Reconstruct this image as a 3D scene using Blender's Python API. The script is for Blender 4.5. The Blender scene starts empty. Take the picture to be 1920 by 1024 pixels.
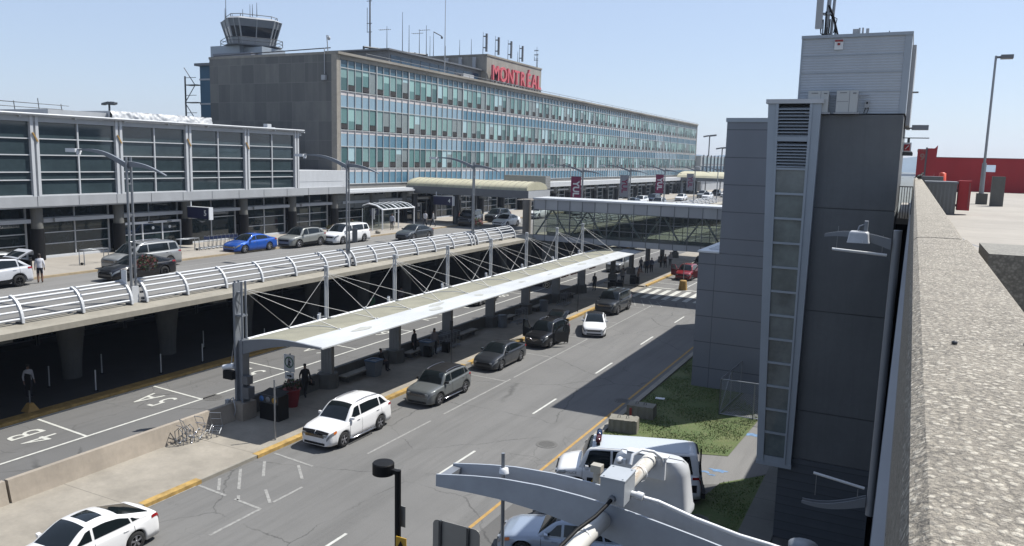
import bpy, math, random
from mathutils import Vector, Matrix
R = math.radians
random.seed(7)
scn = bpy.context.scene
COL = scn.collection

# ------------------------------------------------------------------ camera, sky, sun
def cam_basis(yaw, pitch, roll):
    cy, sy, cp, sp = math.cos(yaw), math.sin(yaw), math.cos(pitch), math.sin(pitch)
    F = Vector((-sy*cp, cy*cp, -sp)); Rr = Vector((cy, sy, 0)); U = Rr.cross(F)
    cr, sr = math.cos(roll), math.sin(roll)
    return Rr*cr + U*sr, U*cr - Rr*sr, F
cR, cU, cF = cam_basis(.4666, .1403, .0256)
cd = bpy.data.cameras.new('camera'); cam = bpy.data.objects.new('camera', cd); COL.objects.link(cam)
cam.matrix_world = Matrix(((cR.x, cU.x, -cF.x, 0), (cR.y, cU.y, -cF.y, 0), (cR.z, cU.z, -cF.z, 13.0), (0, 0, 0, 1)))
cd.sensor_width = 36; cd.lens = 1474*36/1920; cd.shift_y = -7/1920
cd.clip_start = .05; cd.clip_end = 6000
scn.camera = cam
SUN = Vector((.42, .52, 1.0)).normalized()
EL = math.asin(SUN.z); AZ = math.atan2(SUN.x, SUN.y)
w = bpy.data.worlds.new('World'); scn.world = w; w.use_nodes = True
nt = w.node_tree; bg = nt.nodes['Background']
sk = nt.nodes.new('ShaderNodeTexSky'); sk.sky_type = 'NISHITA'; sk.sun_disc = False
sk.sun_elevation = EL; sk.sun_rotation = AZ; sk.air_density = 1.0; sk.dust_density = .7; sk.ozone_density = 1.6; sk.altitude = 0
smx = nt.nodes.new('ShaderNodeMix'); smx.data_type = 'RGBA'; smx.inputs[0].default_value = .68   # thin even summer haze over the clear sky
nt.links.new(sk.outputs[0], smx.inputs[6]); smx.inputs[7].default_value = (2.3, 2.75, 3.75, 1)
nt.links.new(smx.outputs[2], bg.inputs[0]); bg.inputs[1].default_value = .125
sl = bpy.data.lights.new('sun', 'SUN'); sl.energy = 5.0; sl.angle = R(.5); sl.color = (1.0, .975, .925)
so = bpy.data.objects.new('sun', sl); COL.objects.link(so)
so.rotation_euler = (-SUN).to_track_quat('-Z', 'Y').to_euler(); so.location = (40, 40, 120)
scn.view_settings.view_transform = 'Standard'; scn.view_settings.look = 'None'
scn.view_settings.exposure = .66; scn.view_settings.gamma = 1.0
scn.cycles.max_bounces = 6; scn.cycles.transparent_max_bounces = 8

# ------------------------------------------------------------------ materials
MATS = {}
def K(c):   # overall reflectance calibration against the exposure
    o = []
    for v in c[:3]:
        q = min(1., max(0., (v-.45)/.4)); o.append(v*(.56+.26*q))
    return tuple(o)
def mat(name, col, rough=.6, metal=0., var=0., scale=1.5, bump=0., coat=0., spec=None, stretch=None, bscale=None, ior=None):
    if name in MATS: return MATS[name]
    col = K(col)
    m = bpy.data.materials.new(name); m.use_nodes = True; t = m.node_tree; b = t.nodes['Principled BSDF']
    c = (col[0], col[1], col[2], 1)
    b.inputs['Base Color'].default_value = c; b.inputs['Roughness'].default_value = rough; b.inputs['Metallic'].default_value = metal
    if coat: b.inputs['Coat Weight'].default_value = coat; b.inputs['Coat Roughness'].default_value = .06
    if spec is not None: b.inputs['Specular IOR Level'].default_value = spec
    if ior: b.inputs['IOR'].default_value = ior
    if var or bump:
        g = t.nodes.new('ShaderNodeNewGeometry'); mp = t.nodes.new('ShaderNodeMapping')
        t.links.new(g.outputs['Position'], mp.inputs[0])
        if stretch: mp.inputs['Scale'].default_value = stretch
    if var:
        n1 = t.nodes.new('ShaderNodeTexNoise'); n1.inputs['Scale'].default_value = scale; n1.inputs['Detail'].default_value = 8; n1.inputs['Roughness'].default_value = .65
        t.links.new(mp.outputs[0], n1.inputs[0])
        r = t.nodes.new('ShaderNodeMapRange'); r.inputs[1].default_value = .28; r.inputs[2].default_value = .72
        r.inputs[3].default_value = 1-var; r.inputs[4].default_value = 1+var
        t.links.new(n1.outputs[0], r.inputs[0])
        mx = t.nodes.new('ShaderNodeVectorMath'); mx.operation = 'SCALE'; mx.inputs[0].default_value = col[:3]
        t.links.new(r.outputs[0], mx.inputs['Scale']); t.links.new(mx.outputs[0], b.inputs['Base Color'])
    if bump:
        n2 = t.nodes.new('ShaderNodeTexNoise'); n2.inputs['Scale'].default_value = bscale or scale*12; n2.inputs['Detail'].default_value = 4
        t.links.new(mp.outputs[0], n2.inputs[0])
        bp = t.nodes.new('ShaderNodeBump'); bp.inputs['Strength'].default_value = bump; bp.inputs['Distance'].default_value = .02
        t.links.new(n2.outputs[0], bp.inputs['Height']); t.links.new(bp.outputs[0], b.inputs['Normal'])
    MATS[name] = m; return m
class NT:   # small helper for hand-made node materials
    def __init__(s, name, rough=.8):
        s.m = bpy.data.materials.new(name); s.m.use_nodes = True; s.t = s.m.node_tree; s.b = s.t.nodes['Principled BSDF']; s.b.inputs['Roughness'].default_value = rough
        MATS[name] = s.m; s.g = s.t.nodes.new('ShaderNodeNewGeometry').outputs['Position']
    def n(s, ty, **kw):
        x = s.t.nodes.new(ty)
        for k, v in kw.items(): setattr(x, k, v)
        return x
    def l(s, a, b): s.t.links.new(a, b)
    def map(s, scale=(1, 1, 1), rot=(0, 0, 0)):
        x = s.n('ShaderNodeMapping'); x.inputs['Scale'].default_value = scale; x.inputs['Rotation'].default_value = rot; s.l(s.g, x.inputs[0]); return x.outputs[0]
    def noise(s, v, sc, det=6, ro=.6):
        x = s.n('ShaderNodeTexNoise'); x.inputs['Scale'].default_value = sc; x.inputs['Detail'].default_value = det; x.inputs['Roughness'].default_value = ro; s.l(v, x.inputs[0]); return x
    def rng(s, v, a, b, c, d):
        x = s.n('ShaderNodeMapRange'); s.l(v, x.inputs[0])
        for i, k in enumerate((a, b, c, d)): x.inputs[i+1].default_value = k
        return x.outputs[0]
    def math(s, op, a, b=None):
        x = s.n('ShaderNodeMath', operation=op)
        for i, k in enumerate((a, b)):
            if k is None: continue
            if isinstance(k, (int, float)): x.inputs[i].default_value = k
            else: s.l(k, x.inputs[i])
        return x.outputs[0]
    def mix(s, f, a, b):
        x = s.n('ShaderNodeMix', data_type='RGBA')
        if isinstance(f, float): x.inputs[0].default_value = f
        else: s.l(f, x.inputs[0])
        for i, k in ((6, a), (7, b)):
            if isinstance(k, tuple): x.inputs[i].default_value = (*k, 1)
            else: s.l(k, x.inputs[i])
        return x.outputs[2]
    def bump(s, h, st=.3, d=.01):
        x = s.n('ShaderNodeBump'); x.inputs['Strength'].default_value = st; x.inputs['Distance'].default_value = d; s.l(h, x.inputs['Height']); s.l(x.outputs[0], s.b.inputs['Normal'])

def asphalt(name, c0, c1, crack=True, joints=True):
    c0, c1 = K(c0), K(c1); q = NT(name, .88)
    p = q.map()
    big = q.noise(p, .12, 5); col = q.mix(q.rng(big.outputs[0], .35, .65, 0, 1), c0, c1)
    st = q.noise(q.map((1.1, .06, 1)), 1.0, 5, .7); col = q.mix(q.rng(st.outputs[0], .46, .68, 0, .5), col, tuple(x*.55 for x in c0))
    pt = q.noise(p, .75, 9, .8); col = q.mix(q.rng(pt.outputs[0], .6, .66, 0, .6), col, tuple(x*.5 for x in c0))
    fine = q.noise(p, 28, 3, .8); col = q.mix(q.rng(fine.outputs[0], .3, .7, 0, .4), col, tuple(min(1, x*1.35) for x in c1))
    if crack:
        wv = q.noise(p, .7, 6, .65); 
        ad = q.n('ShaderNodeVectorMath', operation='MULTIPLY_ADD'); q.l(wv.outputs['Color'], ad.inputs[0]); ad.inputs[1].default_value = (.9, .9, 0); q.l(p, ad.inputs[2])
        vo = q.n('ShaderNodeTexVoronoi', feature='DISTANCE_TO_EDGE'); vo.inputs['Scale'].default_value = .17; q.l(ad.outputs[0], vo.inputs[0])
        e = q.rng(vo.outputs['Distance'], .001, .0065, 1, 0)
        br = q.noise(p, .16, 3); e = q.math('MULTIPLY', e, q.rng(br.outputs[0], .42, .52, 0, .6))
        vo2 = q.n('ShaderNodeTexVoronoi', feature='DISTANCE_TO_EDGE'); vo2.inputs['Scale'].default_value = .9; q.l(ad.outputs[0], vo2.inputs[0])
        e2 = q.math('MULTIPLY', q.rng(vo2.outputs['Distance'], .0, .016, 1, 0), q.rng(big.outputs[0], .56, .62, 0, .6))
        e = q.math('MAXIMUM', e, e2)
        col = q.mix(e, col, tuple(x*.3 for x in c0))
    q.l(col, q.b.inputs['Base Color']); q.bump(fine.outputs[0], .25, .008)
    return q.m
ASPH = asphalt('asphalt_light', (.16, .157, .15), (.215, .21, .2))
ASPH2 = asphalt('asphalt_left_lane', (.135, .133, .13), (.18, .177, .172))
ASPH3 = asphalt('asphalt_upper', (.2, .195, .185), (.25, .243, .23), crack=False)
def concrete(name, c0, stain=.35, sc=1., joint=None, speck=0., rough=.85, drip=0.):
    c0 = K(c0); q = NT(name, rough); p = q.map((sc, sc, sc))
    a = q.noise(p, .5, 7, .7); b = q.noise(p, 6, 6, .7)
    dark = tuple(x*(1-stain) for x in c0); lite = tuple(min(1, x*(1+stain*.4)) for x in c0)
    col = q.mix(q.rng(a.outputs[0], .3, .7, 0, 1), dark, lite)
    col = q.mix(q.rng(b.outputs[0], .35, .75, 0, .4), col, dark)
    if drip:
        d = q.noise(q.map((3*sc, 3*sc, .18*sc)), 1.3, 6, .7); col = q.mix(q.rng(d.outputs[0], .48, .72, 0, drip), col, tuple(x*.55 for x in c0))
    if speck:
        v = q.n('ShaderNodeTexVoronoi'); v.inputs['Scale'].default_value = speck; q.l(q.map(), v.inputs[0])
        bw = q.n('ShaderNodeRGBToBW'); q.l(v.outputs['Color'], bw.inputs[0])
        col = q.mix(q.rng(bw.outputs[0], .1, .9, 0, .75), col, tuple(min(1, x*1.5) for x in c0))
        col = q.mix(q.rng(v.outputs['Distance'], .35, .75, 0, .6), col, tuple(x*.5 for x in c0))
    if joint:
        ax, step, wd = joint
        sx = q.n('ShaderNodeSeparateXYZ'); q.l(q.g, sx.inputs[0])
        f = q.math('FRACT', q.math('DIVIDE', sx.outputs[ax], step)); j = q.math('LESS_THAN', f, wd/step); col = q.mix(j, col, tuple(x*.45 for x in c0))
    q.l(col, q.b.inputs['Base Color']); q.bump(b.outputs[0], .35, .01)
    return q.m
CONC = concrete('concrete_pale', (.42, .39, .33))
SIDEW = concrete('concrete_sidewalk', (.46, .42, .345), joint=(1, 6.0, .03))
LEDGE = concrete('concrete_ledge', (.44, .405, .33), .3, drip=.3)
JERS = concrete('concrete_barrier', (.5, .455, .37), .3, drip=.25)
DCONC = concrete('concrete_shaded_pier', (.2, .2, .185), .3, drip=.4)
DECK = concrete('concrete_deck', (.47, .44, .38), .2, joint=(1, 3.2, .03))
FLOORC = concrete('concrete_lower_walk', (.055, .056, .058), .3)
DARKC = concrete('concrete_dark_panel', (.085, .095, .105), .25, rough=.7, drip=.2)
RED = mat('red_painted_wall', (.5, .028, .036), .7, var=.12, scale=.8, stretch=(1, 1, .3))
WHITE = mat('white_metal', (.62, .63, .64), .45, var=.08, scale=2, stretch=(1, 1, .3))
WHITE2 = mat('white_paint_metal', (.74, .75, .76), .4)
LGREY = mat('light_grey_panel', (.5, .51, .52), .45, var=.1, scale=.8, stretch=(1, 1, .35))
GALV = mat('galvanised_steel', (.42, .44, .46), .38, .5, var=.1, scale=3)
STEEL = mat('grey_painted_steel', (.3, .325, .36), .45, .2, var=.06, scale=3)
MGREY = mat('mid_grey_metal', (.2, .21, .225), .5, .2, var=.08, scale=2)
DGREY = mat('dark_grey_metal', (.06, .065, .07), .5)
BLACK = mat('black_matte', (.010, .010, .011), .6, spec=.2)
DARKIN = mat('dark_interior', (.012, .013, .014), .9)
RUB = mat('tyre_rubber', (.015, .015, .015), .85)
CHROME = mat('chrome', (.7, .7, .72), .15, 1.)
RIMM = mat('alloy_rim', (.5, .5, .52), .3, .8)
CGLASS = mat('car_glass', (.012, .018, .021), .05, 0, spec=.42)
SGLASS = mat('hall_glass', (.022, .036, .04), .04, 0, ior=1.6, var=.5, scale=.9)
WGLASS = mat('tinted_upper_glass', (.055, .082, .092), .05, 0, ior=1.65, var=.3, scale=.35)
LAMPW = mat('headlight_glass', (.33, .35, .37), .08, .2)
AMBER = mat('amber_lens', (.7, .22, .03), .3)
REDL = mat('tail_lamp_red', (.35, .008, .01), .15)
PLATE = mat('licence_plate', (.6, .6, .62), .5)
YEL = mat('yellow_curb_paint', (.5, .34, .1), .8, var=.45, scale=2.5)
YELL = mat('yellow_line_paint', (.5, .32, .09), .8, var=.25, scale=3)
WLINE = mat('white_line_paint', (.6, .6, .57), .8, var=.2, scale=4)
WORN = mat('worn_line_paint', (.36, .355, .335), .85, var=.35, scale=6)
BLUEP = mat('blue_utility_paint', (.17, .3, .48), .9, var=.45, scale=6)
NAVY = mat('navy_sign', (.012, .014, .07), .35)
MAG = mat('banner_magenta', (.3, .012, .085), .7)
BGREY = mat('banner_grey', (.36, .36, .4), .7)
SIGNW = mat('sign_white', (.75, .76, .76), .5)
YSIGN = mat('sign_yellow', (.62, .44, .03), .5)
REDP = mat('red_pot', (.36, .02, .03), .5)
GREENP = mat('plant_green', (.05, .09, .025), .8, var=.4, scale=9)
FLOWR = mat('flower_red', (.24, .06, .055), .8, var=.5, scale=22)
BLUEBIN = mat('bin_grey_blue', (.2, .225, .25), .6, var=.1, scale=3)
ROOFP = concrete('canopy_membrane', (.4, .385, .29), .25, sc=1.2)
VAULT = concrete('vault_membrane', (.58, .56, .45), .2)
WSTRIP = mat('canopy_white_panel', (.6, .61, .61), .5, var=.16, scale=.8, stretch=(1, .4, 1))
TARP = mat('white_tarp', (.56, .57, .58), .55, bump=.8, bscale=1.2)
CLAD = mat('blue_grey_cladding', (.15, .18, .235), .42, .1, var=.05, scale=.5)
CLAD2 = mat('light_cladding_trim', (.47, .505, .54), .42, .15, var=.06, scale=1)
STONEQ = None
def stone_gable():
    q = NT('stone_slab_gable', .75)
    sx = q.n('ShaderNodeSeparateXYZ'); q.l(q.g, sx.inputs[0]); cols = []
    def cell(w_, h_, ox):
        fx = q.math('DIVIDE', q.math('ADD', sx.outputs[0], ox), w_); fz = q.math('DIVIDE', sx.outputs[2], h_)
        cb = q.n('ShaderNodeCombineXYZ'); q.l(q.math('FLOOR', fx), cb.inputs[0]); q.l(q.math('FLOOR', fz), cb.inputs[1]); cb.inputs[2].default_value = ox
        wn = q.n('ShaderNodeTexWhiteNoise', noise_dimensions='3D'); q.l(cb.outputs[0], wn.inputs[0])
        e = q.math('MAXIMUM', q.math('LESS_THAN', q.math('FRACT', fx), .03/w_), q.math('LESS_THAN', q.math('FRACT', fz), .04/h_)); return wn.outputs[0], e
    a, ea = cell(.61, 2.05, .2); b, eb = cell(1.83, 2.05, .7)
    v = q.math('ADD', q.math('MULTIPLY', a, .35), q.math('MULTIPLY', b, .65))
    col = q.mix(q.rng(v, .15, .85, 0, 1), (.085, .085, .08), (.145, .141, .128))
    nz = q.noise(q.map((1, 1, .35)), 1.1, 7, .7); col = q.mix(q.rng(nz.outputs[0], .38, .7, 0, .5), col, (.078, .078, .075))
    col = q.mix(q.math('MULTIPLY', eb, .7), col, (.18, .175, .16))
    q.l(col, q.b.inputs['Base Color']); return q.m
STONE = stone_gable()
STONEL = mat('stone_light_edge', (.42, .38, .32), .7, var=.15, scale=2)
def ribbed(name, col, step, axis=2, dark=.6, rough=.45):
    col = K(col); q = NT(name, rough); sx = q.n('ShaderNodeSeparateXYZ'); q.l(q.g, sx.inputs[0])
    f = q.math('FRACT', q.math('DIVIDE', sx.outputs[axis], step)); 
    tri = q.math('ABSOLUTE', q.math('SUBTRACT', f, .5))
    nz = q.noise(q.map((.6, .6, .25)), 1.2, 6, .7)
    c = q.mix(q.rng(nz.outputs[0], .3, .7, 0, 1), tuple(x*.88 for x in col), tuple(x*1.08 for x in col))
    c = q.mix(q.math('LESS_THAN', f, .1), c, tuple(x*dark for x in col))
    q.l(c, q.b.inputs['Base Color']); q.bump(tri, .25 if step > .2 else .6, .03); return q.m
RIBP = ribbed('ribbed_metal_cladding', (.56, .59, .62), .085, 2, .88)
GRASSM = None
def grass():
    q = NT('grass_ground', .9); p = q.map()
    a = q.noise(p, .45, 6, .7); b = q.noise(p, 5, 6, .75); c = q.noise(p, 40, 3, .8)
    col = q.mix(q.rng(a.outputs[0], .4, .62, 0, 1), (.06, .095, .022), (.1, .115, .036))
    col = q.mix(q.rng(b.outputs[0], .5, .68, 0, .8), col, (.15, .135, .075))
    col = q.mix(q.rng(c.outputs[0], .35, .7, 0, .6), col, (.035, .06, .014))
    q.l(col, q.b.inputs['Base Color']); q.bump(c.outputs[0], .8, .03); return q.m
GRASSM = grass()
def agg():
    q = NT('exposed_aggregate_concrete', .8); p = q.map()
    def vor(sc, seed):
        mp = q.n('ShaderNodeMapping'); mp.inputs['Location'].default_value = (seed, seed, 0); q.l(q.g, mp.inputs[0])
        v = q.n('ShaderNodeTexVoronoi'); v.inputs['Scale'].default_value = sc; v.inputs['Randomness'].default_value = 1
        wn = q.noise(mp.outputs[0], sc*.9, 3, .6); ad = q.n('ShaderNodeVectorMath', operation='MULTIPLY_ADD'); q.l(wn.outputs['Color'], ad.inputs[0]); k = .9/sc; ad.inputs[1].default_value = (k, k, k); q.l(mp.outputs[0], ad.inputs[2])
        q.l(ad.outputs[0], v.inputs[0]); return v
    v = vor(80, 0); v2 = vor(170, 3); big = q.noise(p, 9, 5, .6)
    bw = q.n('ShaderNodeRGBToBW'); q.l(v.outputs['Color'], bw.inputs[0])
    bw2 = q.n('ShaderNodeRGBToBW'); q.l(v2.outputs['Color'], bw2.inputs[0])
    matrix = q.mix(q.rng(big.outputs[0], .35, .65, 0, 1), (.15, .132, .105), (.26, .23, .185))
    matrix = q.mix(q.rng(bw2.outputs[0], .3, .8, 0, .7), matrix, (.4, .355, .28))
    peb = q.mix(q.rng(bw.outputs[0], .3, .75, 0, 1), (.17, .15, .122), (.55, .5, .41))
    msk = q.math('MULTIPLY', q.rng(v.outputs['Distance'], .36, .52, 1, 0), q.rng(bw.outputs[0], .3, .4, 0, .95))
    col = q.mix(msk, matrix, peb)
    fn = q.noise(p, 240, 3, .8); col = q.mix(q.rng(fn.outputs[0], .4, .7, 0, .45), col, (.06, .056, .05))
    q.l(col, q.b.inputs['Base Color'])
    h = q.math('SUBTRACT', q.math('MULTIPLY', bw.outputs[0], 1.2), v.outputs['Distance']); h = q.math('ADD', h, fn.outputs[0]); q.bump(h, 1., .006); return q.m
AGG = agg()
def paint(name, col, metal=0., rough=.4): return mat('paint_'+name, col, rough, metal*.6, coat=.9, spec=.15)

# ------------------------------------------------------------------ mesh helpers
class MB:
    def __init__(s): s.v = []; s.f = []; s.m = []; s.sm = []
    def add(s, vs, fs, mi=0, smooth=False):
        o = len(s.v); s.v += [tuple(p) for p in vs]; s.f += [tuple(i+o for i in f) for f in fs]; s.m += [mi]*len(fs); s.sm += [smooth]*len(fs); return s
    def box(s, x0, x1, y0, y1, z0, z1, mi=0):
        if x0 > x1: x0, x1 = x1, x0
        if y0 > y1: y0, y1 = y1, y0
        if z0 > z1: z0, z1 = z1, z0
        return s.add([(x0,y0,z0),(x1,y0,z0),(x1,y1,z0),(x0,y1,z0),(x0,y0,z1),(x1,y0,z1),(x1,y1,z1),(x0,y1,z1)],
                     [(0,3,2,1),(4,5,6,7),(0,1,5,4),(1,2,6,5),(2,3,7,6),(3,0,4,7)], mi)
    def obox(s, c, ax, ay, az, mi=0):   # oriented box: centre, three half-axis vectors
        c, ax, ay, az = map(Vector, (c, ax, ay, az)); vs = [c+ax*i+ay*j+az*k for k in (-1,1) for j in (-1,1) for i in (-1,1)]
        return s.add(vs, [(0,2,3,1),(4,5,7,6),(0,1,5,4),(1,3,7,5),(3,2,6,7),(2,0,4,6)], mi)
    def quad(s, *p, mi=0): return s.add(p, [tuple(range(len(p)))], mi)
    def prism(s, poly, axis, a, b, mi=0):  # poly = list of 2-D points in the plane normal to axis
        n = len(poly)
        def P(p, t): return (t, p[0], p[1]) if axis == 'x' else (p[0], t, p[1]) if axis == 'y' else (p[0], p[1], t)
        vs = [P(p, a) for p in poly]+[P(p, b) for p in poly]
        return s.add(vs, [tuple(range(n)), tuple(range(2*n-1, n-1, -1))]+[(i, i+n, (i+1) % n+n, (i+1) % n) for i in range(n)], mi)
    def tube(s, p0, p1, r, r2=None, n=8, mi=0, cap=True): return s.path([p0, p1], r, n, mi, r2, cap)
    def path(s, pts, r, n=8, mi=0, r2=None, cap=True):
        pts = [Vector(p) for p in pts]; rings = []; m = len(pts); up = Vector((.13, .27, .95)).normalized(); prev = None
        for i, p in enumerate(pts):
            d = (pts[min(i+1, m-1)]-pts[max(i-1, 0)]).normalized()
            a = (up if prev is None else prev); a = (a-d*a.dot(d))
            if a.length < 1e-3: a = Vector((1, 0, 0)); a = a-d*a.dot(d)
            a.normalize(); prev = a; b = d.cross(a)
            rr = r[i] if isinstance(r, (list, tuple)) else (r if r2 is None else r+(r2-r)*i/(m-1))
            rings.append([p+(a*math.cos(2*math.pi*k/n)+b*math.sin(2*math.pi*k/n))*rr for k in range(n)])
        vs = [q for g in rings for q in g]; fs = []
        for i in range(m-1):
            for k in range(n): fs.append((i*n+k, i*n+(k+1) % n, (i+1)*n+(k+1) % n, (i+1)*n+k))
        s.add(vs, fs, mi, n > 5)
        if cap: s.add(rings[0], [tuple(range(n-1, -1, -1))], mi); s.add(rings[-1], [tuple(range(n))], mi)
        return s
    def lathe(s, prof, c, axis='z', n=16, mi=0, smooth=True, cap=True):   # prof list of (r, h)
        vs = []; m = len(prof); c = Vector(c)
        for r, h in prof:
            for k in range(n):
                a = 2*math.pi*k/n; u, v = r*math.cos(a), r*math.sin(a)
                vs.append(c+Vector((u, v, h) if axis == 'z' else (h, u, v) if axis == 'x' else (v, h, u)))
        fs = [(i*n+k, i*n+(k+1) % n, (i+1)*n+(k+1) % n, (i+1)*n+k) for i in range(m-1) for k in range(n)]
        s.add(vs, fs, mi, smooth)
        if not cap: return s
        if prof[0][0] > 1e-4: s.add(vs[:n], [tuple(range(n-1, -1, -1))], mi)
        if prof[-1][0] > 1e-4: s.add(vs[-n:], [tuple(range(n))], mi)
        return s
    def grid(s, f, nu, nv, mi=0, smooth=True):
        vs = [f(i/nu, j/nv) for j in range(nv+1) for i in range(nu+1)]
        return s.add(vs, [(j*(nu+1)+i, j*(nu+1)+i+1, (j+1)*(nu+1)+i+1, (j+1)*(nu+1)+i) for j in range(nv) for i in range(nu)], mi, smooth)
    def mesh(s, name, mats, off=(0, 0, 0)):
        me = bpy.data.meshes.new(name); ox, oy, oz = off
        me.from_pydata([(a-ox, b-oy, c-oz) for a, b, c in s.v], [], s.f)
        mats = mats if isinstance(mats, (list, tuple)) else [mats]
        for m in mats: me.materials.append(m)
        me.polygons.foreach_set('material_index', s.m); me.polygons.foreach_set('use_smooth', s.sm); me.update(); return me

def tag(o, label=None, cat=None, group=None, kind=None):
    if label: o['label'] = label
    if cat: o['category'] = cat
    if group: o['group'] = group
    if kind: o['kind'] = kind
    return o
def thing(name, label, cat, loc=(0, 0, 0), group=None, rz=0.):
    o = bpy.data.objects.new(name, None); COL.objects.link(o); o.location = loc; o.rotation_euler = (0, 0, rz); o.empty_display_size = .3
    return tag(o, label, cat, group)
def part(name, mb, mats, par, label=None, local=False):
    """mesh under par; vertices given in world coordinates unless local"""
    off = (0, 0, 0)
    if not local:
        q = par; off = Vector((0, 0, 0))
        while q: off = off+Vector(q.location); q = q.parent
    o = bpy.data.objects.new(name, mb.mesh(name, mats, off)); COL.objects.link(o); o.parent = par
    if label: o['label'] = label
    return o
def solo(name, mb, mats, label, cat, group=None, kind=None, base=None):
    xs = [v[0] for v in mb.v]; ys = [v[1] for v in mb.v]; zs = [v[2] for v in mb.v]
    b = base or ((min(xs)+max(xs))/2, (min(ys)+max(ys))/2, min(zs))
    o = bpy.data.objects.new(name, mb.mesh(name, mats, b)); COL.objects.link(o); o.location = b
    return tag(o, label, cat, group, kind)
def struct(name, mb, mats):
    o = bpy.data.objects.new(name, mb.mesh(name, mats)); COL.objects.link(o); o['kind'] = 'structure'; return o
def dup(root, loc, rz=None, label=None, group=None):
    def cp(o, par):
        c = o.copy(); COL.objects.link(c); c.parent = par
        for ch in o.children: cp(ch, c)
        return c
    r = root.copy(); COL.objects.link(r); r.location = loc
    if rz is not None: r.rotation_euler = (0, 0, rz)
    if label: r['label'] = label
    if group: r['group'] = group
    for ch in list(root.children): cp(ch, r)
    return r
def text_mb(body, size, origin, right, up, depth=.0, mi=0, bold=0., xs=1., base=False):
    """letters as a mesh in world space: origin = centre of the text, right / up = unit vectors"""
    cu = bpy.data.curves.new('t', 'FONT'); cu.body = body; cu.size = size; cu.extrude = depth/2; cu.offset = bold; cu.align_x = 'CENTER'; cu.align_y = 'BOTTOM_BASELINE' if base else 'CENTER'; cu.resolution_u = 3
    o = bpy.data.objects.new('t', cu); COL.objects.link(o)
    bpy.context.view_layer.update()
    me = bpy.data.meshes.new_from_object(o.evaluated_get(bpy.context.evaluated_depsgraph_get()))
    r, u = Vector(right), Vector(up); nn = r.cross(u); og = Vector(origin)
    mb = MB(); mb.add([og+r*(v.co.x*xs)+u*v.co.y+nn*v.co.z for v in me.vertices], [tuple(p.vertices) for p in me.polygons], mi)
    bpy.data.objects.remove(o); bpy.data.curves.remove(cu); bpy.data.meshes.remove(me)
    return mb

# ------------------------------------------------------------------ ground, roads, walks
E = 4000
g = MB(); g.quad((-E, -400, -.02), (E, -400, -.02), (E, E, -.02), (-E, E, -.02)); struct('ground', g, concrete('far_ground', (.17, .18, .15), .3, sc=.05))
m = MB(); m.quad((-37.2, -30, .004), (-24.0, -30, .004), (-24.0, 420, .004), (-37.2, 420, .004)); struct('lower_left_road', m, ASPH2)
m = MB(); m.quad((-24.2, -30, .008), (-12.5, -30, .008), (-12.5, 420, .008), (-24.2, 420, .008)); struct('lower_right_road', m, ASPH)
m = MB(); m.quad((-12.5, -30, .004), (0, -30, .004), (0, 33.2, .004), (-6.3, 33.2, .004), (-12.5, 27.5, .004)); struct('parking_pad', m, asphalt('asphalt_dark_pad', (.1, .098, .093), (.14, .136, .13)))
# platform walk between the roads (kerb 0.15)
m = MB(); m.box(-28.6, -24.1, -30, 74.6, -.01, .15); m.box(-28.6, -24.1, 74.6, 78.6, -.01, .02); m.box(-28.6, -24.1, 78.6, 300, -.01, .15); struct('platform_sidewalk', m, SIDEW)
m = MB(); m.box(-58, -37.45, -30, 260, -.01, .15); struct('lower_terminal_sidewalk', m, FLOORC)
m = MB()
m.box(-37.45, -36.75, -30, 260, -.01, .17); struct('yellow_kerb', m, YEL)
m = MB(); m.box(-36.75, -36.62, -30, 260, .0, .012); struct('kerb_edge_line', m, WLINE)
for i, (a, b) in enumerate(((18.3, 20.9), (23.9, 30.2), (30.6, 41.5), (42.2, 55.5), (56.0, 72.5), (79.2, 92.0), (93, 130))):
    m = MB(); m.box(-24.1, -23.97, a, b, 0, .158); m.box(-24.3, -24.1, a, b, .14, .157); struct('kerb_paint', m, YEL)
m = MB()
for a, b in ((-30, 18.3), (20.9, 23.9), (30.2, 30.6), (41.5, 42.2), (55.5, 56)): m.box(-24.1, -24.0, a, b, 0, .15)
struct('kerb', m, CONC)
# markings
m = MB(); Z = .016
m.quad((-32.52, -30, Z), (-32.38, -30, Z), (-32.38, 300, Z), (-32.52, 300, Z))
for k in range(-4, 30):
    y = 22.2+6.5*k; m.quad((-36.5, y, Z), (-32.52, y-.3, Z), (-32.52, y-.17, Z), (-36.5, y+.13, Z))
struct('stall_lines_left', m, WLINE)
def txt_ground(s, x, y, sz):
    return text_mb(s, sz, (x, y, .02), (-1, 0, 0), (0, -1, 0), bold=.06, xs=.8)
m = MB()
for k, (a, b) in enumerate((('4', 'A'), ('4', 'B'), ('5', 'A'), ('5', 'B'), ('6', 'A'), ('6', 'B'), ('7', 'A'), ('7', 'B'), ('8', 'A'))):
    y = 20.8+6.4*(k-1)
    for ch, x in ((a, -33.8), (b, -34.95)):
        t = text_mb(ch, 2.3, (x, y, .02), (-1, 0, 0), (0, -1, 0), bold=.0, xs=.62); m.v += []; o = len(m.v); m.add(t.v, t.f)
struct('stall_numbers', m, WLINE)
m = MB()
for k in range(-5, 22):
    y = 26.4+9.0*k
    if y < 12 or y > 150: continue
    m.quad((-16.48, y, Z), (-16.36, y, Z), (-16.36, y+3.0, Z), (-16.48, y+3.0, Z))
struct('lane_dashes', m, WLINE)
m = MB(); m.quad((-13.02, -30, Z), (-12.88, -30, Z), (-12.88, 190, Z), (-13.02, 190, Z)); struct('yellow_lane_line', m, YELL)
m = MB()
for a, b in ((26.7, 31.8), (33.0, 40.5), (40.9, 53), (53.6, 69.3)): m.quad((-20.36, a, Z), (-20.25, a, Z), (-20.25, b, Z), (-20.36, b, Z))
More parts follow.
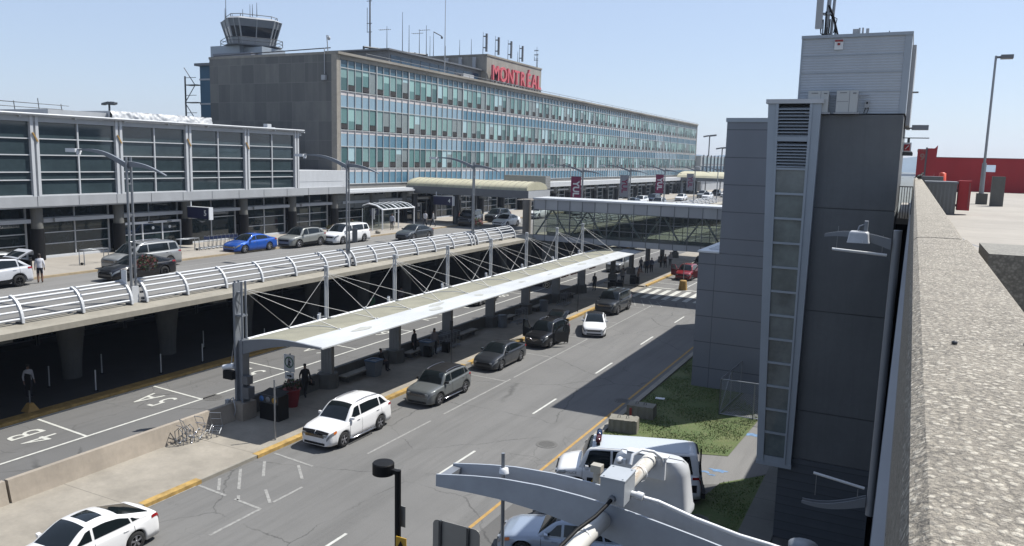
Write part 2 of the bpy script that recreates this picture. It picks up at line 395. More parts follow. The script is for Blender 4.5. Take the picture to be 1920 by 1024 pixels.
for y in (40.0, 46.6, 53.0, 59.6):
    m.quad((-23.6, y+.1, Z), (-20.36, y-.1, Z), (-20.36, y+.01, Z), (-23.6, y+.21, Z))
for x0, y0, x1, y1 in ((-23.9, 20.7, -22.3, 20.55), (-21.8, 20.5, -20.3, 20.35), (-23.75, 21.6, -22.9, 20.75), (-23.75, 22.7, -22.3, 21.2), (-21.9, 20.8, -21.6, 20.5), (-23.5, 23.8, -22.4, 22.6), (-21.4, 21.7, -20.4, 20.9), (-23.8, 24.7, -21.4, 24.4), (-22.0, 24.2, -20.9, 23.2), (-20.35, 20.3, -20.35, 18.0), (-20.35, 21.0, -20.35, 22.6), (-23.98, 18, -23.98, 20.6), (-20.35, 12, -20.35, 16.8)):
    d = Vector((x1-x0, y1-y0, 0)).normalized()*.06; n_ = Vector((-d.y, d.x, 0))
    m.quad((x0-n_.x, y0-n_.y, Z), (x1-n_.x, y1-n_.y, Z), (x1+n_.x, y1+n_.y, Z), (x0+n_.x, y0+n_.y, Z))
for k in range(5):   # hatched corner before the crossing
    x0 = -23.6+.75*k; y0 = 67.6+.3*k
    m.quad((x0, 71.2, Z), (x0+.1, 71.2, Z), (x0+1.35, 67.6+k*.25, Z), (x0+1.25, 67.6+k*.25, Z))
m.quad((-23.8, 67.3, Z), (-20.4, 67.0, Z), (-20.4, 67.12, Z), (-23.8, 67.42, Z)); m.quad((-20.36, 69.3, Z), (-20.25, 69.3, Z), (-19.6, 74, Z), (-19.7, 74, Z))
struct('worn_stall_lines', m, WORN)
m = MB()
for k in range(11):
    x = -23.6+1.02*k; m.quad((x, 72.4, Z), (x+.5, 72.4, Z), (x+.5, 78.3, Z), (x, 78.3, Z))
m.quad((-23.8, 79.1, Z), (-13.2, 79.1, Z), (-13.2, 79.4, Z), (-23.8, 79.4, Z)); m.quad((-20.3, 79.6, Z), (-20.2, 79.6, Z), (-20.2, 110, Z), (-20.3, 110, Z))
for y in (82.5,): m.quad((-23.8, y, Z), (-20.3, y, Z), (-20.3, y+.15, Z), (-23.8, y+.15, Z))
struct('crosswalk', m, WLINE)
# right kerb, grass, paths
m = MB(); m.box(-12.55, -12.25, 33.0, 200, -.01, .12); struct('right_kerb', m, CONC)
m = MB(); m.quad((-12.3, 32.6, .03), (-6.35, 34.6, .03), (-6.0, 41.0, .03), (-5, 46, .03), (-10.6, 46, .03), (-10.6, 200, .03), (-12.3, 200, .03)); struct('lawn', m, GRASSM)
random.seed(21); m = MB(); LA = [(-12.2, 32.9), (-6.5, 34.8), (-6.05, 41), (-7.8, 45), (-10.5, 44.9), (-10.7, 62), (-12.2, 62)]
def inside(x, y, P_):
    c_ = False; n_ = len(P_)
    for i_ in range(n_):
        (x1, y1), (x2, y2) = P_[i_], P_[(i_+1) % n_]
        if (y1 > y) != (y2 > y) and x < (x2-x1)*(y-y1)/(y2-y1)+x1: c_ = not c_
    return c_
def blades(m, P_, n_, z0, hmin=.03, hmax=.075):
    xs = [p[0] for p in P_]; ys = [p[1] for p in P_]; k_ = 0
    while k_ < n_:
        x, y = random.uniform(min(xs), max(xs)), random.uniform(min(ys), max(ys))
        if not inside(x, y, P_): continue
        if math.sin(x*2.1+math.sin(y*1.3)*2)+math.sin(y*1.7+x) < random.uniform(-1.6, .9): k_ += .3; continue
        k_ += 1; a = random.uniform(0, 6.28); h_ = random.uniform(hmin, hmax); w_ = random.uniform(.012, .03); dx, dy = math.cos(a), math.sin(a); lx, ly = random.uniform(-.06, .06), random.uniform(-.06, .06)
        m.add([(x-dx*w_, y-dy*w_, z0), (x+dx*w_, y+dy*w_, z0), (x+lx, y+ly, z0+h_)], [(0, 1, 2)], random.choice((0, 0, 1, 1, 2)))
blades(m, LA, 20000, .03); blades(m, [(-6.9, 26.0), (-4.55, 24.5), (-4.55, 33), (-6.0, 31.4)], 2500, .035)
tag(solo('grass_blades', m, [mat('blade_green', (.15, .22, .05), .8), mat('blade_dark_green', (.1, .16, .035), .8), mat('blade_straw', (.26, .26, .1), .8)], 'short ragged grass growing on the lawn strip', 'grass'), kind='stuff')
m = MB(); m.quad((-6.9, 26.0, .035), (-4.4, 24, .035), (-4.5, 33.2, .035), (-6.0, 31.4, .035)); struct('grass_patch', m, GRASSM)
m = MB(); m.quad((-12.5, 27.4, .012), (-6.1, 31.2, .012), (-4.4, 33.5, .012), (-4.2, 46, .012), (-5.8, 46, .012), (-6.1, 41, .012), (-6.9, 35.5, .012), (-9, 33.2, .012), (-12.5, 32.8, .012)); struct('tarmac_path', m, ASPH3)
m = MB(); m.box(-4.5, -3.36, -10, 34.2, 0, .06); struct('concrete_path', m, concrete('path_slabs', (.2, .2, .18), .25, joint=(1, 1.8, .03)))
m = MB()
for cx, cy, r in ((-5.92, 38.08, .42), (-6.35, 32.7, .34), (-6.85, 32.3, .2), (-6.5, 32.1, .16)):
    n_ = 22; m.add([(cx+(r*(1+.28*math.sin(3*a+cx*5)+.16*math.sin(7*a)))*math.cos(a), cy+(r*.55*(1+.25*math.sin(2*a+1)+.2*math.sin(5*a)))*math.sin(a), .02) for a in (2*math.pi*k/n_ for k in range(n_))], [tuple(range(n_))])
struct('utility_paint_marks', m, BLUEP)
def disc(x, y, r, z, name, label, ring=True):
    t = thing(name, label, 'manhole cover', (x, y, z))
    m = MB(); m.lathe([(r, 0), (r, .012), (r*.9, .012)], (x, y, z), n=28, smooth=False); part('frame', m, mat('cast_iron_ring', (.16, .155, .145), .8), t)
    m = MB(); m.lathe([(r*.84, 0), (r*.84, .010), (0.001, .010)], (x, y, z), n=24, smooth=False); L_ = part('lid', m, mat('cast_iron', (.15, .145, .135), .75, var=.3, scale=5), t)
    m = MB(); m.lathe([(r*.89, .004), (r*.85, .0115)], (x, y, z), n=28, smooth=False, cap=False)
    for k in range(-4, 5):
        h_ = math.sqrt(max(.01, (r*.75)**2-(k*r*.17)**2)); m.box(x-h_, x+h_, y+k*r*.17-.012, y+k*r*.17+.012, z+.010, z+.014)
    part('groove', m, mat('iron_dirt', (.05, .048, .045), .9), L_)
disc(-32.15, 29.0, .55, .004, 'manhole_cover', 'round iron manhole cover on the left lane beside the white lane line')
disc(-14.0, 31.8, .5, .008, 'manhole_cover', 'round iron manhole cover in the right road lane before the yellow line')
disc(-13.2, 40.0, .45, .008, 'manhole_cover', 'round iron manhole cover in the building shadow on the right road')
disc(-6.0, 27.6, .42, .036, 'manhole_cover', 'round manhole cover in the shaded grass beside the police van')

# ------------------------------------------------------------------ elevated road (viaduct)
m = MB()
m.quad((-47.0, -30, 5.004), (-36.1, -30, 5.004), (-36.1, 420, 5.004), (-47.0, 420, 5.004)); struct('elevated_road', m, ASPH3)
m = MB(); m.box(-56.6, -36.1, -30, 420, 4.25, 5.0)
m.prism([(-36.1, 5.0), (-34.62, 4.86), (-34.62, 4.58), (-36.1, 4.35)], 'y', -30, 420); struct('elevated_road_deck', m, LEDGE)
m = MB(); m.box(-55.0, -47.0, -30, 420, 5.0, 5.15); struct('upper_sidewalk', m, DECK)
m = MB(); m.box(-47.06, -46.85, -30, 420, 5.0, 5.14); struct('upper_kerb', m, mat('upper_kerb_worn', (.5, .42, .27), .85, var=.3, scale=1.5))
m = MB(); m.quad((-44.6, 37, 5.01), (-44.45, 37, 5.01), (-44.45, 64, 5.01), (-44.6, 64, 5.01))
for k in range(5): m.quad((-46.4+k*1.5, 66.2, 5.01), (-45.6+k*1.5, 66.2, 5.01), (-45.6+k*1.5, 69.5, 5.01), (-46.4+k*1.5, 69.5, 5.01))
struct('upper_road_lines', m, WORN)
# columns of the viaduct
def vcol(y, label):
    m = MB(); x = -41.3
    def f(u, v):
        a = 2*math.pi*u; z = .15+v*4.12; k = v**1.6; rx = .42+.25*k; ry = .5+.55*k
        return (x+rx*math.cos(a), y+ry*math.sin(a), z)
    m.grid(f, 20, 8); m.box(-42.4, -36.6, y-.5, y+.5, 3.95, 4.26)
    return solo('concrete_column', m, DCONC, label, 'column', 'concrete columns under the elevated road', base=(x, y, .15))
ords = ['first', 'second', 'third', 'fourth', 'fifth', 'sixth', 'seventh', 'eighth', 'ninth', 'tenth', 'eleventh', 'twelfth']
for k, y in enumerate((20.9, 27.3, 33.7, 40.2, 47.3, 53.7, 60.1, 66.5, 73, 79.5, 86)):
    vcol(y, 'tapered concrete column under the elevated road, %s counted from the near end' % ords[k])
# lower terminal front under the viaduct
t = thing('lower_terminal_front', 'dark glazed lower terminal front in the shade under the elevated road', 'building', (-50, 60, .15))
m = MB(); m.box(-50.4, -50, -30, 260, .15, 4.25); part('wall', m, DARKIN, t)
m = MB()
for k in range(10):
    y0 = 18+6.4*k
    for j in range(2): m.quad((-49.97, y0+.2+j*3, .6), (-49.97, y0+3+j*3, .6), (-49.97, y0+3+j*3, 3.4), (-49.97, y0+.2+j*3, 3.4))
part('glazing', m, SGLASS, t)
for k in range(10):
    y0 = 18+6.4*k; m = MB()
    for j in range(3): m.box(-49.96, -49.88, y0+j*3.1, y0+.08+j*3.1, .15, 3.6)
    for z in (.55, 2.4, 3.45): m.box(-49.96, -49.88, y0+.08, y0+6.2, z, z+.07)
    part('window_frame', m, MGREY, t)
# bollards at the lower kerb
proto = None
for i, (x, y) in enumerate([(-37.9, 26.3), (-37.9, 30.4), (-37.9, 33.4), (-40.6, 25.5), (-40.6, 28.6), (-40.6, 35.9), (-37.9, 38.6), (-37.9, 43.5)]):
    lab = ['front', 'front', 'front', 'back', 'back', 'back', 'front', 'front'][i]
    L = 'thin white post, %s in the %s row under the elevated road from the left' % (ords[[0, 1, 2, 0, 1, 2, 3, 4][i]], lab)
    if proto is None:
        proto = thing('delineator_post', L, 'post', (x, y, .15), 'thin white posts along the lower kerb')
        m = MB(); m.tube((0, 0, 0), (0, 0, 1.15), .035); part('post', m, WHITE, proto, local=True)
        m = MB(); m.lathe([(.12, 0), (.12, .03), (.05, .05)], (0, 0, 0)); part('base', m, BLACK, proto, local=True)
    else: dup(proto, (x, y, .15), label=L)
# yellow-based sign stand
t = thing('sign_stand', 'portable sign stand on a yellow concrete base at the lower kerb', 'sign stand', (-37.6, 22.6, .15))
m = MB(); m.add([(-37.9, 22.3, .15), (-37.3, 22.3, .15), (-37.3, 22.9, .15), (-37.9, 22.9, .15), (-37.72, 22.5, .55), (-37.48, 22.5, .55), (-37.48, 22.7, .55), (-37.72, 22.7, .55)], [(0,3,2,1),(4,5,6,7),(0,1,5,4),(1,2,6,5),(2,3,7,6),(3,0,4,7)]); part('base', m, YELL, t)
m = MB(); m.tube((-37.6, 22.6, .5), (-37.6, 22.6, 2.0), .03); part('pole', m, MGREY, t)
m = MB(); m.box(-37.85, -37.4, 22.56, 22.6, 1.2, 2.0); part('panel', m, BLACK, t)

# ------------------------------------------------------------------ guard rail of the viaduct
def arc(t_):  # bracket centre line in the x-z plane, t 0..1
    a = R(80)*t_; return (-35.62-1.0*(1-math.cos(a)), 5.0+1.12*math.sin(a)/math.sin(R(80)))
RP = [[6.3, 9.3, 12.3, 15.3, 18.3, 21.3, 24.25, 26.95], [27.85, 30.5, 33.3, 36.2, 39.2, 42.3, 44.65], [45.4, 47.9, 50.6, 53.5, 56.2, 59.2, 62.3, 62.9], [63.5, 65.8, 68.4, 71.2], [88, 91, 94, 97, 100, 103, 106], [107, 110, 113, 116, 119, 122, 125], [126, 129, 132, 135, 138, 141, 144], [145, 148, 151, 154, 157, 160, 163]]
lbl = ['left of the first lamp post', 'between the first and second lamp posts', 'between the second and third lamp posts', 'between the third lamp post and the glass bridge', 'just beyond the glass bridge', 'second beyond the glass bridge', 'third beyond the glass bridge', 'farthest along the elevated road']
for si, ys in enumerate(RP):
    t = thing('guard_rail', 'white curved tubular guard rail %s' % lbl[si], 'guard rail', (-35.8, ys[0], 5.0), 'white guard rails of the elevated road')
    for j in range(5):
        x, z = arc(.12+.22*j); m = MB(); m.tube((x-.02, ys[0]-.05, z), (x-.02, ys[-1]+.05, z), .058, n=8 if si < 4 else 5); part('rail', m, WHITE, t)
    for y in ys:
        m = MB(); N = 8; out = []; inn = []
        for i in range(N+1):
            x, z = arc(i/N); a = R(80)*i/N; out.append((x+.1*math.cos(a), z+.1*math.sin(a))); inn.append((x-.06*math.cos(a), z-.06*math.sin(a)))
        m.prism(out+inn[::-1], 'y', y-.06, y+.06); part('bracket', m, WHITE, t)
        if si < 4:
            m = MB()
            for j in range(5):
                x, z = arc(.12+.22*j); m.box(x-.16, x-.05, y-.2, y-.07, z-.05, z+.05)  # dark plates stand in for the shading beside the bracket at each bar
            m.box(-35.9, -35.6, y-.15, y+.1, 4.99, 5.06); part('base_and_shade_plates', m, DGREY, t)

# ------------------------------------------------------------------ street lamps of the viaduct
def lamp_pole():
    t = thing('street_lamp', 'x', 'street lamp', (0, 0, 0), 'twin arm street lamps along the elevated road')
    m = MB(); m.tube((0, -.13, 0), (0, -.13, 7.6), .075, .06, n=10); m.tube((0, .13, 0), (0, .13, 7.6), .075, .06, n=10)
    for z in (1.2, 2.9, 4.6, 6.2): m.box(-.04, .04, -.1, .1, z, z+.1)
    part('pole', m, GALV, t, local=True)
    m = MB(); m.box(-.1, .12, -.2, .2, -.1, .9); part('base', m, WHITE, t, local=True)
    def armf(x0, z0, x1, z1, sag, w0, w1):
        m = MB(); N = 10; up = []; lo = []
        for i in range(N+1):
            u = i/N; x = x0+(x1-x0)*u; z = z0+(z1-z0)*u+sag*math.sin(math.pi*u); w_ = (w0+(w1-w0)*u)*.72; up.append((x, z+w_/2)); lo.append((x, z-w_/2))
        m.prism(up+lo[::-1], 'y', -.06, .06); return m
    part('arm', armf(0, 7.1, -4.0, 7.92, .28, .42, .1), STEEL, t, local=True)
    part('arm', armf(0, 7.25, 2.75, 6.75, .14, .42, .06), STEEL, t, local=True)
    m = MB(); m.box(-4.75, -3.95, -.2, .2, 7.78, 7.98); m.tube((-3.95, 0, 7.88), (-3.95, 0, 7.66), .12); h = part('lamp_head', m, WHITE2, t, local=True)
    return t
LP = lamp_pole()
lys = [27.4, 45.05, 63.2, 90.0, 108.2, 125.8, 145.5, 164.6]
bn = [None, None, None, 'm', 'g', 'm', 'g', None]
lamps = []
for i, y in enumerate(lys):
    q = LP if i == 0 else dup(LP, (0, 0, 0)); q.location = (-36.0, y, 4.95)
    if i >= 3: q.scale = (1, 1, .93)
    q['label'] = ['nearest twin arm street lamp with flower basket, at the left end of the guard rail', 'twin arm street lamp in front of the stone gable corner, second from the left', 'third twin arm street lamp, in front of the vaulted entrance canopy', 'street lamp carrying the nearest magenta banner behind the glass bridge', 'street lamp carrying the nearer grey banner behind the glass bridge', 'street lamp carrying the farther magenta banner behind the glass bridge', 'street lamp carrying the farther grey banner behind the glass bridge', 'farthest street lamp on the elevated road, without a banner'][i]
    lamps.append(q)
for q, b in list(zip(lamps, bn)):
    if not b: continue
    x, y, z = q.location
    m = MB(); m.box(-1.5, -.2, -.02, .02, 3.2, 6.5); o = part('banner', m, MAG if b == 'm' else BGREY, q, local=True, label='%s banner with the letters YUL running down it' % ('magenta' if b == 'm' else 'grey'))
    t_ = text_mb('YUL', 1.12, (-.85, -.03, 4.85), (0, 0, -1), (1, 0, 0), bold=.04); oo = part('letters', t_, SIGNW if b == 'm' else MAG, o, local=True)
    m = MB()
    for zz in (3.2, 6.5): m.box(-1.55, 0, -.03, .03, zz-.03, zz+.03)
    part('bracket', m, GALV, q, local=True)
def leaf_cloud(m, c, rx, ry, rz_, n, s, mi=(0, 1)):
    for _ in range(n):
        while 1:
            p = Vector((random.uniform(-1, 1), random.uniform(-1, 1), random.uniform(-1, 1)))
            if p.length < 1: break
        p = Vector((p.x*rx, p.y*ry, p.z*rz_))+Vector(c); a = Vector((random.uniform(-1, 1), random.uniform(-1, 1), random.uniform(-1, 1))).normalized()*s; b = a.orthogonal().normalized()*s*.7
        m.add([p-a, p+b, p+a, p-b], [(0, 1, 2, 3)], random.choice(mi))
for i, y in ((0, 27.4), (2, 63.2)):
    t = thing('flower_basket', 'hanging basket of red and green flowers on the %s street lamp' % ['nearest', 'second', 'third'][i], 'flower basket', (-36.0, y+.75, 6.3), 'flower baskets on the street lamps')
    m = MB(); leaf_cloud(m, (-36.0, y+.85, 7.0), .5, .62, .42, 420 if i == 0 else 160, .07 if i == 0 else .1); part('flowers', m, [GREENP, FLOWR], t)
    m = MB(); m.lathe([(.12, 0), (.36, .3), (.4, .34)], (-36.0, y+.85, 6.57), n=12); m.tube((-36, y+.1, 6.75), (-36, y+.6, 6.75), .02); part('basket', m, DGREY, t)
t = solo('lamp_notice', MB().box(-36.35, -35.95, 26.95, 26.98, 5.9, 6.75), WHITE2, 'small white notice panel fixed low on the nearest street lamp', 'notice panel')
t = solo('lamp_notice', MB().box(-35.9, -35.45, 45.4, 45.44, 6.7, 7.7), MGREY, 'grey notice box fixed low on the second street lamp', 'notice panel')

# ------------------------------------------------------------------ upper departures level: continuous front under the band
def hall_front():
    t = thing('departures_front', 'street level glass front of the terminal with round columns and a white fascia band', 'building', (-54, 100, 5.15))
    m = MB(); m.box(-57.0, -55.6, -10, 330, 5.15, 8.95); part('core', m, DARKIN, t)
    m = MB(); m.box(-58, -53.0, -10, 59.6, 8.82, 8.95); m.box(-55, -52.9, -10, 65.9, 8.92, 9.62); part('fascia', m, LGREY, t)
    m = MB(); m.box(-56, -52.9, 66.1, 78.4, 8.85, 9.25); m.box(-52.9, -52.6, 66.1, 78.4, 8.9, 9.08); m.box(-56, -52.9, 78.4, 330, 8.5, 9.25); part('fascia', m, WHITE, t)
    m = MB()
    for y in range(0, 66, 3): m.box(-52.9, -52.885, y+.15, y+.18, 8.95, 9.6)
    part('fascia_joints', m, MGREY, t)
    for k in range(-3, 32):
        y = 33.55+6.3*k; n = 14 if k < 8 else 8
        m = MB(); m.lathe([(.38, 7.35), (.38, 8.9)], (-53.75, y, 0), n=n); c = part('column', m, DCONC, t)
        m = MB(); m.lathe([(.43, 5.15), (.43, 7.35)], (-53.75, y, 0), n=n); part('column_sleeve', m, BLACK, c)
        gate = k in (2, 7)
        m = MB(); m.box(-54.5, -54.4, y+.4, y+5.9, 5.3, 8.85); part('glazing', m, SGLASS, t)
        m = MB()
        m.box(-54.4, -54.3, y+3.1, y+3.17, 5.3, 8.85)
        for z in ((5.3, 6.15, 6.95, 8.0) if not gate else (7.25, 8.0)): m.box(-54.4, -54.3, y+.4, y+5.9, z-.03, z+.03)
        m.box(-54.42, -54.28, y+.4, y+.48, 5.15, 8.85); m.box(-54.42, -54.28, y+5.82, y+5.9, 5.15, 8.85); m.box(-54.5, -54.25, y+.48, y+5.82, 5.15, 5.27)
        part('window_frame', m, WHITE, t)
        m = MB(); m.box(-54.25, -53.8, y+.5, y+1.6, 7.72, 8.0); m.box(-54.1, -53.6, y+1.2, y+5.8, 7.75, 8.02); part('sign_band', m, LGREY, t)
        if k < 8 or k % 3 == 0:
            m = MB(); m.box(-55.5, -54.6, y+.9, y+1.5, 5.2, 6.3); part('counter', m, LGREY, t)
    return t
hall_front()
def gate_doors(y0, label):
    t = thing('entrance_doors', label, 'doors', (-54.0, y0+2.8, 5.15), 'sliding entrance doors')
    m = MB(); m.box(-54.15, -53.95, y0, y0+5.6, 7.12, 7.3)
    for y in (y0, y0+1.85, y0+3.7, y0+5.52): m.box(-54.15, -53.95, y, y+.08, 5.15, 7.12)
    m.box(-54.12, -54.0, y0+.08, y0+5.52, 6.3, 6.38); part('frame', m, WHITE2, t)
    for y in (y0+.08, y0+1.93, y0+3.78):
        m = MB(); m.box(-54.1, -54.04, y, y+1.77, 5.2, 7.12); part('door_leaf', m, SGLASS, t)
    m = MB()
    for y in (y0+2.4, y0+4.2): m.box(-53.95, -53.88, y, y+.4, 7.18, 7.24)
    part('sensor', m, BLACK, t)
    for y in (y0+2.9, y0+4.5):
        m = MB(); m.lathe([(.001, 0), (.13, 0), (.13, .01)], (-54.03, y, 6.75), 'x', n=12); part('door_sticker', m, SIGNW, t)
gate_doors(40.2, 'white framed sliding entrance doors behind the silver minivan')
gate_doors(76.2, 'white framed sliding entrance doors beneath the vaulted canopy')
def proj_sign(y, x0, x1, z0, z1, ch, label):
    t = thing('gate_sign', label, 'sign', ((x0+x1)/2, y, z0), 'navy projecting gate signs')
    m = MB(); m.box(x0, x1-.1, y-.12, y+.12, z0, z1); part('panel', m, NAVY, t)
    m = MB(); m.box(x1-.1, x1, y-.2, y+.2, z0-.05, z1+.05); m.box(x0, x1-.1, y-.14, y+.14, z1, z1+.05); m.tube((x0+.3, y, z1), (x0+.3, y, 8.9), .05); part('frame', m, WHITE2, t)
    part('number', text_mb(ch, .62, (x1-.55, y-.13, (z0+z1)/2), (1, 0, 0), (0, 0, 1), bold=.015), SIGNW, t)
proj_sign(46.0, -53.3, -50.7, 7.45, 8.36, '5', 'navy gate sign with a white number five')
proj_sign(78.3, -49.9, -47.2, 7.4, 8.4, '4', 'navy gate sign with a white number four under the vaulted canopy')

# ------------------------------------------------------------------ left glass hall (upper storey)
t = thing('glass_hall', 'long glass fronted hall with white frames at the left, below the stone gable', 'building', (-56, 40, 9.6))
m = MB(); m.box(-75, -53.35, 0, 59.0, 9.6, 14.9); part('core', m, DARKIN, t)
m = MB(); m.box(-75, -53.0, -5, 59.3, 14.62, 14.98); part('header', m, LGREY, t)
m = MB(); m.box(-53.3, -52.75, -5, 59.4, 15.0, 15.14); m.tube((-52.7, -5, 15.12), (-52.7, 59.4, 15.12), .07)
for k in range(16): m.box(-53.2, -52.8, 1+3.9*k, 1.12+3.9*k, 14.9, 15.0)
part('coping', m, WHITE, t)
piers = [33.25-6.35*3+6.35*k for k in range(8)]
m = MB()
for k, y in enumerate(piers):
    m = MB(); m.box(-53.2, -52.95, y-.28, y-.08, 9.62, 15.0); m.box(-53.2, -52.95, y+.08, y+.28, 9.62, 15.0); m.box(-53.3, -53.1, y-.08, y+.08, 9.62, 14.6); part('pier', m, WHITE, t)
zt = [9.66, 10.72, 11.25, 12.4, 13.5, 14.6]
for k, y in enumerate(piers[:-1]):
    a, b = y+.28, y+6.35-.28
    for (p, q) in ((a, (a+b)/2-.04), ((a+b)/2+.04, b)):
        m = MB(); m.box(-53.32, -53.2, p, q, 9.68, 14.6); part('glazing', m, WGLASS, t)
    m = MB(); m.box(-53.2, -53.08, (a+b)/2-.05, (a+b)/2+.05, 9.64, 14.62)
    for z in zt[1:5]: m.box(-53.19, -53.09, a, b, z-.035, z+.035)
    m.box(-53.2, -53.0, a, b, 9.62, 9.7); part('window_frame', m, WHITE, t)
for k, (y, z) in enumerate(((33.25, 13.6), (39.6, 13.65), (45.95, 13.6), (52.3, 13.5))):
    m = MB(); m.obox((-52.9, y-.0, z), (.03, 0, 0), (0, .05, .0), (0, -.16, .3)); part('wall_lamp', m, YELL, t)
m = MB(); m.box(-59, -53.4, 59.45, 66.8, 9.2, 11.25); m.box(-53.4, -53.38, 59.45, 66.0, 10.2, 10.22); part('end_block', m, WHITE, t)
m = MB(); m.box(-54.9, -54.0, 55.8, 56.9, 14.98, 15.3); m.box(-54.7, -54.2, 56.1, 56.6, 15.3, 15.6); part('roof_unit', m, WHITE, t)
t = thing('roof_plant_cover', 'white tarpaulin covered roof structure behind the glass hall', 'roof structure', (-75, 55, 15))
m = MB()
from mathutils import noise as _n
NZ = lambda a, b: _n.noise(Vector((a, b, 3.3)))+.5*_n.noise(Vector((a*2.3, b*2.1, 7.7)))
def tf(u, v):
    y = 45.8+u*11; z = 15.0+v*1.2; x = -62+.06*math.sin(u*23+3*v)-.25*v**3
    return (x-.12*NZ(u*38, v*5), y, z-.05*abs(NZ(u*30+9, 2))*v)
m.grid(tf, 140, 10); m.grid(lambda u, v: (-62.25-14*v, 45.8+u*11, 16.17-.05*abs(NZ(u*30+9, 2))*(1-v)+.04*NZ(u*20, v*20)), 60, 8); m.grid(lambda u, v: (-62.3-14*v, 45.8, 15+u*1.17), 6, 10)
part('tarpaulin', m, TARP, t)
m = MB(); m.box(-76, -62.6, 40.5, 45.7, 15, 15.98); m.box(-76, -62.8, 45.9, 56.7, 15, 15.9); part('frame', m, LGREY, t)
t = thing('roof_guard_rail', 'thin black roof railing at the far left above the glass hall', 'railing', (-65, 30, 15))
m = MB()
for z in (16.25, 16.62): m.tube((-68, 34, z+.05), (-68, 45.4, z), .03, n=5)
m.tube((-66, 34, 16.6), (-66, 44.6, 16.5), .025, n=5)
for k in range(6): m.tube((-68, 35+2.08*k, 15), (-68.1, 35+2.08*k-.12, 17.1 if k in (2, 4) else 16.75), .035, n=5)
part('rail', m, DGREY, t)
t = thing('floodlight_mast', 'cluster of dark floodlights on a mast behind the glass hall at the left', 'floodlight', (-163, 120, 0))
m = MB(); m.tube((-163.3, 120, 0), (-163.3, 120, 23), .22); part('pole', m, DGREY, t)
for dx in (-1.5, -.5, .6, 1.6):
    m = MB(); m.obox((-163.3+dx, 120, 23.1-abs(dx)*.15), (.55, 0, .1), (0, .5, 0), (0, 0, .22)); part('lamp_head', m, DGREY, t)

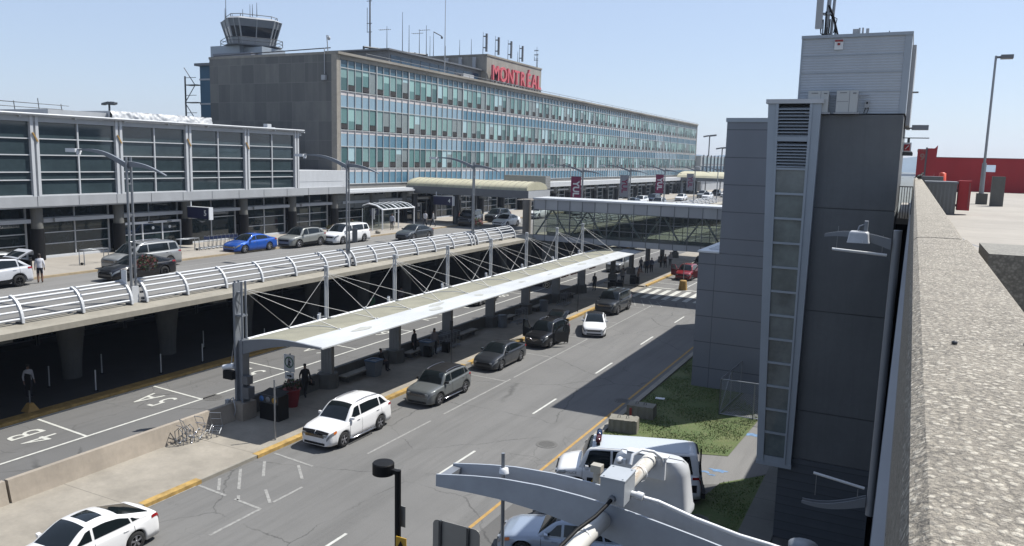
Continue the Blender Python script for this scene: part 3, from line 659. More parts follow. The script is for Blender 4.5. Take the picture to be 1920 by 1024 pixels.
# ------------------------------------------------------------------ the long office slab
def slab():
    t = thing('office_slab', 'long four storey terminal office building with teal windows and blue spandrels', 'building', (-64, 140, 9))
    Y0, Y1 = 66.95, 221.6; X = -55.0
    m = MB(); m.box(-73.3, X-.25, Y0+.3, Y1-.3, 9.0, 22.9); part('core', m, DARKIN, t)
    m = MB(); m.box(-73.4, X-.6, Y0, Y0+.3, 5.2, 23.35); part('gable_wall', m, STONE, t)
    m = MB(); m.box(X-.6, X+.1, Y0-.01, Y0+.6, 9.2, 23.35); part('corner_stone', m, STONEL, t)
    m = MB(); m.box(-73.4, X+.1, Y1-.3, Y1+.2, 5.2, 23.35); part('gable_wall', m, STONE, t)
    m = MB(); m.box(-73.5, X+.35, Y0-.02, Y1+.25, 23.36, 23.62); m.box(X-.2, X+.12, Y0+.6, Y1-.3, 22.9, 23.36); part('cornice', m, mat('cornice_stone', (.38, .35, .3), .8, var=.3, scale=.7, stretch=(1, .25, 1)), t)
    m = MB(); m.tube((X+.1, Y0+5, 23.95), (X+.1, Y1, 23.9), .035, n=5)
    for k in range(40): m.tube((X+.1, Y0+5+k*3.8, 23.6), (X+.1, Y0+5+k*3.8, 23.95), .025, n=4)
    part('roof_rail', m, MGREY, t)
    m = MB(); m.box(-73.3, X-.3, Y0+.3, Y1-.3, 22.9, 23.0); part('roof', m, mat('roof_gravel', (.3, .29, .27), .9), t)
    m = MB(); m.box(X-.2, X-.05, Y0+.6, Y1-.3, 9.2, 9.75); part('base_band', m, concrete('base_band_concrete', (.3, .29, .27), .2), t)
    glassm = [mat('pane_mint', (.28, .45, .43), .12, var=.1, scale=1), mat('pane_mint_dark', (.15, .3, .29), .1), mat('pane_grey', (.29, .34, .34), .12, var=.1, scale=1), mat('pane_teal_dark', (.08, .17, .17), .08), mat('pane_pale', (.5, .62, .64), .15), mat('pane_light_mint', (.4, .57, .55), .15)]
    blues = [mat('spandrel_blue', (.13, .28, .385), .2, var=.06, scale=.6), mat('spandrel_pale_blue', (.34, .48, .545), .2, var=.06, scale=.6), mat('spandrel_deep', (.07, .155, .215), .2)]
    rows = [(19.75, 22.07), (15.64, 17.96), (11.6, 13.8)]
    spans = [(22.07, 22.9, 2), (17.96, 19.2, 0), (13.85, 15.17, 0), (9.82, 11.07, 0)]
    wins = []
    vent = mat('window_vent', (.035, .03, .03), .7); sill = mat('pink_white_sill', (.66, .63, .62), .6, var=.1, scale=2)
    frame = mat('curtain_frame', (.57, .58, .58), .45)
    for r, (z0, z1) in enumerate(rows):
        for k in range(122):
            bay, j = divmod(k, 5); y0 = 67.6+bay*6.4+j*1.256+(.12 if j else .12); y1 = y0+1.13
            if y1 > Y1-.35: continue
            w_ = [[5, 3, 3, 2, 2, 1], [5, 3, 3, 1, 2, 2], [2, 4, 2, 4, 1, 1]][r]
            gm = random.choices(range(6), w_)[0]; vt = (k % 2 == 1) if r == 0 else (k % 2 == 0) if r == 1 else (k % 2 == 1 and random.random() < .7)
            bl = random.random() < .4; bh = random.uniform(.35, .75)
            wins.append((r, k, y0, y1, z0, z1, gm, vt, bl, bh))
    wins.sort(key=lambda a: a[1])
    def winmesh(m, a):
        r, k, y0, y1, z0, z1, gm, vt, bl, bh = a; zb = z0+.62 if vt else z0
        if bl and not vt or (bl and bh > .5):
            zm = zb+(z1-zb)*bh; m.quad((X-.03, y0, zm), (X-.03, y1, zm), (X-.03, y1, z1), (X-.03, y0, z1), mi=[5, 0, 4, 0, 4, 5][gm]); m.quad((X-.03, y0, zb), (X-.03, y1, zb), (X-.03, y1, zm), (X-.03, y0, zm), mi=[1, 3, 2, 3, 2, 1][gm])
        else: m.quad((X-.03, y0, zb), (X-.03, y1, zb), (X-.03, y1, z1), (X-.03, y0, z1), mi=gm)
    far = MB(); farv = MB()
    for i, a in enumerate(wins):
        r, k, y0, y1, z0, z1, gm, vt, bl, bh = a
        if i < 100: m = MB(); winmesh(m, a); w_ = part('window', m, glassm, t)
        else: winmesh(far, a)
        if vt:
            mm = MB() if i < 100 else farv
            mm.box(X-.08, X+.03, y0+.08, y1-.08, z0+.04, z0+.56)
            if i < 100: part('vent', mm, vent, w_)
    o = part('window_rows', far, glassm, t); o['kind'] = 'stuff'; o = part('vent_rows', farv, vent, t); o['kind'] = 'stuff'
    for z0, z1, typ in spans:
        for bay in range(24):
            y0 = 67.62+bay*6.4; pale = (typ == 0 and (bay in (0,) or random.random() < .12 or (bay == 2 and z0 > 17)))
            m = MB()
            for j in range(5):
                ya = y0+.12+j*1.256; yb = ya+1.13; mi = 2 if typ == 2 else (1 if pale or (bay == 2 and j < 2) else 0); m.quad((X-.04, ya, z0), (X-.04, yb, z0), (X-.04, yb, z1), (X-.04, ya, z1), mi=mi)
            part('spandrel', m, blues, t)
    for za, zb in ((19.2, 19.6), (15.17, 15.5), (11.07, 11.45)):
        m = MB(); m.box(X-.12, X-.03, Y0+.6, Y1-.3, za, zb); part('sill_band', m, sill, t)
    for bay in range(25):
        m = MB(); y = 67.55+bay*6.4; m.box(X-.1, X+.1, y-.06 if bay else y-.05, y+.07, 9.75, 22.95)
        for j in range(1, 5):
            if y+j*1.256 < Y1-.4 and bay < 24: m.box(X-.1, X+.06, y+.06+j*1.256-.03, y+.06+j*1.256+.03, 9.78, 22.9)
        part('mullion', m, frame, t)
    m = MB()
    for z in (9.78, 22.07, 19.66, 17.96, 15.55, 13.82, 11.5): m.box(X-.1, X+.05, Y0+.6, Y1-.3, z-.04, z+.04)
    part('transom', m, frame, t)
    # camera and junction at the gable corner
    m = MB(); m.tube((-56.4, 66.8, 21.3), (-56.4, 66.8, 24.0), .05); m.box(-56.7, -56.2, 66.6, 66.9, 20.7, 21.2); m.tube((-56, 66.9, 23.6), (-55.9, 66.6, 25.2), .05); m.tube((-55.9, 66.6, 25.2), (-55.5, 66.4, 25.1), .05); m.lathe([(.001, 0), (.15, .1), (.15, .35), (.05, .4)], (-55.45, 66.4, 24.65)); part('roof_camera', m, LGREY, t)
    # low parapet strips on the roof
    m = MB(); m.tube((-73, 67.3, 23.75), (-56, 67.3, 24.05), .06); part('roof_pipe', m, DGREY, t)
    # sign penthouse
    p = MB(); p.box(-82, -60, 108.7, 128.6, 23.3, 28.5); P = part('penthouse', p, concrete('penthouse_concrete', (.46, .44, .385), .3, drip=.5), t)
    m = MB(); m.box(-82.1, -59.9, 108.6, 128.7, 28.5, 28.75); part('coping', m, CONC, P)
    m = MB(); m.box(-70, -61, 84.6, 108.7, 23.3, 26.2); P2 = part('glazed_penthouse', m, MGREY, t)
    m = MB()
    for k in range(10): m.box(-60.98, -60.95, 85+2.3*k, 85+2.3*k+2.15, 24.6, 25.7)
    m.box(-60.98, -60.95, 85, 108, 23.6, 24.45); part('glazing', m, mat('penthouse_glass', (.03, .075, .13), .1), P2)
    m = MB(); m.box(-71, -60.5, 84, 108.6, 26.2, 26.4); part('roof', m, MGREY, P2)
    # letters
    full = 'MONTRÉAL'; ys = [110.2, 112.8, 115.3, 117.5, 119.7, 122.0, 124.1, 126.1]
    for ch, y in zip(full, ys):
        tm = text_mb(ch, 3.2, (-59.3, y, 24.95), (0, 1, 0), (0, 0, 1), depth=.35, bold=.035, xs=.95, base=True)
        part('sign_letter', tm, [mat('sign_red', (.66, .15, .18), .5)], P, label='red letter %s of the rooftop name sign' % ch)
    m = MB()
    for k in range(17): m.box(-59.9, -59.5, 110+k*1.1, 110.15+k*1.1, 23.6, 25.0)
    m.box(-59.7, -59.5, 109.8, 128.2, 24.9, 25.0); part('sign_support', m, LGREY, P)
    return t
slab()
# rooftop antennas
def antenna(name, label, x, y, z, h, r=.05, extras=None, cat='antenna', mt=None):
    t = thing(name, label, cat, (x, y, z), None)
    m = MB(); m.tube((x, y, z), (x, y, z+h), r, r*.5, n=6); part('mast', m, mt or MGREY, t)
    if extras:
        m = MB(); extras(m, x, y, z, h); part('fittings', m, mt or MGREY, t)
    return t
def ex_cross(m, x, y, z, h):
    for q in (.35, .42, .6, .63, .8, .83): m.box(x-.5, x+.3, y-.05, y+.05, z+h*q, z+h*q+.07)
    m.tube((x-.45, y, z+h*.35), (x-.45, y, z+h*.55), .04)
def ex_panel(m, x, y, z, h): m.box(x+.3, x+.55, y+.2, y+.5, z+h*.15, z+h*.95); m.box(x, x+.4, y, y+.3, z+h*.3, z+h*.34); m.box(x, x+.4, y, y+.3, z+h*.8, z+h*.84)
def ex_yagi(m, x, y, z, h):
    m.tube((x-1.2, y, z+h*.85), (x+.6, y, z+h*.85), .025, n=4)
    for k in range(6): m.tube((x-1.1+k*.3, y-.3, z+h*.85), (x-1.1+k*.3, y+.3, z+h*.85), .02, n=4)
def ex_arm(m, x, y, z, h): m.tube((x, y, z+h), (x+1.1, y+.4, z+h-.6), .07, n=6); m.lathe([(.001, 0), (.15, .05), (.15, .3)], (x+1.1, y+.4, z+h-.95), n=8)
antenna('radio_mast', 'tallest lattice radio mast rising out of the picture above the office roof', -66.5, 88, 23.6, 16, .16, ex_cross)
antenna('whip_antenna', 'long pale whip antenna rising out of the picture left of the sign', -57.2, 92, 23.6, 12, .07, None, mt=LGREY)
specs = [(-61.2, 84.5, 26.3, 2.9, 'yagi antenna just right of the tallest mast', ex_yagi), (-60.9, 87.5, 26.4, 5.0, 'slim whip antenna, tallest of the group on the glazed penthouse', None), (-60.9, 89.0, 26.4, 3.6, 'thin antenna with a knuckle right of the tallest whip', None),
         (-60.8, 91.3, 26.4, 3.4, 'short crossbar antenna in the middle of the penthouse group', ex_yagi), (-60.8, 93, 26.4, 4.2, 'ladder shaped antenna near the bent arm pole', ex_yagi), (-60.8, 94.8, 26.4, 3.6, 'pole with a bent camera arm at the end of the glazed penthouse', ex_arm),
         (-70.5, 108.9, 28.7, 3.2, 'thin antenna at the left end of the sign block roof', None), (-67.6, 108.9, 28.7, 1.6, 'short stub antenna on the sign block roof', None), (-65.0, 108.9, 28.7, 2.4, 'forked antenna on the sign block roof', None), (-62.9, 108.9, 28.7, 2.4, 'straight antenna near the sign block corner', None),
         (-61.0, 109.2, 28.7, 3.4, 'panel antenna pole at the corner above the letter M', ex_panel), (-61, 113.2, 28.7, 3.4, 'panel antenna pole above the letter O', ex_panel), (-61, 117.6, 28.7, 3.4, 'panel antenna pole above the letter T', ex_panel), (-61, 121.8, 28.7, 3.2, 'panel antenna pole above the letter R', ex_panel), (-60.4, 127.4, 28.7, 3.6, 'thin antenna above the letter A', ex_cross), (-60.6, 128.2, 28.7, 2.6, 'right hand thin antenna at the end of the sign block', None), (-60.9, 121, 28.7, 2.0, 'tiny antenna between the last two panel poles', None)]
for x, y, z, h, L, ex in specs: antenna('roof_antenna', L, x, y, z, h, .06, ex)['group'] = 'antennas on the office roof'
t = thing('antenna_frame', 'horizontal steel antenna frame on the glazed penthouse roof', 'steel frame', (-66, 90, 26.4))
m = MB(); m.tube((-66, 86, 27.0), (-62, 95, 26.9), .14); m.tube((-66, 86, 26.5), (-62, 95, 26.5), .1)
for k in range(6): m.box(-66+k*.8-.1, -66+k*.8+.1, 86+1.8*k-.1, 86+1.8*k+.1, 26.4, 27.1)
part('beam', m, DGREY, t)
for i, x in enumerate((-67, -64.5, -62)):
    m = MB(); m.box(x-.28, x+.28, 108.2, 108.45, 25.9, 28.3); m.box(x-.05, x+.05, 108.45, 108.7, 26.6, 26.8)
    solo('panel_antenna', m, LGREY, 'grey panel antenna on the shaded side of the sign block, %s from the left' % ords[i], 'antenna', 'panel antennas on the sign block wall')
t = thing('roof_air_unit', 'boxy air handling unit on the office roof before the sign block', 'air unit', (-58.6, 101, 23.6))
m = MB(); m.box(-60, -58.4, 99, 102, 23.6, 24.8); part('casing', m, LGREY, t); m = MB(); m.box(-59.6, -58.8, 98.97, 99, 23.8, 24.6); part('grille', m, DGREY, t)

# ------------------------------------------------------------------ control tower
t = thing('control_tower', 'airport control tower with slanted glass cab behind the stone gable', 'tower', (-95, 95, 0))
def octo(r, z, rot=None, sx=1.):
    S = r; c_ = r*.66; P_ = [(S, -c_), (S, c_), (c_, S), (-c_, S), (-S, c_), (-S, -c_), (-c_, -S), (c_, -S)]; a = R(-33); return [(-94.8+x*math.cos(a)-y*math.sin(a), 95+x*math.sin(a)+y*math.cos(a), z) for x, y in P_]
m = MB(); m.box(-99, -91, 91, 99, 0, 27.9); part('shaft', m, ribbed('tower_ribbed', (.27, .28, .33), .5, 0, .8), t)
m = MB(); m.box(-100.1, -93.9, 91.6, 99, 27.5, 29.15); m.box(-93.9, -90.2, 92.5, 97.5, 27.5, 28.9); part('machine_room', m, CLAD2, t)
m = MB(); a, b = octo(4.1, 29.1), octo(4.1, 29.25); m.add(a+b, [(i, (i+1) % 8, (i+1) % 8+8, i+8) for i in range(8)]+[tuple(range(7, -1, -1)), tuple(range(8, 16))]); part('gallery', m, MGREY, t)
zs = [29.35, 30.4, 31.9, 33.0]; rs = [3.0, 3.3, 3.72, 4.02]
def ringq(m, k, z0, z1, r0, r1, inset=0.):
    A, B = octo(r0, z0), octo(r1, z1); i, j = k, (k+1) % 8
    p = [Vector(A[i]), Vector(A[j]), Vector(B[j]), Vector(B[i])]
    if inset: c = sum(p, Vector())/4; p = [q+(c-q)*inset for q in p]
    m.quad(*p)
m = MB()
for k in range(8): ringq(m, k, zs[0], zs[1], rs[0], rs[1])
m.add(octo(rs[0], zs[0]), [tuple(range(7, -1, -1))]); part('cab_base', m, LGREY, t)
for k in range(8):
    m = MB(); ringq(m, k, zs[1], zs[2], rs[1], rs[2]); part('cab_window', m, mat('cab_glass', (.015, .022, .035), .06), t)
    m = MB(); A, B = octo(rs[0]+.05, zs[0]), octo(rs[3]+.05, zs[3]); m.tube(A[k], B[k], .12, n=5); A2 = [(Vector(A[k])+Vector(A[(k+1) % 8]))/2, (Vector(B[k])+Vector(B[(k+1) % 8]))/2]; m.tube(A2[0], A2[1], .08, n=5); part('cab_mullion', m, LGREY, t)
m = MB()
for k in range(8): ringq(m, k, zs[2], zs[3], rs[2], rs[3])
part('cab_fascia', m, STEEL, t)
m = MB(); m.add(octo(4.08, 33.0)+octo(3.6, 33.3), [(i, (i+1) % 8, (i+1) % 8+8, i+8) for i in range(8)]+[tuple(range(8, 16)), tuple(range(7, -1, -1))]); part('roof', m, LGREY, t)
m = MB(); A, B = octo(3.5, 33.25), octo(3.5, 33.7)
for k in range(8): m.tube(A[k], B[k], .06, n=4); m.tube(B[k], B[(k+1) % 8], .06, n=4)
part('roof_rail', m, MGREY, t)
m = MB(); A, B, C_ = octo(4.15, 29.25), octo(4.15, 30.2), octo(4.15, 29.7)
for k in range(8): m.tube(A[k], B[k], .06, n=4); m.tube(B[k], B[(k+1) % 8], .05, n=4); m.tube(C_[k], C_[(k+1) % 8], .04, n=4)
part('gallery_rail', m, DGREY, t)
for dx, dy, h in ((-3.6, -1.5, 4.5), (-2, -3.2, 1.0), (0, 0, 2.0), (1.5, -3, .7), (3, -2.5, 1.4), (3.4, -2, 1.7), (-3.8, 0, .9)):
    m = MB(); m.tube((-95+dx, 95+dy, 33.4), (-95+dx, 95+dy, 33.8+h), .07, .03, n=5); part('antenna', m, MGREY, t)
# rear stair block
t = thing('stair_tower', 'blue glazed stair block with black fire stairs left of the stone gable', 'building', (-77, 74, 0))
m = MB(); m.box(-78.4, -73.5, 70, 84, 0, 23.1); part('core', m, mat('stair_blue_glass', (.09, .19, .28), .6, spec=.2), t)
for k in range(6):
    m = MB(); m.box(-78.45, -73.5, 69.93, 69.99, 6.9+2.9*k, 7.1+2.9*k); part('floor_band', m, LGREY, t)
m = MB(); m.box(-78.9, -73.5, 69.6, 84, 23.1, 23.4); part('roof', m, MGREY, t)
m = MB(); m.tube((-80.4, 69.5, 5), (-80.4, 69.5, 21.9), .1, n=6)
for k in range(7):
    z = 8.2+2.1*k; m.box(-80.4, -78.4, 69.4, 70.4, z, z+.1); m.tube((-80.4, 69.4, z+.9), (-78.4, 69.4, z+.9), .035, n=4); m.tube((-80.4 if k % 2 else -78.6, 69.4, z), (-78.6 if k % 2 else -80.4, 69.4, z+2.1), .05, n=4)
part('fire_stairs', m, DGREY, t)

# ------------------------------------------------------------------ far terminal wing, far lamps, horizon
t = thing('far_terminal_wing', 'low glazed terminal wing beyond the far end of the office slab', 'building', (-50, 240, 5))
m = MB(); m.box(-60, -53.5, 222.0, 320, 5.1, 15.0); part('core', m, LGREY, t)
m = MB(); m.box(-53.48, -53.4, 223, 320, 10.0, 12.2); part('glazing', m, mat('wing_glass', (.2, .3, .38), .15), t)
m = MB(); m.box(-53.48, -53.42, 224, 320, 12.8, 14.6); part('glazing', m, mat('wing_pale_glass', (.42, .5, .52), .3), t)
m = MB()
for k in range(20): m.box(-53.4, -53.1, 224+4.6*k, 224.25+4.6*k, 9.6, 15.3)
part('mullion', m, MGREY, t)
t = thing('far_entrance_canopy', 'cream vaulted entrance canopy at the far end of the front, beyond the banners', 'canopy', (-44, 212, 5))
m = MB(); pr = [(204+9*math.cos(R(a))+4.5, 9.3+1.5*math.sin(R(a))) for a in range(180, -1, -20)]; m.prism(pr, 'x', -54, -35); part('vault', m, VAULT, t)
m = MB(); m.box(-54, -34.8, 199.3, 217.8, 8.5, 9.3); part('fascia', m, MGREY, t)
m = MB()
for x in (-36, -53): m.tube((x, 201, 5), (x, 201, 8.5), .4); m.tube((x, 216, 5), (x, 216, 8.5), .4)
part('pier', m, LGREY, t)
def farlamp(x, y, h, z0, L):
    t = thing('tall_lamp', L, 'lamp', (x, y, z0), 'tall lamps on the horizon')
    m = MB(); m.tube((x, y, z0), (x, y, z0+h), .17, n=6); part('pole', m, MGREY, t)
    m = MB(); m.obox((x-.9, y, z0+h-.1), (.8, 0, .15), (0, .5, 0), (0, 0, .18)); m.obox((x+1, y, z0+h+.1), (.9, 0, .1), (0, .5, 0), (0, 0, .22)); part('lamp_head', m, MGREY, t)
farlamp(-53.3, 230, 5.8, 15, 'tall dark lamp on the horizon just right of the office slab end')
farlamp(-49.5, 230, 12.4, 5, 'shorter dark lamp on the horizon next to the blue grey building')
m = MB(); random.seed(3)
pts = []
for k in range(120):
    x = -1500+k*32; pts.append((x, 17+5*math.sin(k*.7)+4*math.sin(k*.23+1)+random.uniform(-1.5, 1.5)))
def hf(u, v):
    i = min(int(u*119), 118); f = u*119-i; h = pts[i][1]*(1-f)+pts[i+1][1]*f; return (-1500+u*3808, 1500+v*600, h*math.sin(v*math.pi)*1.6+6)
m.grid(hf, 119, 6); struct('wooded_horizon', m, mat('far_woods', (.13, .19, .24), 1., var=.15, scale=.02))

# ------------------------------------------------------------------ cable stayed platform canopy
MY = [27.15, 33.35, 39.75, 46.0, 52.25, 58.45, 64.7, 70.9, 77.1]
t = thing('platform_canopy', 'long white cable stayed canopy roof over the platform between the two roads', 'canopy', (-28.2, 27, 0))
CX0, CXM, CX1 = -28.0, -24.7, -23.05
CABLE = mat('stay_cable_grey', (.42, .42, .41), .5, .2)
def croof(u): # u 0..1 from mast side to the membrane edge
    return (CX0+(CXM-CX0)*u, 4.02+.37*math.sin(u*math.pi*.55))
for k in range(8):
    a, b = MY[k]-.1, (MY[k+1]-.1 if k < 7 else 75.0)
    def f(u, v, a=a, b=b):
        x, z = croof(u); y = a+(b-a)*v; return (x, y, z+.05*math.sin(v*math.pi)*math.sin(u*math.pi))
    m = MB(); m.grid(f, 12, 10); part('roof_membrane', m, ROOFP, t)
x_, z_ = croof(1)
m = MB(); m.prism([(CXM-.02, z_+.015), (CX1, 4.31), (CX1, 4.25), (CXM-.02, z_-.06)], 'y', 27.0, 75.2)
part('edge_panel', m, WSTRIP, t)
m = MB()
random.seed(5)
for k, y in enumerate((31.0, 37.6, 38.6, 43.0, 49.4, 54.0, 60.9, 64.9, 66.3, 72.0)):
    zz = lambda x: z_+.02+(4.315-z_-.015)*(x-CXM)/(CX1-CXM); cx_ = -24.0+random.uniform(-.35, .3); ra, rb = random.uniform(.12, .26), random.uniform(.3, .8)
    P9 = [(cx_+ra*(1+.25*math.sin(3*a+k))*math.cos(a), y+rb*(1+.2*math.sin(2*a+k*2))*math.sin(a)) for a in (2*math.pi*i/16 for i in range(16))]
    m.add([(a, b, zz(a)+.004) for a, b in P9], [tuple(range(16))])
part('roof_stain', m, mat('roof_dirt', (.5, .505, .48), .7, var=.2, scale=3), t)
m = MB(); m.tube((CX0-.05, 27, 4.0), (CX0-.05, 75, 4.0), .09); part('edge_beam', m, WHITE2, t)
def beam(y, end=False):
    N = 10; up = []; lo = []
    for i in range(N+1):
        u = i/N; x = CX0-.1+(CX1-CX0)*u; 
        z = croof(min(1, (x-CX0)/(CXM-CX0)))[1] if x < CXM else z_+(4.31-z_)*(x-CXM)/(CX1-CXM)
        up.append((x, z-.03 if not end else z+.02)); lo.append((x, z-.07-.62*(1-u)**1.3))
    m = MB(); m.prism(up+lo[::-1], 'y', y-.06, y+.06); return m
for k, y in enumerate(MY[:8]): part('arch_beam', beam(y-.12, k == 0), STEEL, t)
for k in range(7):   # slim intermediate ribs lying on the membrane
    y = (MY[k]+MY[k+1])/2; m = MB(); m.path([(croof(i/8)[0], y, croof(i/8)[1]+.05*math.sin(i/8*math.pi)+.015) for i in range(9)], .022, n=5); part('rib', m, WSTRIP, t)
for k, y in enumerate(MY):
    if k == 8: continue
    m = MB(); n = 10
    for dx, dy in (((-.22, -.12), (-.22, .12), (.22, -.12), (.22, .12)) if k == 0 else ((-.075, 0), (.075, 0))):
        m.tube((-28.15+dx, y+dy, 3.9), (-28.15+dx, y+dy, 6.9), .055, n=n)
    m.box(-28.3, -28.0, y-.08, y+.08, 6.3, 6.36); m.lathe([(.14, 6.82), (.14, 6.95)], (-28.15, y, 0), n=8) if k else m.box(-28.42, -27.88, y-.18, y+.18, 5.2, 5.28)
    part('mast', m, WHITE if k else STEEL, t)
    m = MB()
    if k == 0: m.box(-28.42, -28.3, y-.22, y+.22, .9, 6.8); m.box(-28.0, -27.88, y-.22, y+.22, .9, 4.1); m.box(-28.3, -28.0, y-.04, y+.04, .9, 4.0)
    else:
        for dx in (-.3, -.1, .1, .3): m.box(-28.1+dx-.07, -28.1+dx+.07, y-.12, y+.12, .95, 4.1)
        m.box(-28.45, -27.75, y-.1, y+.1, .95, 2.6)
    part('column', m, STEEL if k == 0 else mat('pillar_grey', (.34, .345, .335), .6, var=.1, scale=1.5), t)
    m = MB(); m.lathe([(.62, .15), (.58, .95)], (-28.1, y, 0), n=8, smooth=False) if k else m.box(-28.65, -27.7, y-.45, y+.45, .15, 1.0)
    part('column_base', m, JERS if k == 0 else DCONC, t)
    if k:
        m = MB(); m.tube((-28.35, y-.35, 4.0), (-28.35, y-.35, 4.35), .09); m.tube((-28.2, y-.6, 4.0), (-28.2, y-.6, 4.32), .08); part('anchor_pots', m, WHITE, t)
    # stays
    top = Vector((-28.1, y, 6.55)); Yn = y+6.2
    tgt = [((-24.7, y+3.1, z_), 0), ((-24.7, y+6.2, z_), 0), ((-28.0, y+3.1, 4.1), 0), ((-28.0, y-3.1, 4.1), 1), ((-24.8, y-.1, z_), 0)]
    if k == 0: tgt = [tgt[0], tgt[1], tgt[2], ((-28.75, y-.1, 2.75), 0)]
    if k == 7: tgt = [((-24.8, y+2.6, z_), 0), ((-28.0, y-3.1, 4.1), 1), ((-24.8, y-.1, z_), 0)]
    for (p, _) in tgt:
        m = MB(); P_ = Vector(p); m.tube(top, P_, .014, n=5); d = (P_-top); m.tube(top+d*.82, P_-d*.03, .026, n=5); c = part('stay_cable', m, CABLE, t)
        m = MB(); m.lathe([(.001, .0), (.07, .01), (.07, .06), (.001, .1)], (P_.x, P_.y, P_.z-.02), n=6); part('anchor', m, WHITE, c)
m = MB(); m.grid(lambda u, v: (CX0+(CX1-CX0)*u, 78+32*v, 4.02+.33*math.sin(u*2.2)), 8, 8); m.prism([(CX1-.02, 4.3), (CX1, 4.3), (CX1, 4.2), (CX1-.02, 4.2)], 'y', 78, 110); part('rear_roof', m, ROOFP, t)
for k in range(5):
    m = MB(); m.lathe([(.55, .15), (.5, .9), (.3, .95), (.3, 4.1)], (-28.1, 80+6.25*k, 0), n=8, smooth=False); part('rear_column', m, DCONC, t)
m = MB(); m.tube((-28.45, 26.95, 2.72), (-29.05, 26.85, 2.6), .13, n=12); part('floodlight_tube', m, WHITE2, t)
m = MB(); m.box(-28.95, -28.35, 26.7, 27.0, 2.1, 2.5); part('floodlight', m, BLACK, t)
m = MB(); m.box(-27.85, -27.5, 26.85, 27.2, 1.95, 2.35); m.box(-27.85, -27.45, 26.85, 27.25, 1.25, 1.8); part('junction_box', m, MGREY, t)
m = MB(); m.box(-28.75, -28.55, 26.6, 26.8, .7, 1.1); m.path([(-28.65, 26.7, .7), (-28.65, 26.7, .2)], .03); m.path([(-28.5, 26.65, 1.1), (-28.2, 26.6, 1.3), (-28.05, 26.6, .7), (-28.2, 26.65, .4)], .03, n=6); part('electrical_box', m, LGREY, t)
for k, y in enumerate((33.2, 46, 58.5, 69.5)):
    m = MB(); m.lathe([(.4, 3.75), (.4, 3.8)], (-24.9, y+1.4, 0), n=14); m.lathe([(.001, 3.62), (.3, 3.68), (.42, 3.76)], (-24.9, y+1.4, 0), n=14); m.tube((-24.9, y+1.4, 3.8), (-24.9, y+1.4, 4.3), .03); part('lamp', m, WHITE, t)
# D sign, stop letters
def round_sign(y, ch, label):
    t = thing('platform_sign', label, 'sign', (-27.4, y, 2.6))
    m = MB(); m.lathe([(.001, -.05), (.31, -.05), (.31, .05), (.001, .05)], (-25.6, y, 2.95), 'y', n=20, smooth=False); part('disc', m, BLACK, t)
    m = MB(); m.lathe([(.24, -.056), (.29, -.056)], (-25.6, y, 2.95), 'y', n=20, smooth=False, cap=False); part('ring', m, SIGNW, t)
    part('letter', text_mb(ch, .42, (-25.6, y-.06, 2.95), (1, 0, 0), (0, 0, 1), bold=.02), SIGNW, t)
    m = MB(); m.box(-27.9, -26.05, y-.05, y+.05, 2.75, 3.2); m.tube((-25.6, y, 3.35), (-25.6, y, 4.3), .03); part('arm', m, NAVY, t)
round_sign(57.2, 'D', 'round black platform sign with a white letter D hanging under the canopy')
for i, (y, c) in enumerate(((65.4, 'red'), (67.6, 'red'), (72.4, 'red'))):
    m = MB(); m.box(-27.9, -27.8, y, y+1.5, 2.3, 3.4); solo('poster_panel', m, mat('poster_red', (.38, .06, .045), .6, var=.5, scale=2.2), ['red advertising panel just right of the round letter sign under the canopy', 'second red advertising panel under the canopy, beside the first', 'red advertising panel under the far end of the canopy'][i], 'poster')

# barrier wall, benches, bins
def jersey(y0, y1, label, mt=JERS):
    m = MB(); m.prism([(-28.72, .1), (-28.12, .1), (-28.2, .42), (-28.32, .98), (-28.52, .98), (-28.62, .42)], 'y', y0, y1); return solo('concrete_barrier', m, mt, label, 'barrier', 'concrete barriers along the platform')
jersey(-12, 7.4, 'concrete barrier section outside the left edge, nearest the camera')
jersey(7.5, 15.95, 'short visible concrete barrier section at the left edge, left of the cracked joint')
jersey(16.05, 26.68, 'long concrete barrier section ending at the canopy end column')
m = MB()
for k in range(7):
    y0, y1 = (MY[k]+.62, MY[k+1]-.6)
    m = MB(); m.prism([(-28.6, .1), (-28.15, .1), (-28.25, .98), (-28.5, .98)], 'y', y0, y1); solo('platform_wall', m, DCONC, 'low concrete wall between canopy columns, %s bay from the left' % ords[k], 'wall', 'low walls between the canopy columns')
for k in range(6):
    y = MY[k+1]; t = thing('platform_bench', 'concrete bench against the low wall in the %s bay from the left of the canopy' % ords[k+1], 'bench', (-27.75, y+2.2, .15), 'benches under the canopy')
    m = MB(); m.box(-28.1, -27.55, y+.9, y+3.4, .48, .56); part('seat', m, CONC, t)
    for yy in (y+1.2, y+3.0): m = MB(); m.box(-28.05, -27.65, yy, yy+.12, .15, .48); part('leg', m, DCONC, t)
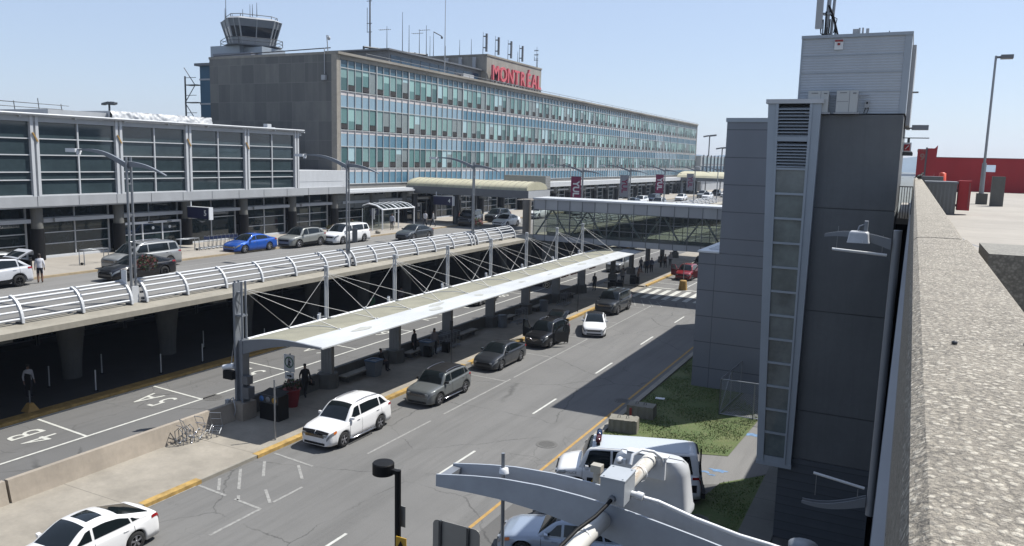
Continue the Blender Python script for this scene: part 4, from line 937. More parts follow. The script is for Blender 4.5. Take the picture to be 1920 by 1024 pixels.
for i, (x, y, L) in enumerate(((-27.3, 36.5, 'grey litter bin with blue rim beside the seated person'), (-27.3, 42.2, 'grey litter bin next to the standing pair under the canopy'), (-27.2, 52.6, 'grey round topped litter bin in the middle of the canopy'), (-27.2, 60.2, 'farther grey litter bin right of the mid canopy'))):
    t = thing('litter_bin', L, 'litter bin', (x, y, .15), 'litter bins on the platform')
    m = MB()
    if i < 2: m.add([(x-.3, y-.3, .15), (x+.3, y-.3, .15), (x+.3, y+.3, .15), (x-.3, y+.3, .15), (x-.38, y-.38, 1.05), (x+.38, y-.38, 1.05), (x+.38, y+.38, 1.05), (x-.38, y+.38, 1.05)], [(0,3,2,1),(4,5,6,7),(0,1,5,4),(1,2,6,5),(2,3,7,6),(3,0,4,7)])
    else: m.lathe([(.34, .15), (.36, 1.0), (.28, 1.06)], (x, y, 0), n=14)
    part('body', m, BLUEBIN, t)
    m = MB()
    if i < 2: m.box(x-.4, x+.4, y-.4, y-.28, 1.05, 1.12); m.box(x-.4, x+.4, y+.28, y+.4, 1.05, 1.12); m.box(x-.4, x-.28, y-.28, y+.28, 1.05, 1.12); m.box(x+.28, x+.4, y-.28, y+.28, 1.05, 1.12)
    else: m.lathe([(.38, 1.0), (.38, 1.08), (.2, 1.12)], (x, y, 0), n=14)
    part('rim', m, mat('bin_rim_blue', (.08, .16, .3), .5) if i < 2 else BLUEBIN, t)
# recycling station
t = thing('recycling_station', 'black recycling station with blue and yellow round openings by the end column', 'recycling bin', (-26.9, 27.9, .15))
m = MB(); m.box(-27.4, -26.2, 27.5, 28.2, .15, 1.35); m.add([(-27.45, 27.45, 1.35), (-26.15, 27.45, 1.35), (-26.15, 28.25, 1.5), (-27.45, 28.25, 1.5)], [(0, 1, 2, 3)]); part('body', m, BLACK, t)
m = MB(); m.box(-27.4, -26.2, 27.45, 27.5, 1.0, 1.4); part('front_panel', m, DGREY, t)
for i, c in enumerate((mat('recycle_blue', (.06, .2, .5), .5), mat('recycle_grey', (.3, .3, .3), .5), mat('recycle_yellow', (.6, .4, .05), .5))):
    m = MB(); m.lathe([(.001, -.02), (.14, -.02), (.14, .0)], (-27.2+.4*i, 27.44, 1.2), 'y', n=14); part('opening', m, c, t)
# sign posts, planter
t = thing('crossing_sign', 'white pedestrian crossing sign with green ring and an arrow plate on a pole', 'sign', (-28.0, 30.3, .15))
m = MB(); m.tube((-28.0, 30.3, .15), (-28.0, 30.3, 2.7), .04); part('pole', m, GALV, t)
m = MB(); m.box(-28.35, -27.65, 30.22, 30.25, 1.75, 2.65); part('panel', m, SIGNW, t)
m = MB(); m.lathe([(.24, 0), (.3, 0)], (-28, 30.21, 2.25), 'y', n=20, smooth=False, cap=False); part('ring', m, mat('sign_green', (.03, .2, .08), .5), t)
m = MB(); m.tube((-28, 30.2, 2.2), (-28, 30.2, 2.36), .035, n=6); m.lathe([(.001, 0), (.045, 0)], (-28, 30.2, 2.43), 'y', n=8); m.tube((-28, 30.2, 2.2), (-28.09, 30.2, 2.03), .022, n=5); m.tube((-28, 30.2, 2.2), (-27.92, 30.2, 2.03), .022, n=5); m.tube((-27.98, 30.2, 2.34), (-27.88, 30.2, 2.24), .018, n=5); part('walking_figure', m, BLACK, t)
m = MB(); m.box(-28.3, -27.7, 30.22, 30.25, 1.35, 1.7); part('arrow_plate', m, SIGNW, t)
m = MB(); m.box(-28.15, -27.92, 30.2, 30.215, 1.5, 1.56); m.add([(-27.95, 30.2, 1.44), (-27.95, 30.2, 1.62), (-27.8, 30.2, 1.53)], [(0, 1, 2)]); part('arrow', m, BLACK, t)
m = MB(); m.tube((-24.65, 25.65, .15), (-24.65, 25.65, 2.95), .04); solo('thin_post', m, GALV, 'bare thin steel post near the kerb in front of the recycling station', 'post')
m = MB(); m.tube((-24.6, 40.8, .15), (-24.6, 40.8, 3.1), .035); m.box(-24.7, -24.5, 40.76, 40.78, 2.4, 3.0); solo('thin_post', m, DGREY, 'dark thin post at the kerb behind the dark grey sedan', 'post')
m = MB(); m.tube((-24.6, 61.5, .15), (-24.6, 61.5, 3.0), .035); solo('thin_post', m, DGREY, 'dark thin post at the kerb behind the black boxy off-roader', 'post')
def planter(x, y, z, s, label):
    t = thing('flower_pot', label, 'flower pot', (x, y, z), 'red flower pots')
    m = MB(); m.lathe([(.24*s, 0), (.36*s, .75*s), (.4*s, .8*s), (.34*s, .8*s)], (x, y, z), n=16); part('pot', m, REDP, t)
    m = MB(); leaf_cloud(m, (x, y, z+.98*s), .4*s, .4*s, .28*s, 150, .07*s, (0, 0, 0, 1)); part('plant', m, [GREENP, FLOWR], t)
planter(-27.35, 29.7, .15, 1.15, 'red flower pot with a leafy plant on the platform beside the walking man')
planter(-49.6, 62.6, 5.15, 1.1, 'red flower pot on the upper sidewalk left of the glass shelter')
planter(-49.7, 83.0, 5.15, 1.2, 'red flower pot beneath the vaulted canopy beside the black and white car')
for i, (x, y) in enumerate(((-49.5, 49.3), (-49.6, 59.5))):
    t = thing('plant_tub', ['low tub of dried plants behind the blue sedan', 'low tub of dried plants behind the white minivan'][i], 'planter', (x, y, 5.15), 'low tubs on the upper sidewalk')
    m = MB(); m.lathe([(.3, 0), (.42, .55)], (x, y, 5.15), n=12); part('tub', m, BLACK, t); m = MB(); leaf_cloud(m, (x, y, 5.95), .5, .5, .28, 120, .08); part('plant', m, [GREENP, mat('dry_plant', (.3, .2, .1), .9)], t)
m = MB(); m.lathe([(.001, 0), (.22, .02), (.3, .15), (.2, .3), (.001, .35)], (-47.6, 64.3, 5.15), n=10); solo('stone_ball', m, CONC, 'small rounded stone at the upper kerb near the glass shelter', 'stone')

# luggage carts
def cart_mesh(m, x, y, z, s=1., fold=False):
    for dx in (-.3, .3):
        m.path([(x+dx, y-.5*s, z+.12), (x+dx, y+.35*s, z+.14), (x+dx, y+.45*s, z+1.02)], .018, n=5); m.tube((x+dx, y-.5*s, z+.12), (x+dx*.7, y-.5*s, z+.45), .016, n=5)
        m.lathe([(.001, -.02), (.07, -.02), (.07, .02), (.001, .02)], (x+dx, y-.4*s, z+.07), 'x', n=8); m.lathe([(.001, -.02), (.08, -.02), (.08, .02), (.001, .02)], (x+dx, y+.35*s, z+.08), 'x', n=8)
    m.tube((x-.3, y+.45*s, z+1.02), (x+.3, y+.45*s, z+1.02), .022, n=5)
    for k in range(4): m.tube((x-.3, y-.45*s+k*.25*s, z+.13), (x+.3, y-.45*s+k*.25*s, z+.13), .013, n=4)
    m.tube((x-.3, y+.4*s, z+.6), (x+.3, y+.4*s, z+.6), .013, n=4)
def cart_row(x, y, z, n, label, step=.3, group='luggage carts', bk=None):
    for i in range(n):
        t = thing('luggage_cart', label % ords[i], 'luggage cart', (x, y+step*i, z), group); m = MB(); cart_mesh(m, x, y+step*i, z); part('frame', m, GALV, t)
        m = MB(); m.box(x-.28, x+.28, y+step*i+.38, y+step*i+.4, z+.75, z+.98); part('basket', m, bk or MGREY, t)
cart_row(-27.2, 43.2, .15, 6, 'steel luggage cart, %s from left in the canopy row behind the dark sedan', .42)
cart_row(-26.9, 54.4, .15, 3, 'steel luggage cart in the short row at mid canopy, %s from the left', .5)
cart_row(-26.9, 63.4, .15, 3, 'steel luggage cart in the far row near the black off-roader, %s from the left', .5)
cart_row(-50.2, 44.6, 5.15, 8, 'luggage cart of the blue handled row behind the blue sedan, %s from the left', .42, bk=mat('cart_blue', (.08, .12, .3), .5))
t = thing('cart_stack', 'tangle of overturned luggage carts leaning on the sunlit barrier', 'luggage carts', (-27.6, 24, .15))
for i in range(5):
    m = MB(); cart_mesh(m, 0, 0, 0, .8); rx = R(62); mm = Matrix.Rotation(R(-90), 3, 'Z') @ Matrix.Rotation(0, 3, 'X')
    M3 = Matrix.Rotation(R(12*i-20), 3, 'Z') @ Matrix.Rotation(rx if i % 2 else R(25), 3, 'X')
    m.v = [tuple(M3 @ Vector(p)*.8+Vector((-27.75+.08*i, 23.3+.38*i, .35))) for p in m.v]; part('cart', m, CHROME if i % 2 else GALV, t)
m = MB()
for i in range(4): m.path([(-27.9, 23.0+.2*i, .15), (-27.95, 23.0+.2*i, .75), (-27.8, 23.1+.2*i, .9), (-27.6, 23.1+.2*i, .75), (-27.55, 23.1+.2*i, .15)], .02, n=5)
part('stand', m, MGREY, t)
# cart rails on the upper sidewalk
for x, y, L in ((-49.6, 34.6, 'steel trolley barrier on the upper sidewalk behind the person in shorts'), (-50.3, 43.0, 'steel hoop barrier on the upper sidewalk left of the blue cart row')):
    t = thing('steel_barrier', L, 'barrier', (x, y, 5.15)); m = MB(); m.path([(x, y-.9, 5.15), (x, y-.9, 6.15), (x, y+.9, 6.15), (x, y+.9, 5.15)], .035, n=6); m.path([(x+.5, y-.9, 5.15), (x+.5, y-.9, 6.15), (x+.5, y+.9, 6.15), (x+.5, y+.9, 5.15)], .035, n=6); m.tube((x, y-.9, 6.15), (x+.5, y-.9, 6.15), .03); m.tube((x, y+.9, 6.15), (x+.5, y+.9, 6.15), .03); part('frame', m, GALV, t)
    m = MB()
    for dy in (-.9, .9): m.lathe([(.001, -.05), (.09, -.05), (.09, .05), (.001, .05)], (x+.25, y+dy, 5.24), 'x', n=8)
    part('wheels', m, BLACK, t)

# ------------------------------------------------------------------ glass shelter and bus sign
t = thing('glass_shelter', 'glass waiting shelter with a ribbed curved white roof on the upper sidewalk', 'shelter', (-50.5, 69.5, 5.15))
m = MB()
for y in (67.5, 70.4, 73.4):
    m.tube((-49.4, y, 5.15), (-49.4, y, 7.3), .07); m.tube((-52.0, y, 5.15), (-52.0, y, 7.3), .05)
    m.path([(-52.0, y, 7.6), (-51.2, y, 7.85), (-50.2, y, 7.7), (-49.4, y, 7.3)], .06, n=6)
m.tube((-49.4, 67.4, 7.3), (-49.4, 73.5, 7.3), .08); part('frame', m, WHITE2, t)
m = MB()
for k in range(7): y = 67.6+.85*k; m.path([(-52.0, y, 7.65), (-51.2, y, 7.9), (-50.2, y, 7.75), (-49.4, y, 7.38)], .05, n=5)
part('roof_ribs', m, WHITE2, t)
m = MB(); pr = [(-52.0, 7.6), (-51.2, 7.85), (-50.2, 7.7), (-49.45, 7.33)]
for i in range(3): m.quad((pr[i][0], 67.5, pr[i][1]), (pr[i+1][0], 67.5, pr[i+1][1]), (pr[i+1][0], 73.4, pr[i+1][1]), (pr[i][0], 73.4, pr[i][1]))
def clear_glass(name, col, a):
    q = NT(name, .05); tr = q.n('ShaderNodeBsdfTransparent'); tr.inputs[0].default_value = (*col, 1); mx = q.n('ShaderNodeMixShader'); mx.inputs[0].default_value = a
    q.b.inputs['Base Color'].default_value = (.03, .04, .04, 1); q.b.inputs['IOR'].default_value = 1.7; q.l(tr.outputs[0], mx.inputs[1]); q.l(q.b.outputs[0], mx.inputs[2]); q.l(mx.outputs[0], q.t.nodes['Material Output'].inputs[0]); return q.m
CLG = clear_glass('clear_pane', (.75, .8, .78), .35)
part('roof_glass', m, CLG, t)
m = MB(); m.quad((-52, 67.5, 5.3), (-52, 73.4, 5.3), (-52, 73.4, 7.3), (-52, 67.5, 7.3)); m.quad((-52, 67.5, 5.3), (-49.6, 67.5, 5.3), (-49.6, 67.5, 7.2), (-52, 67.5, 7.2)); part('side_glass', m, CLG, t)
m = MB(); m.box(-51.9, -51.85, 68.6, 70.2, 6.5, 7.1); pp = part('display', m, NAVY, t); part('display_text', text_mb('807', .42, (-51.82, 69.4, 6.8), (0, 1, 0), (0, 0, 1), bold=.02), SIGNW, pp)
t = thing('bus_flag', 'tall thin bus stop flag beside the glass shelter', 'sign', (-49.5, 65.9, 5.15))
m = MB(); m.tube((-49.5, 65.9, 5.15), (-49.5, 65.9, 7.5), .05); part('pole', m, WHITE2, t); m = MB(); m.box(-49.5, -49.2, 65.87, 65.93, 6.4, 7.5); part('panel', m, LGREY, t)

# ------------------------------------------------------------------ vaulted entrance canopy and pier
t = thing('vaulted_canopy', 'cream vaulted canopy over the upper road in front of the entrance', 'canopy', (-46, 81.6, 8.4))
def vt(u, v):
    a = math.pi*(1-u); return (-54+v*15.9, 81.4+2.75*math.cos(a), 9.38+1.02*math.sin(a)**.8)
m = MB(); m.grid(vt, 16, 44); m.prism([(81.4+2.75*math.cos(R(a)), 9.37+1.01*math.sin(R(a))**.8) for a in range(180, -1, -12)], 'x', -38.1, -38.02); part('vault', m, VAULT, t)
m = MB()
for k in range(21):
    x = -53.8+.78*k; m.path([(x, 81.4+2.75*math.cos(R(a)), 9.4+1.02*math.sin(R(a))**.8) for a in range(180, -1, -15)], .022, n=4)
part('vault_ribs', m, CONC, t)
m = MB(); m.box(-54, -37.95, 78.5, 78.7, 8.62, 9.46); m.box(-54, -37.95, 84.1, 84.3, 8.62, 9.46); m.box(-54, -37.95, 78.7, 84.1, 8.62, 8.8); m.box(-37.95, -37.8, 78.5, 84.3, 8.6, 9.48); part('fascia', m, MGREY, t)
m = MB(); m.box(-37.8, -37.75, 78.52, 84.28, 8.65, 9.42); part('end_fascia', m, LGREY, t)
m = MB(); m.box(-44, -38.5, 84.6, 86, 9.5, 11.0); part('roof_louvre', m, ribbed('roof_louvre_ribs', (.4, .4, .38), .2), t)
m = MB(); m.lathe([(.46, 4.6), (.46, 8.66)], (-36.75, 76.2, 0), n=18); m.box(-38, -36.4, 76.0, 79.5, 8.5, 8.62); part('pier', m, concrete('pier_concrete', (.3, .27, .235), .25, drip=.3), t)
for y in (79.3, 83.6):
    for x in (-47.5, -53.3): m = MB(); m.lathe([(.35, 5.15), (.35, 8.62)], (x, y, 0), n=12); part('rear_pier', m, DGREY, t)
m = MB(); m.box(-53.9, -53.7, 64.9, 68.2, 7.3, 8.8); m.box(-53.9, -53.7, 68.3, 74, 7.2, 8.6); solo('shutter_panels', m, ribbed('shutter', (.2, .21, .2), .3), 'grey ribbed wall panels between the glass shelter and the vaulted canopy', 'wall panels')

# ------------------------------------------------------------------ glazed footbridge
t = thing('glass_footbridge', 'glazed footbridge with grey panels crossing above both roads', 'footbridge', (-22, 74.6, 4.6))
BX0, BX1, BY0, BY1 = -34.9, -3.0, 74.0, 77.4
m = MB(); m.box(BX0, BX1, BY0, BY1, 4.62, 4.9); part('floor', m, MGREY, t)
m = MB(); m.box(BX0-.1, BX1, BY0-.06, BY1+.06, 8.84, 9.02); m.box(BX0-.1, BX1, BY0-.15, BY0, 8.84, 8.95); part('roof', m, WHITE, t)
PW = 1.35; n = int((BX1-BX0)/PW)
for k in range(n):
    x0 = BX0+PW*k; x1 = x0+PW-.03
    pm = LGREY if k % 2 else mat('light_grey_panel_b', (.46, .47, .485), .45)
    m = MB(); m.box(x0, x1, BY0-.04, BY0, 7.82, 8.82); part('panel', m, pm, t); m = MB(); m.box(x0, x1, BY0-.04, BY0, 4.62, 5.22); part('panel', m, pm, t)
BG = clear_glass('bridge_glass', (.66, .72, .68), .3)
for k in range(n):
    x0 = BX0+PW*k; m = MB(); m.quad((x0, BY0-.01, 5.22), (x0+PW, BY0-.01, 5.22), (x0+PW, BY0-.01, 7.82), (x0, BY0-.01, 7.82)); part('pane', m, BG, t)
m = MB(); m.quad((BX0, BY1, 5.22), (BX1, BY1, 5.22), (BX1, BY1, 7.82), (BX0, BY1, 7.82)); part('rear_glazing', m, BG, t)
m = MB(); m.box(BX0, BX1, BY1, BY1+.05, 7.82, 8.82); m.box(BX0, BX1, BY1, BY1+.05, 4.62, 5.22); part('rear_panels', m, LGREY, t)
m = MB()
for k in range(n+1): x = BX0+PW*k; m.box(x-.035, x+.035, BY0-.07, BY0-.04, 4.62, 8.82); m.box(x-.03, x+.03, BY1-.04, BY1, 5.2, 7.8)
for z in (5.22, 6.08, 6.95, 7.82): m.box(BX0, BX1, BY0-.06, BY0-.02, z-.03, z+.03); m.box(BX0, BX1, BY1-.04, BY1, z-.03, z+.03)
part('mullions', m, MGREY, t)
for k in range(8):
    x0 = BX0+3.9*k; m = MB(); m.tube((x0, BY0+.35, 5.0), (x0+1.95, BY0+.35, 7.9), .09, n=6); m.tube((x0+1.95, BY0+.35, 7.9), (x0+3.9, BY0+.35, 5.0), .09, n=6); part('truss_brace', m, LGREY, t)
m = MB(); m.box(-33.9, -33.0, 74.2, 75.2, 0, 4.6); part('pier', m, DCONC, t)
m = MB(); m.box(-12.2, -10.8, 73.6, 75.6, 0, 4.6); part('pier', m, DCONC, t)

# ------------------------------------------------------------------ right hand metal clad building and tower
t = thing('metal_clad_building', 'windowless blue grey metal clad building in shade right of the road', 'building', (-8, 55, 0))
def joints(name, col, sx_, sz_, offx=0, offz=0):
    col = K(col)
    q = NT(name, .42); q.b.inputs['Metallic'].default_value = .1; sp = q.n('ShaderNodeSeparateXYZ'); q.l(q.g, sp.inputs[0])
    fx = q.math('FRACT', q.math('DIVIDE', q.math('ADD', q.math('ADD', sp.outputs[0], sp.outputs[1]), offx), sx_)); fz = q.math('FRACT', q.math('DIVIDE', q.math('ADD', sp.outputs[2], offz), sz_))
    j = q.math('MAXIMUM', q.math('LESS_THAN', fx, .035/sx_), q.math('LESS_THAN', fz, .05/sz_))
    nz = q.noise(q.map((.5, .5, .3)), .8, 4); c = q.mix(q.rng(nz.outputs[0], .3, .7, 0, 1), tuple(a*.93 for a in col), tuple(a*1.07 for a in col))
    q.l(q.mix(j, c, tuple(a*.45 for a in col)), q.b.inputs['Base Color']); q.bump(nz.outputs[0], .03, .05); return q.m
CLADJ = joints('cladding_with_joints', (.25, .272, .312), 2.9, 1.52, 45.9, .35)
m = MB(); m.box(-10.65, -3.4, 45.0, 53.0, 0, 7.93); part('lower_wall', m, CLADJ, t)
m = MB(); m.box(-9.5, -3.4, 45.003, 69.7, 7.95, 15.3); part('upper_wall', m, CLADJ, t)
m = MB(); m.box(-9.56, -3.3, 44.95, 69.8, 15.3, 15.52); part('coping', m, CLAD2, t)
m = MB(); m.box(-10.72, -9.5, 44.93, 53.1, 7.93, 8.03)
for k in range(12): m.box(-10.3, -9.7, 46+.5*k, 46.25+.5*k, 8.03, 8.08)
part('lower_roof', m, WHITE2, t)
m = MB(); m.box(-10.8, -10.66, 53.8, 54.3, 3.2, 4.8); part('wall_box', m, LGREY, t)
t = thing('glazed_stair_bay', 'tall narrow glazed stair bay in a light grey frame between the two dark walls', 'stair tower', (-3.7, 28, 2.8))
def bx(z, side):  # leaning edges of the frame
    f = (z-2.8)/12.3; L = -4.06+(-4.5+4.06)*f; Rr_ = -2.92+(.08)*f; return L+(Rr_-L)*side
YB = 27.45
m = MB()
for s0, s1 in ((0, .16), (.80, 1)): m.add([(bx(2.8, s0), YB, 2.8), (bx(2.8, s1), YB, 2.8), (bx(15, s1), YB, 15), (bx(15, s0), YB, 15), (bx(2.8, s0), YB+5, 2.8), (bx(2.8, s1), YB+5, 2.8), (bx(15, s1), YB+5, 15), (bx(15, s0), YB+5, 15)], [(0, 1, 2, 3), (7, 6, 5, 4), (1, 5, 6, 2), (4, 0, 3, 7), (3, 2, 6, 7), (4, 5, 1, 0)])
part('side_frame', m, CLAD2, t)
m = MB()
for s in (.155, .79):
    m.add([(bx(2.8, s), YB-.04, 2.8), (bx(2.8, s+.05), YB-.04, 2.8), (bx(15, s+.05), YB-.04, 15), (bx(15, s), YB-.04, 15), (bx(2.8, s), YB+.1, 2.8), (bx(2.8, s+.05), YB+.1, 2.8), (bx(15, s+.05), YB+.1, 15), (bx(15, s), YB+.1, 15)], [(0, 1, 2, 3), (7, 6, 5, 4), (1, 5, 6, 2), (4, 0, 3, 7), (3, 2, 6, 7), (4, 5, 1, 0)])
part('inner_frame', m, CLAD2, t)
m = MB(); m.box(-4.56, -2.78, YB-.06, YB+5.05, 15.0, 15.14); part('cap', m, WHITE, t)
m = MB(); m.box(bx(2.8, .16), bx(2.8, .8), YB+.1, YB+5, 2.8, 13.2); part('back', m, MGREY, t); m = MB(); m.box(-4.07, -2.9, YB-.03, YB+5.02, 2.66, 2.8); m.box(bx(2.8, .2), bx(2.8, .8), YB-.01, YB+.05, 2.8, 3.0); part('sill', m, CLAD2, t)
rows_z = [3.02+.822*k for k in range(13)]
STG = mat('stair_glass', (.2, .235, .23), .07, ior=1.6, var=.45, scale=1.3)
for k in range(12):
    z0, z1 = rows_z[k], rows_z[k+1]; 
    m = MB(); m.quad((bx(z0, .2), YB+.03, z0), (bx(z0, .8), YB+.03, z0), (bx(z1, .8), YB+.03, z1), (bx(z1, .2), YB+.03, z1)); part('window_pane', m, STG, t)
    m = MB(); m.box(bx(z1, .18), bx(z1, .82), YB-.03, YB+.06, z1-.035, z1+.035); part('transom', m, CLAD2, t)
m = MB()
for za, zb, n in ((12.95, 13.75, 8), (13.95, 14.92, 9)):
    for k in range(n): z = za+(zb-za)*k/n; m.add([(bx(z, .2), YB-.02, z), (bx(z, .8), YB-.02, z), (bx(z, .8), YB+.08, z+.06), (bx(z, .2), YB+.08, z+.06)], [(0, 1, 2, 3)]); m.box(bx(z, .2), bx(z, .8), YB-.03, YB-.02, z-.012, z+.012)
part('louvre_blades', m, CLAD2, t)
m = MB(); m.box(bx(14, .18), bx(14, .82), YB+.09, YB+.12, 12.9, 15); part('louvre_back', m, BLACK, t)
m = MB(); m.box(bx(13.8, .18), bx(13.8, .82), YB-.03, YB+.1, 13.78, 13.93); part('louvre_rail', m, CLAD2, t)
t = thing('concrete_lift_tower', 'tall dark concrete lift tower with horizontal grooves beside the parking deck', 'tower', (-1.9, 28, 0))
CT = concrete('tower_concrete', (.18, .19, .197), .2, rough=.7, drip=.3)
zz = [3.0, 4.72, 8.2, 11.64, 14.66]
for a, b in zip(zz[:-1], zz[1:]):
    m = MB(); m.box(-3.35, -.44, 27.7, 34.5, a+.014, b-.014); part('wall', m, CT, t)
m = MB(); m.box(-3.3, -.46, 27.74, 34.4, 0, 14.6); part('core', m, DGREY, t)
m = MB(); m.box(-3.36, -.43, 27.68, 34.51, 0, 3.0); part('siding', m, ribbed('dark_siding', (.11, .125, .145), .31, 2, .6), t)
m = MB(); m.box(-3.62, -.42, 27.95, 33.5, 14.7, 17.1); P = part('ribbed_penthouse', m, RIBP, t)
m = MB(); m.box(-3.66, -.38, 27.9, 33.6, 17.1, 17.2); m.box(-3.65, -3.6, 27.93, 28.0, 14.7, 17.1); m.box(-.6, -.4, 27.93, 33.5, 14.7, 17.1); part('trim', m, CLAD2, P)
m = MB()
for z in (15.4, 16.0, 16.55): m.box(-3.6, -.6, 27.935, 27.95, z-.012, z+.012)
part('seam', m, CLAD2, P)
m = MB(); m.box(-2.64, -2.38, 27.9, 27.93, 16.72, 17.04); q = part('warning_sign', m, SIGNW, P, label='small white warning notice with a red header')
m = MB(); m.box(-2.63, -2.39, 27.88, 27.9, 16.97, 17.03); part('header', m, mat('warning_red', (.4, .03, .03), .6), q) if False else None
m.box(-2.55, -2.47, 27.88, 27.9, 16.86, 16.93); part('warning_header', m, mat('warning_red', (.4, .03, .03), .6), P)
for i, x in enumerate((-3.28, -2.42)):
    t2 = thing('air_conditioner', ['beige outdoor air conditioner on the tower, partly hidden by the stair bay', 'beige outdoor air conditioner on the tower, fully visible to the right'][i], 'air conditioner', (x+.3, 27.75, 14.72), 'air conditioners at the penthouse')
    m = MB(); m.box(x, x+.62, 27.55, 27.9, 14.72, 15.4); part('casing', m, mat('beige_casing', (.6, .61, .6), .5), t2)
    m = MB(); m.box(x+.38, x+.39, 27.545, 27.55, 14.74, 15.38); m.box(x+.02, x+.36, 27.545, 27.55, 15.05, 15.06); m.box(x+.48, x+.58, 27.54, 27.55, 15.3, 15.33); m.box(x+.1, x+.3, 27.54, 27.55, 15.32, 15.34); part('seams', m, MGREY, t2)
    m = MB(); m.box(x-.05, x+.7, 27.5, 27.92, 14.67, 14.71); m.tube((x+.6, 27.85, 15.27), (x+.95, 27.85, 15.27), .02); part('bracket', m, LGREY, t2)
t2 = thing('isolator_switch', 'small grey electrical switch box with hanging cables right of the air conditioners', 'switch box', (-1.5, 27.9, 14.85)); m = MB(); m.box(-1.6, -1.45, 27.85, 27.94, 14.88, 15.12); part('box', m, LGREY, t2); m = MB(); m.box(-1.55, -1.5, 27.83, 27.85, 15.0, 15.06); part('switch', m, BLACK, t2)
m = MB(); m.path([(-1.55, 27.88, 14.88), (-1.58, 27.86, 14.8), (-1.6, 27.85, 14.7)], .012, n=5); m.path([(-1.48, 27.88, 14.88), (-1.48, 27.86, 14.8), (-1.52, 27.85, 14.7)], .012, n=5); part('cable', m, BLACK, t2)
t2 = thing('cell_antenna', 'tall cellular antenna mast with thick black cables on the tower roof', 'antenna', (-3.0, 28.4, 17.2))
m = MB(); m.box(-3.3, -3.1, 28.1, 28.3, 17.45, 18.9); part('panel', m, LGREY, t2)
m = MB(); m.tube((-2.98, 28.4, 17.2), (-2.93, 28.4, 19), .07); m.tube((-2.83, 28.5, 17.2), (-2.78, 28.5, 19), .05); m.box(-3.1, -2.8, 28.3, 28.5, 17.9, 17.97); part('mast', m, GALV, t2)
m = MB()
for i in range(5): m.path([(-3.15+.07*i, 28.3, 17.5+.25*(i % 3)), (-3.12+.06*i, 28.25, 17.3), (-3.0+.05*i, 28.3, 17.22)], .022, n=5)
m.path([(-2.95, 28.35, 18.2), (-2.8, 28.3, 17.9), (-2.6, 28.3, 17.22)], .035, n=6); m.path([(-2.9, 28.35, 18.0), (-2.72, 28.3, 17.6), (-2.68, 28.3, 17.22)], .025, n=6); m.path([(-2.9, 28.35, 17.9), (-2.66, 28.28, 17.75), (-2.74, 28.3, 17.3)], .015, n=6); part('cable', m, BLACK, t2)
t2 = thing('small_antennas', 'group of short stubby antennas on the tower roof right of the tall mast', 'antenna', (-2.0, 28.4, 17.2))
for x, w_, h in ((-2.15, .16, .17), (-1.98, .05, .2), (-1.88, .05, .2), (-1.76, .09, .17)):
    m = MB(); m.box(x, x+w_, 28.2, 28.35, 17.22, 17.22+h); part('antenna', m, LGREY, t2)
m = MB(); m.box(-1.15, -1.0, 28.2, 28.3, 17.2, 17.23); m.tube((-1.08, 28.25, 17.2), (-1.08, 28.25, 17.29), .015); part('vent', m, MGREY, t2)
t2 = thing('side_ladder_box', 'narrow metal duct running up the sunlit side of the tower penthouse', 'duct', (-.3, 30, 14)); m = MB(); m.box(-.4, -.28, 29.5, 33, 14.4, 17.0); part('duct', m, LGREY, t2); m = MB(); m.box(-.28, -.1, 29.8, 30.1, 15.5, 15.53); part('fin', m, MGREY, t2)

# ------------------------------------------------------------------ chain fence by the building, blocks, notice
t = thing('chain_link_pen', 'small grey chain link pen against the blue grey building', 'fence', (-7.5, 42, .03))
CH = NT('chain_mesh', .6); 
sx = CH.n('ShaderNodeSeparateXYZ'); CH.l(CH.g, sx.inputs[0]); s1 = CH.math('ADD', CH.math('ADD', sx.outputs[0], sx.outputs[1]), sx.outputs[2]); s2 = CH.math('SUBTRACT', CH.math('ADD', sx.outputs[0], sx.outputs[1]), sx.outputs[2])
mk = CH.math('MAXIMUM', CH.math('LESS_THAN', CH.math('FRACT', CH.math('MULTIPLY', s1, 9)), .1), CH.math('LESS_THAN', CH.math('FRACT', CH.math('MULTIPLY', s2, 9)), .1))
CH.b.inputs['Base Color'].default_value = (.25, .27, .29, 1); tr = CH.n('ShaderNodeBsdfTransparent'); mx = CH.n('ShaderNodeMixShader'); CH.l(mk, mx.inputs[0]); CH.l(tr.outputs[0], mx.inputs[1]); CH.l(CH.b.outputs[0], mx.inputs[2]); CH.l(mx.outputs[0], CH.t.nodes['Material Output'].inputs[0])
c4 = [(-8.0, 40.3), (-7.75, 44.6), (-4.6, 40.4)]
m = MB()
for (a, b) in ((0, 1), (0, 2)):
    A, B = c4[a], c4[b]
    for z in (.1, 1.95): m.tube((*A, z), (*B, z), .03, n=6)
    for i in range(3): u = i/2; m.tube((A[0]+(B[0]-A[0])*u, A[1]+(B[1]-A[1])*u, .03), (A[0]+(B[0]-A[0])*u, A[1]+(B[1]-A[1])*u, 1.97), .03, n=6)
m.tube((-7.9, 42.4, 1.9), (-8, 40.3, .1), .02, n=5); part('frame', m, GALV, t)
m = MB()
for (a, b) in ((0, 1), (0, 2)): A, B = c4[a], c4[b]; m.quad((*A, .1), (*B, .1), (*B, 1.95), (*A, 1.95))
part('mesh', m, CH.m, t)
m = MB(); m.quad((-7.9, 40.5, .034), (-4.6, 40.6, .034), (-4.5, 45, .034), (-7.6, 45, .034)); struct('gravel_bed', m, concrete('gravel', (.2, .2, .2), .5, speck=14))
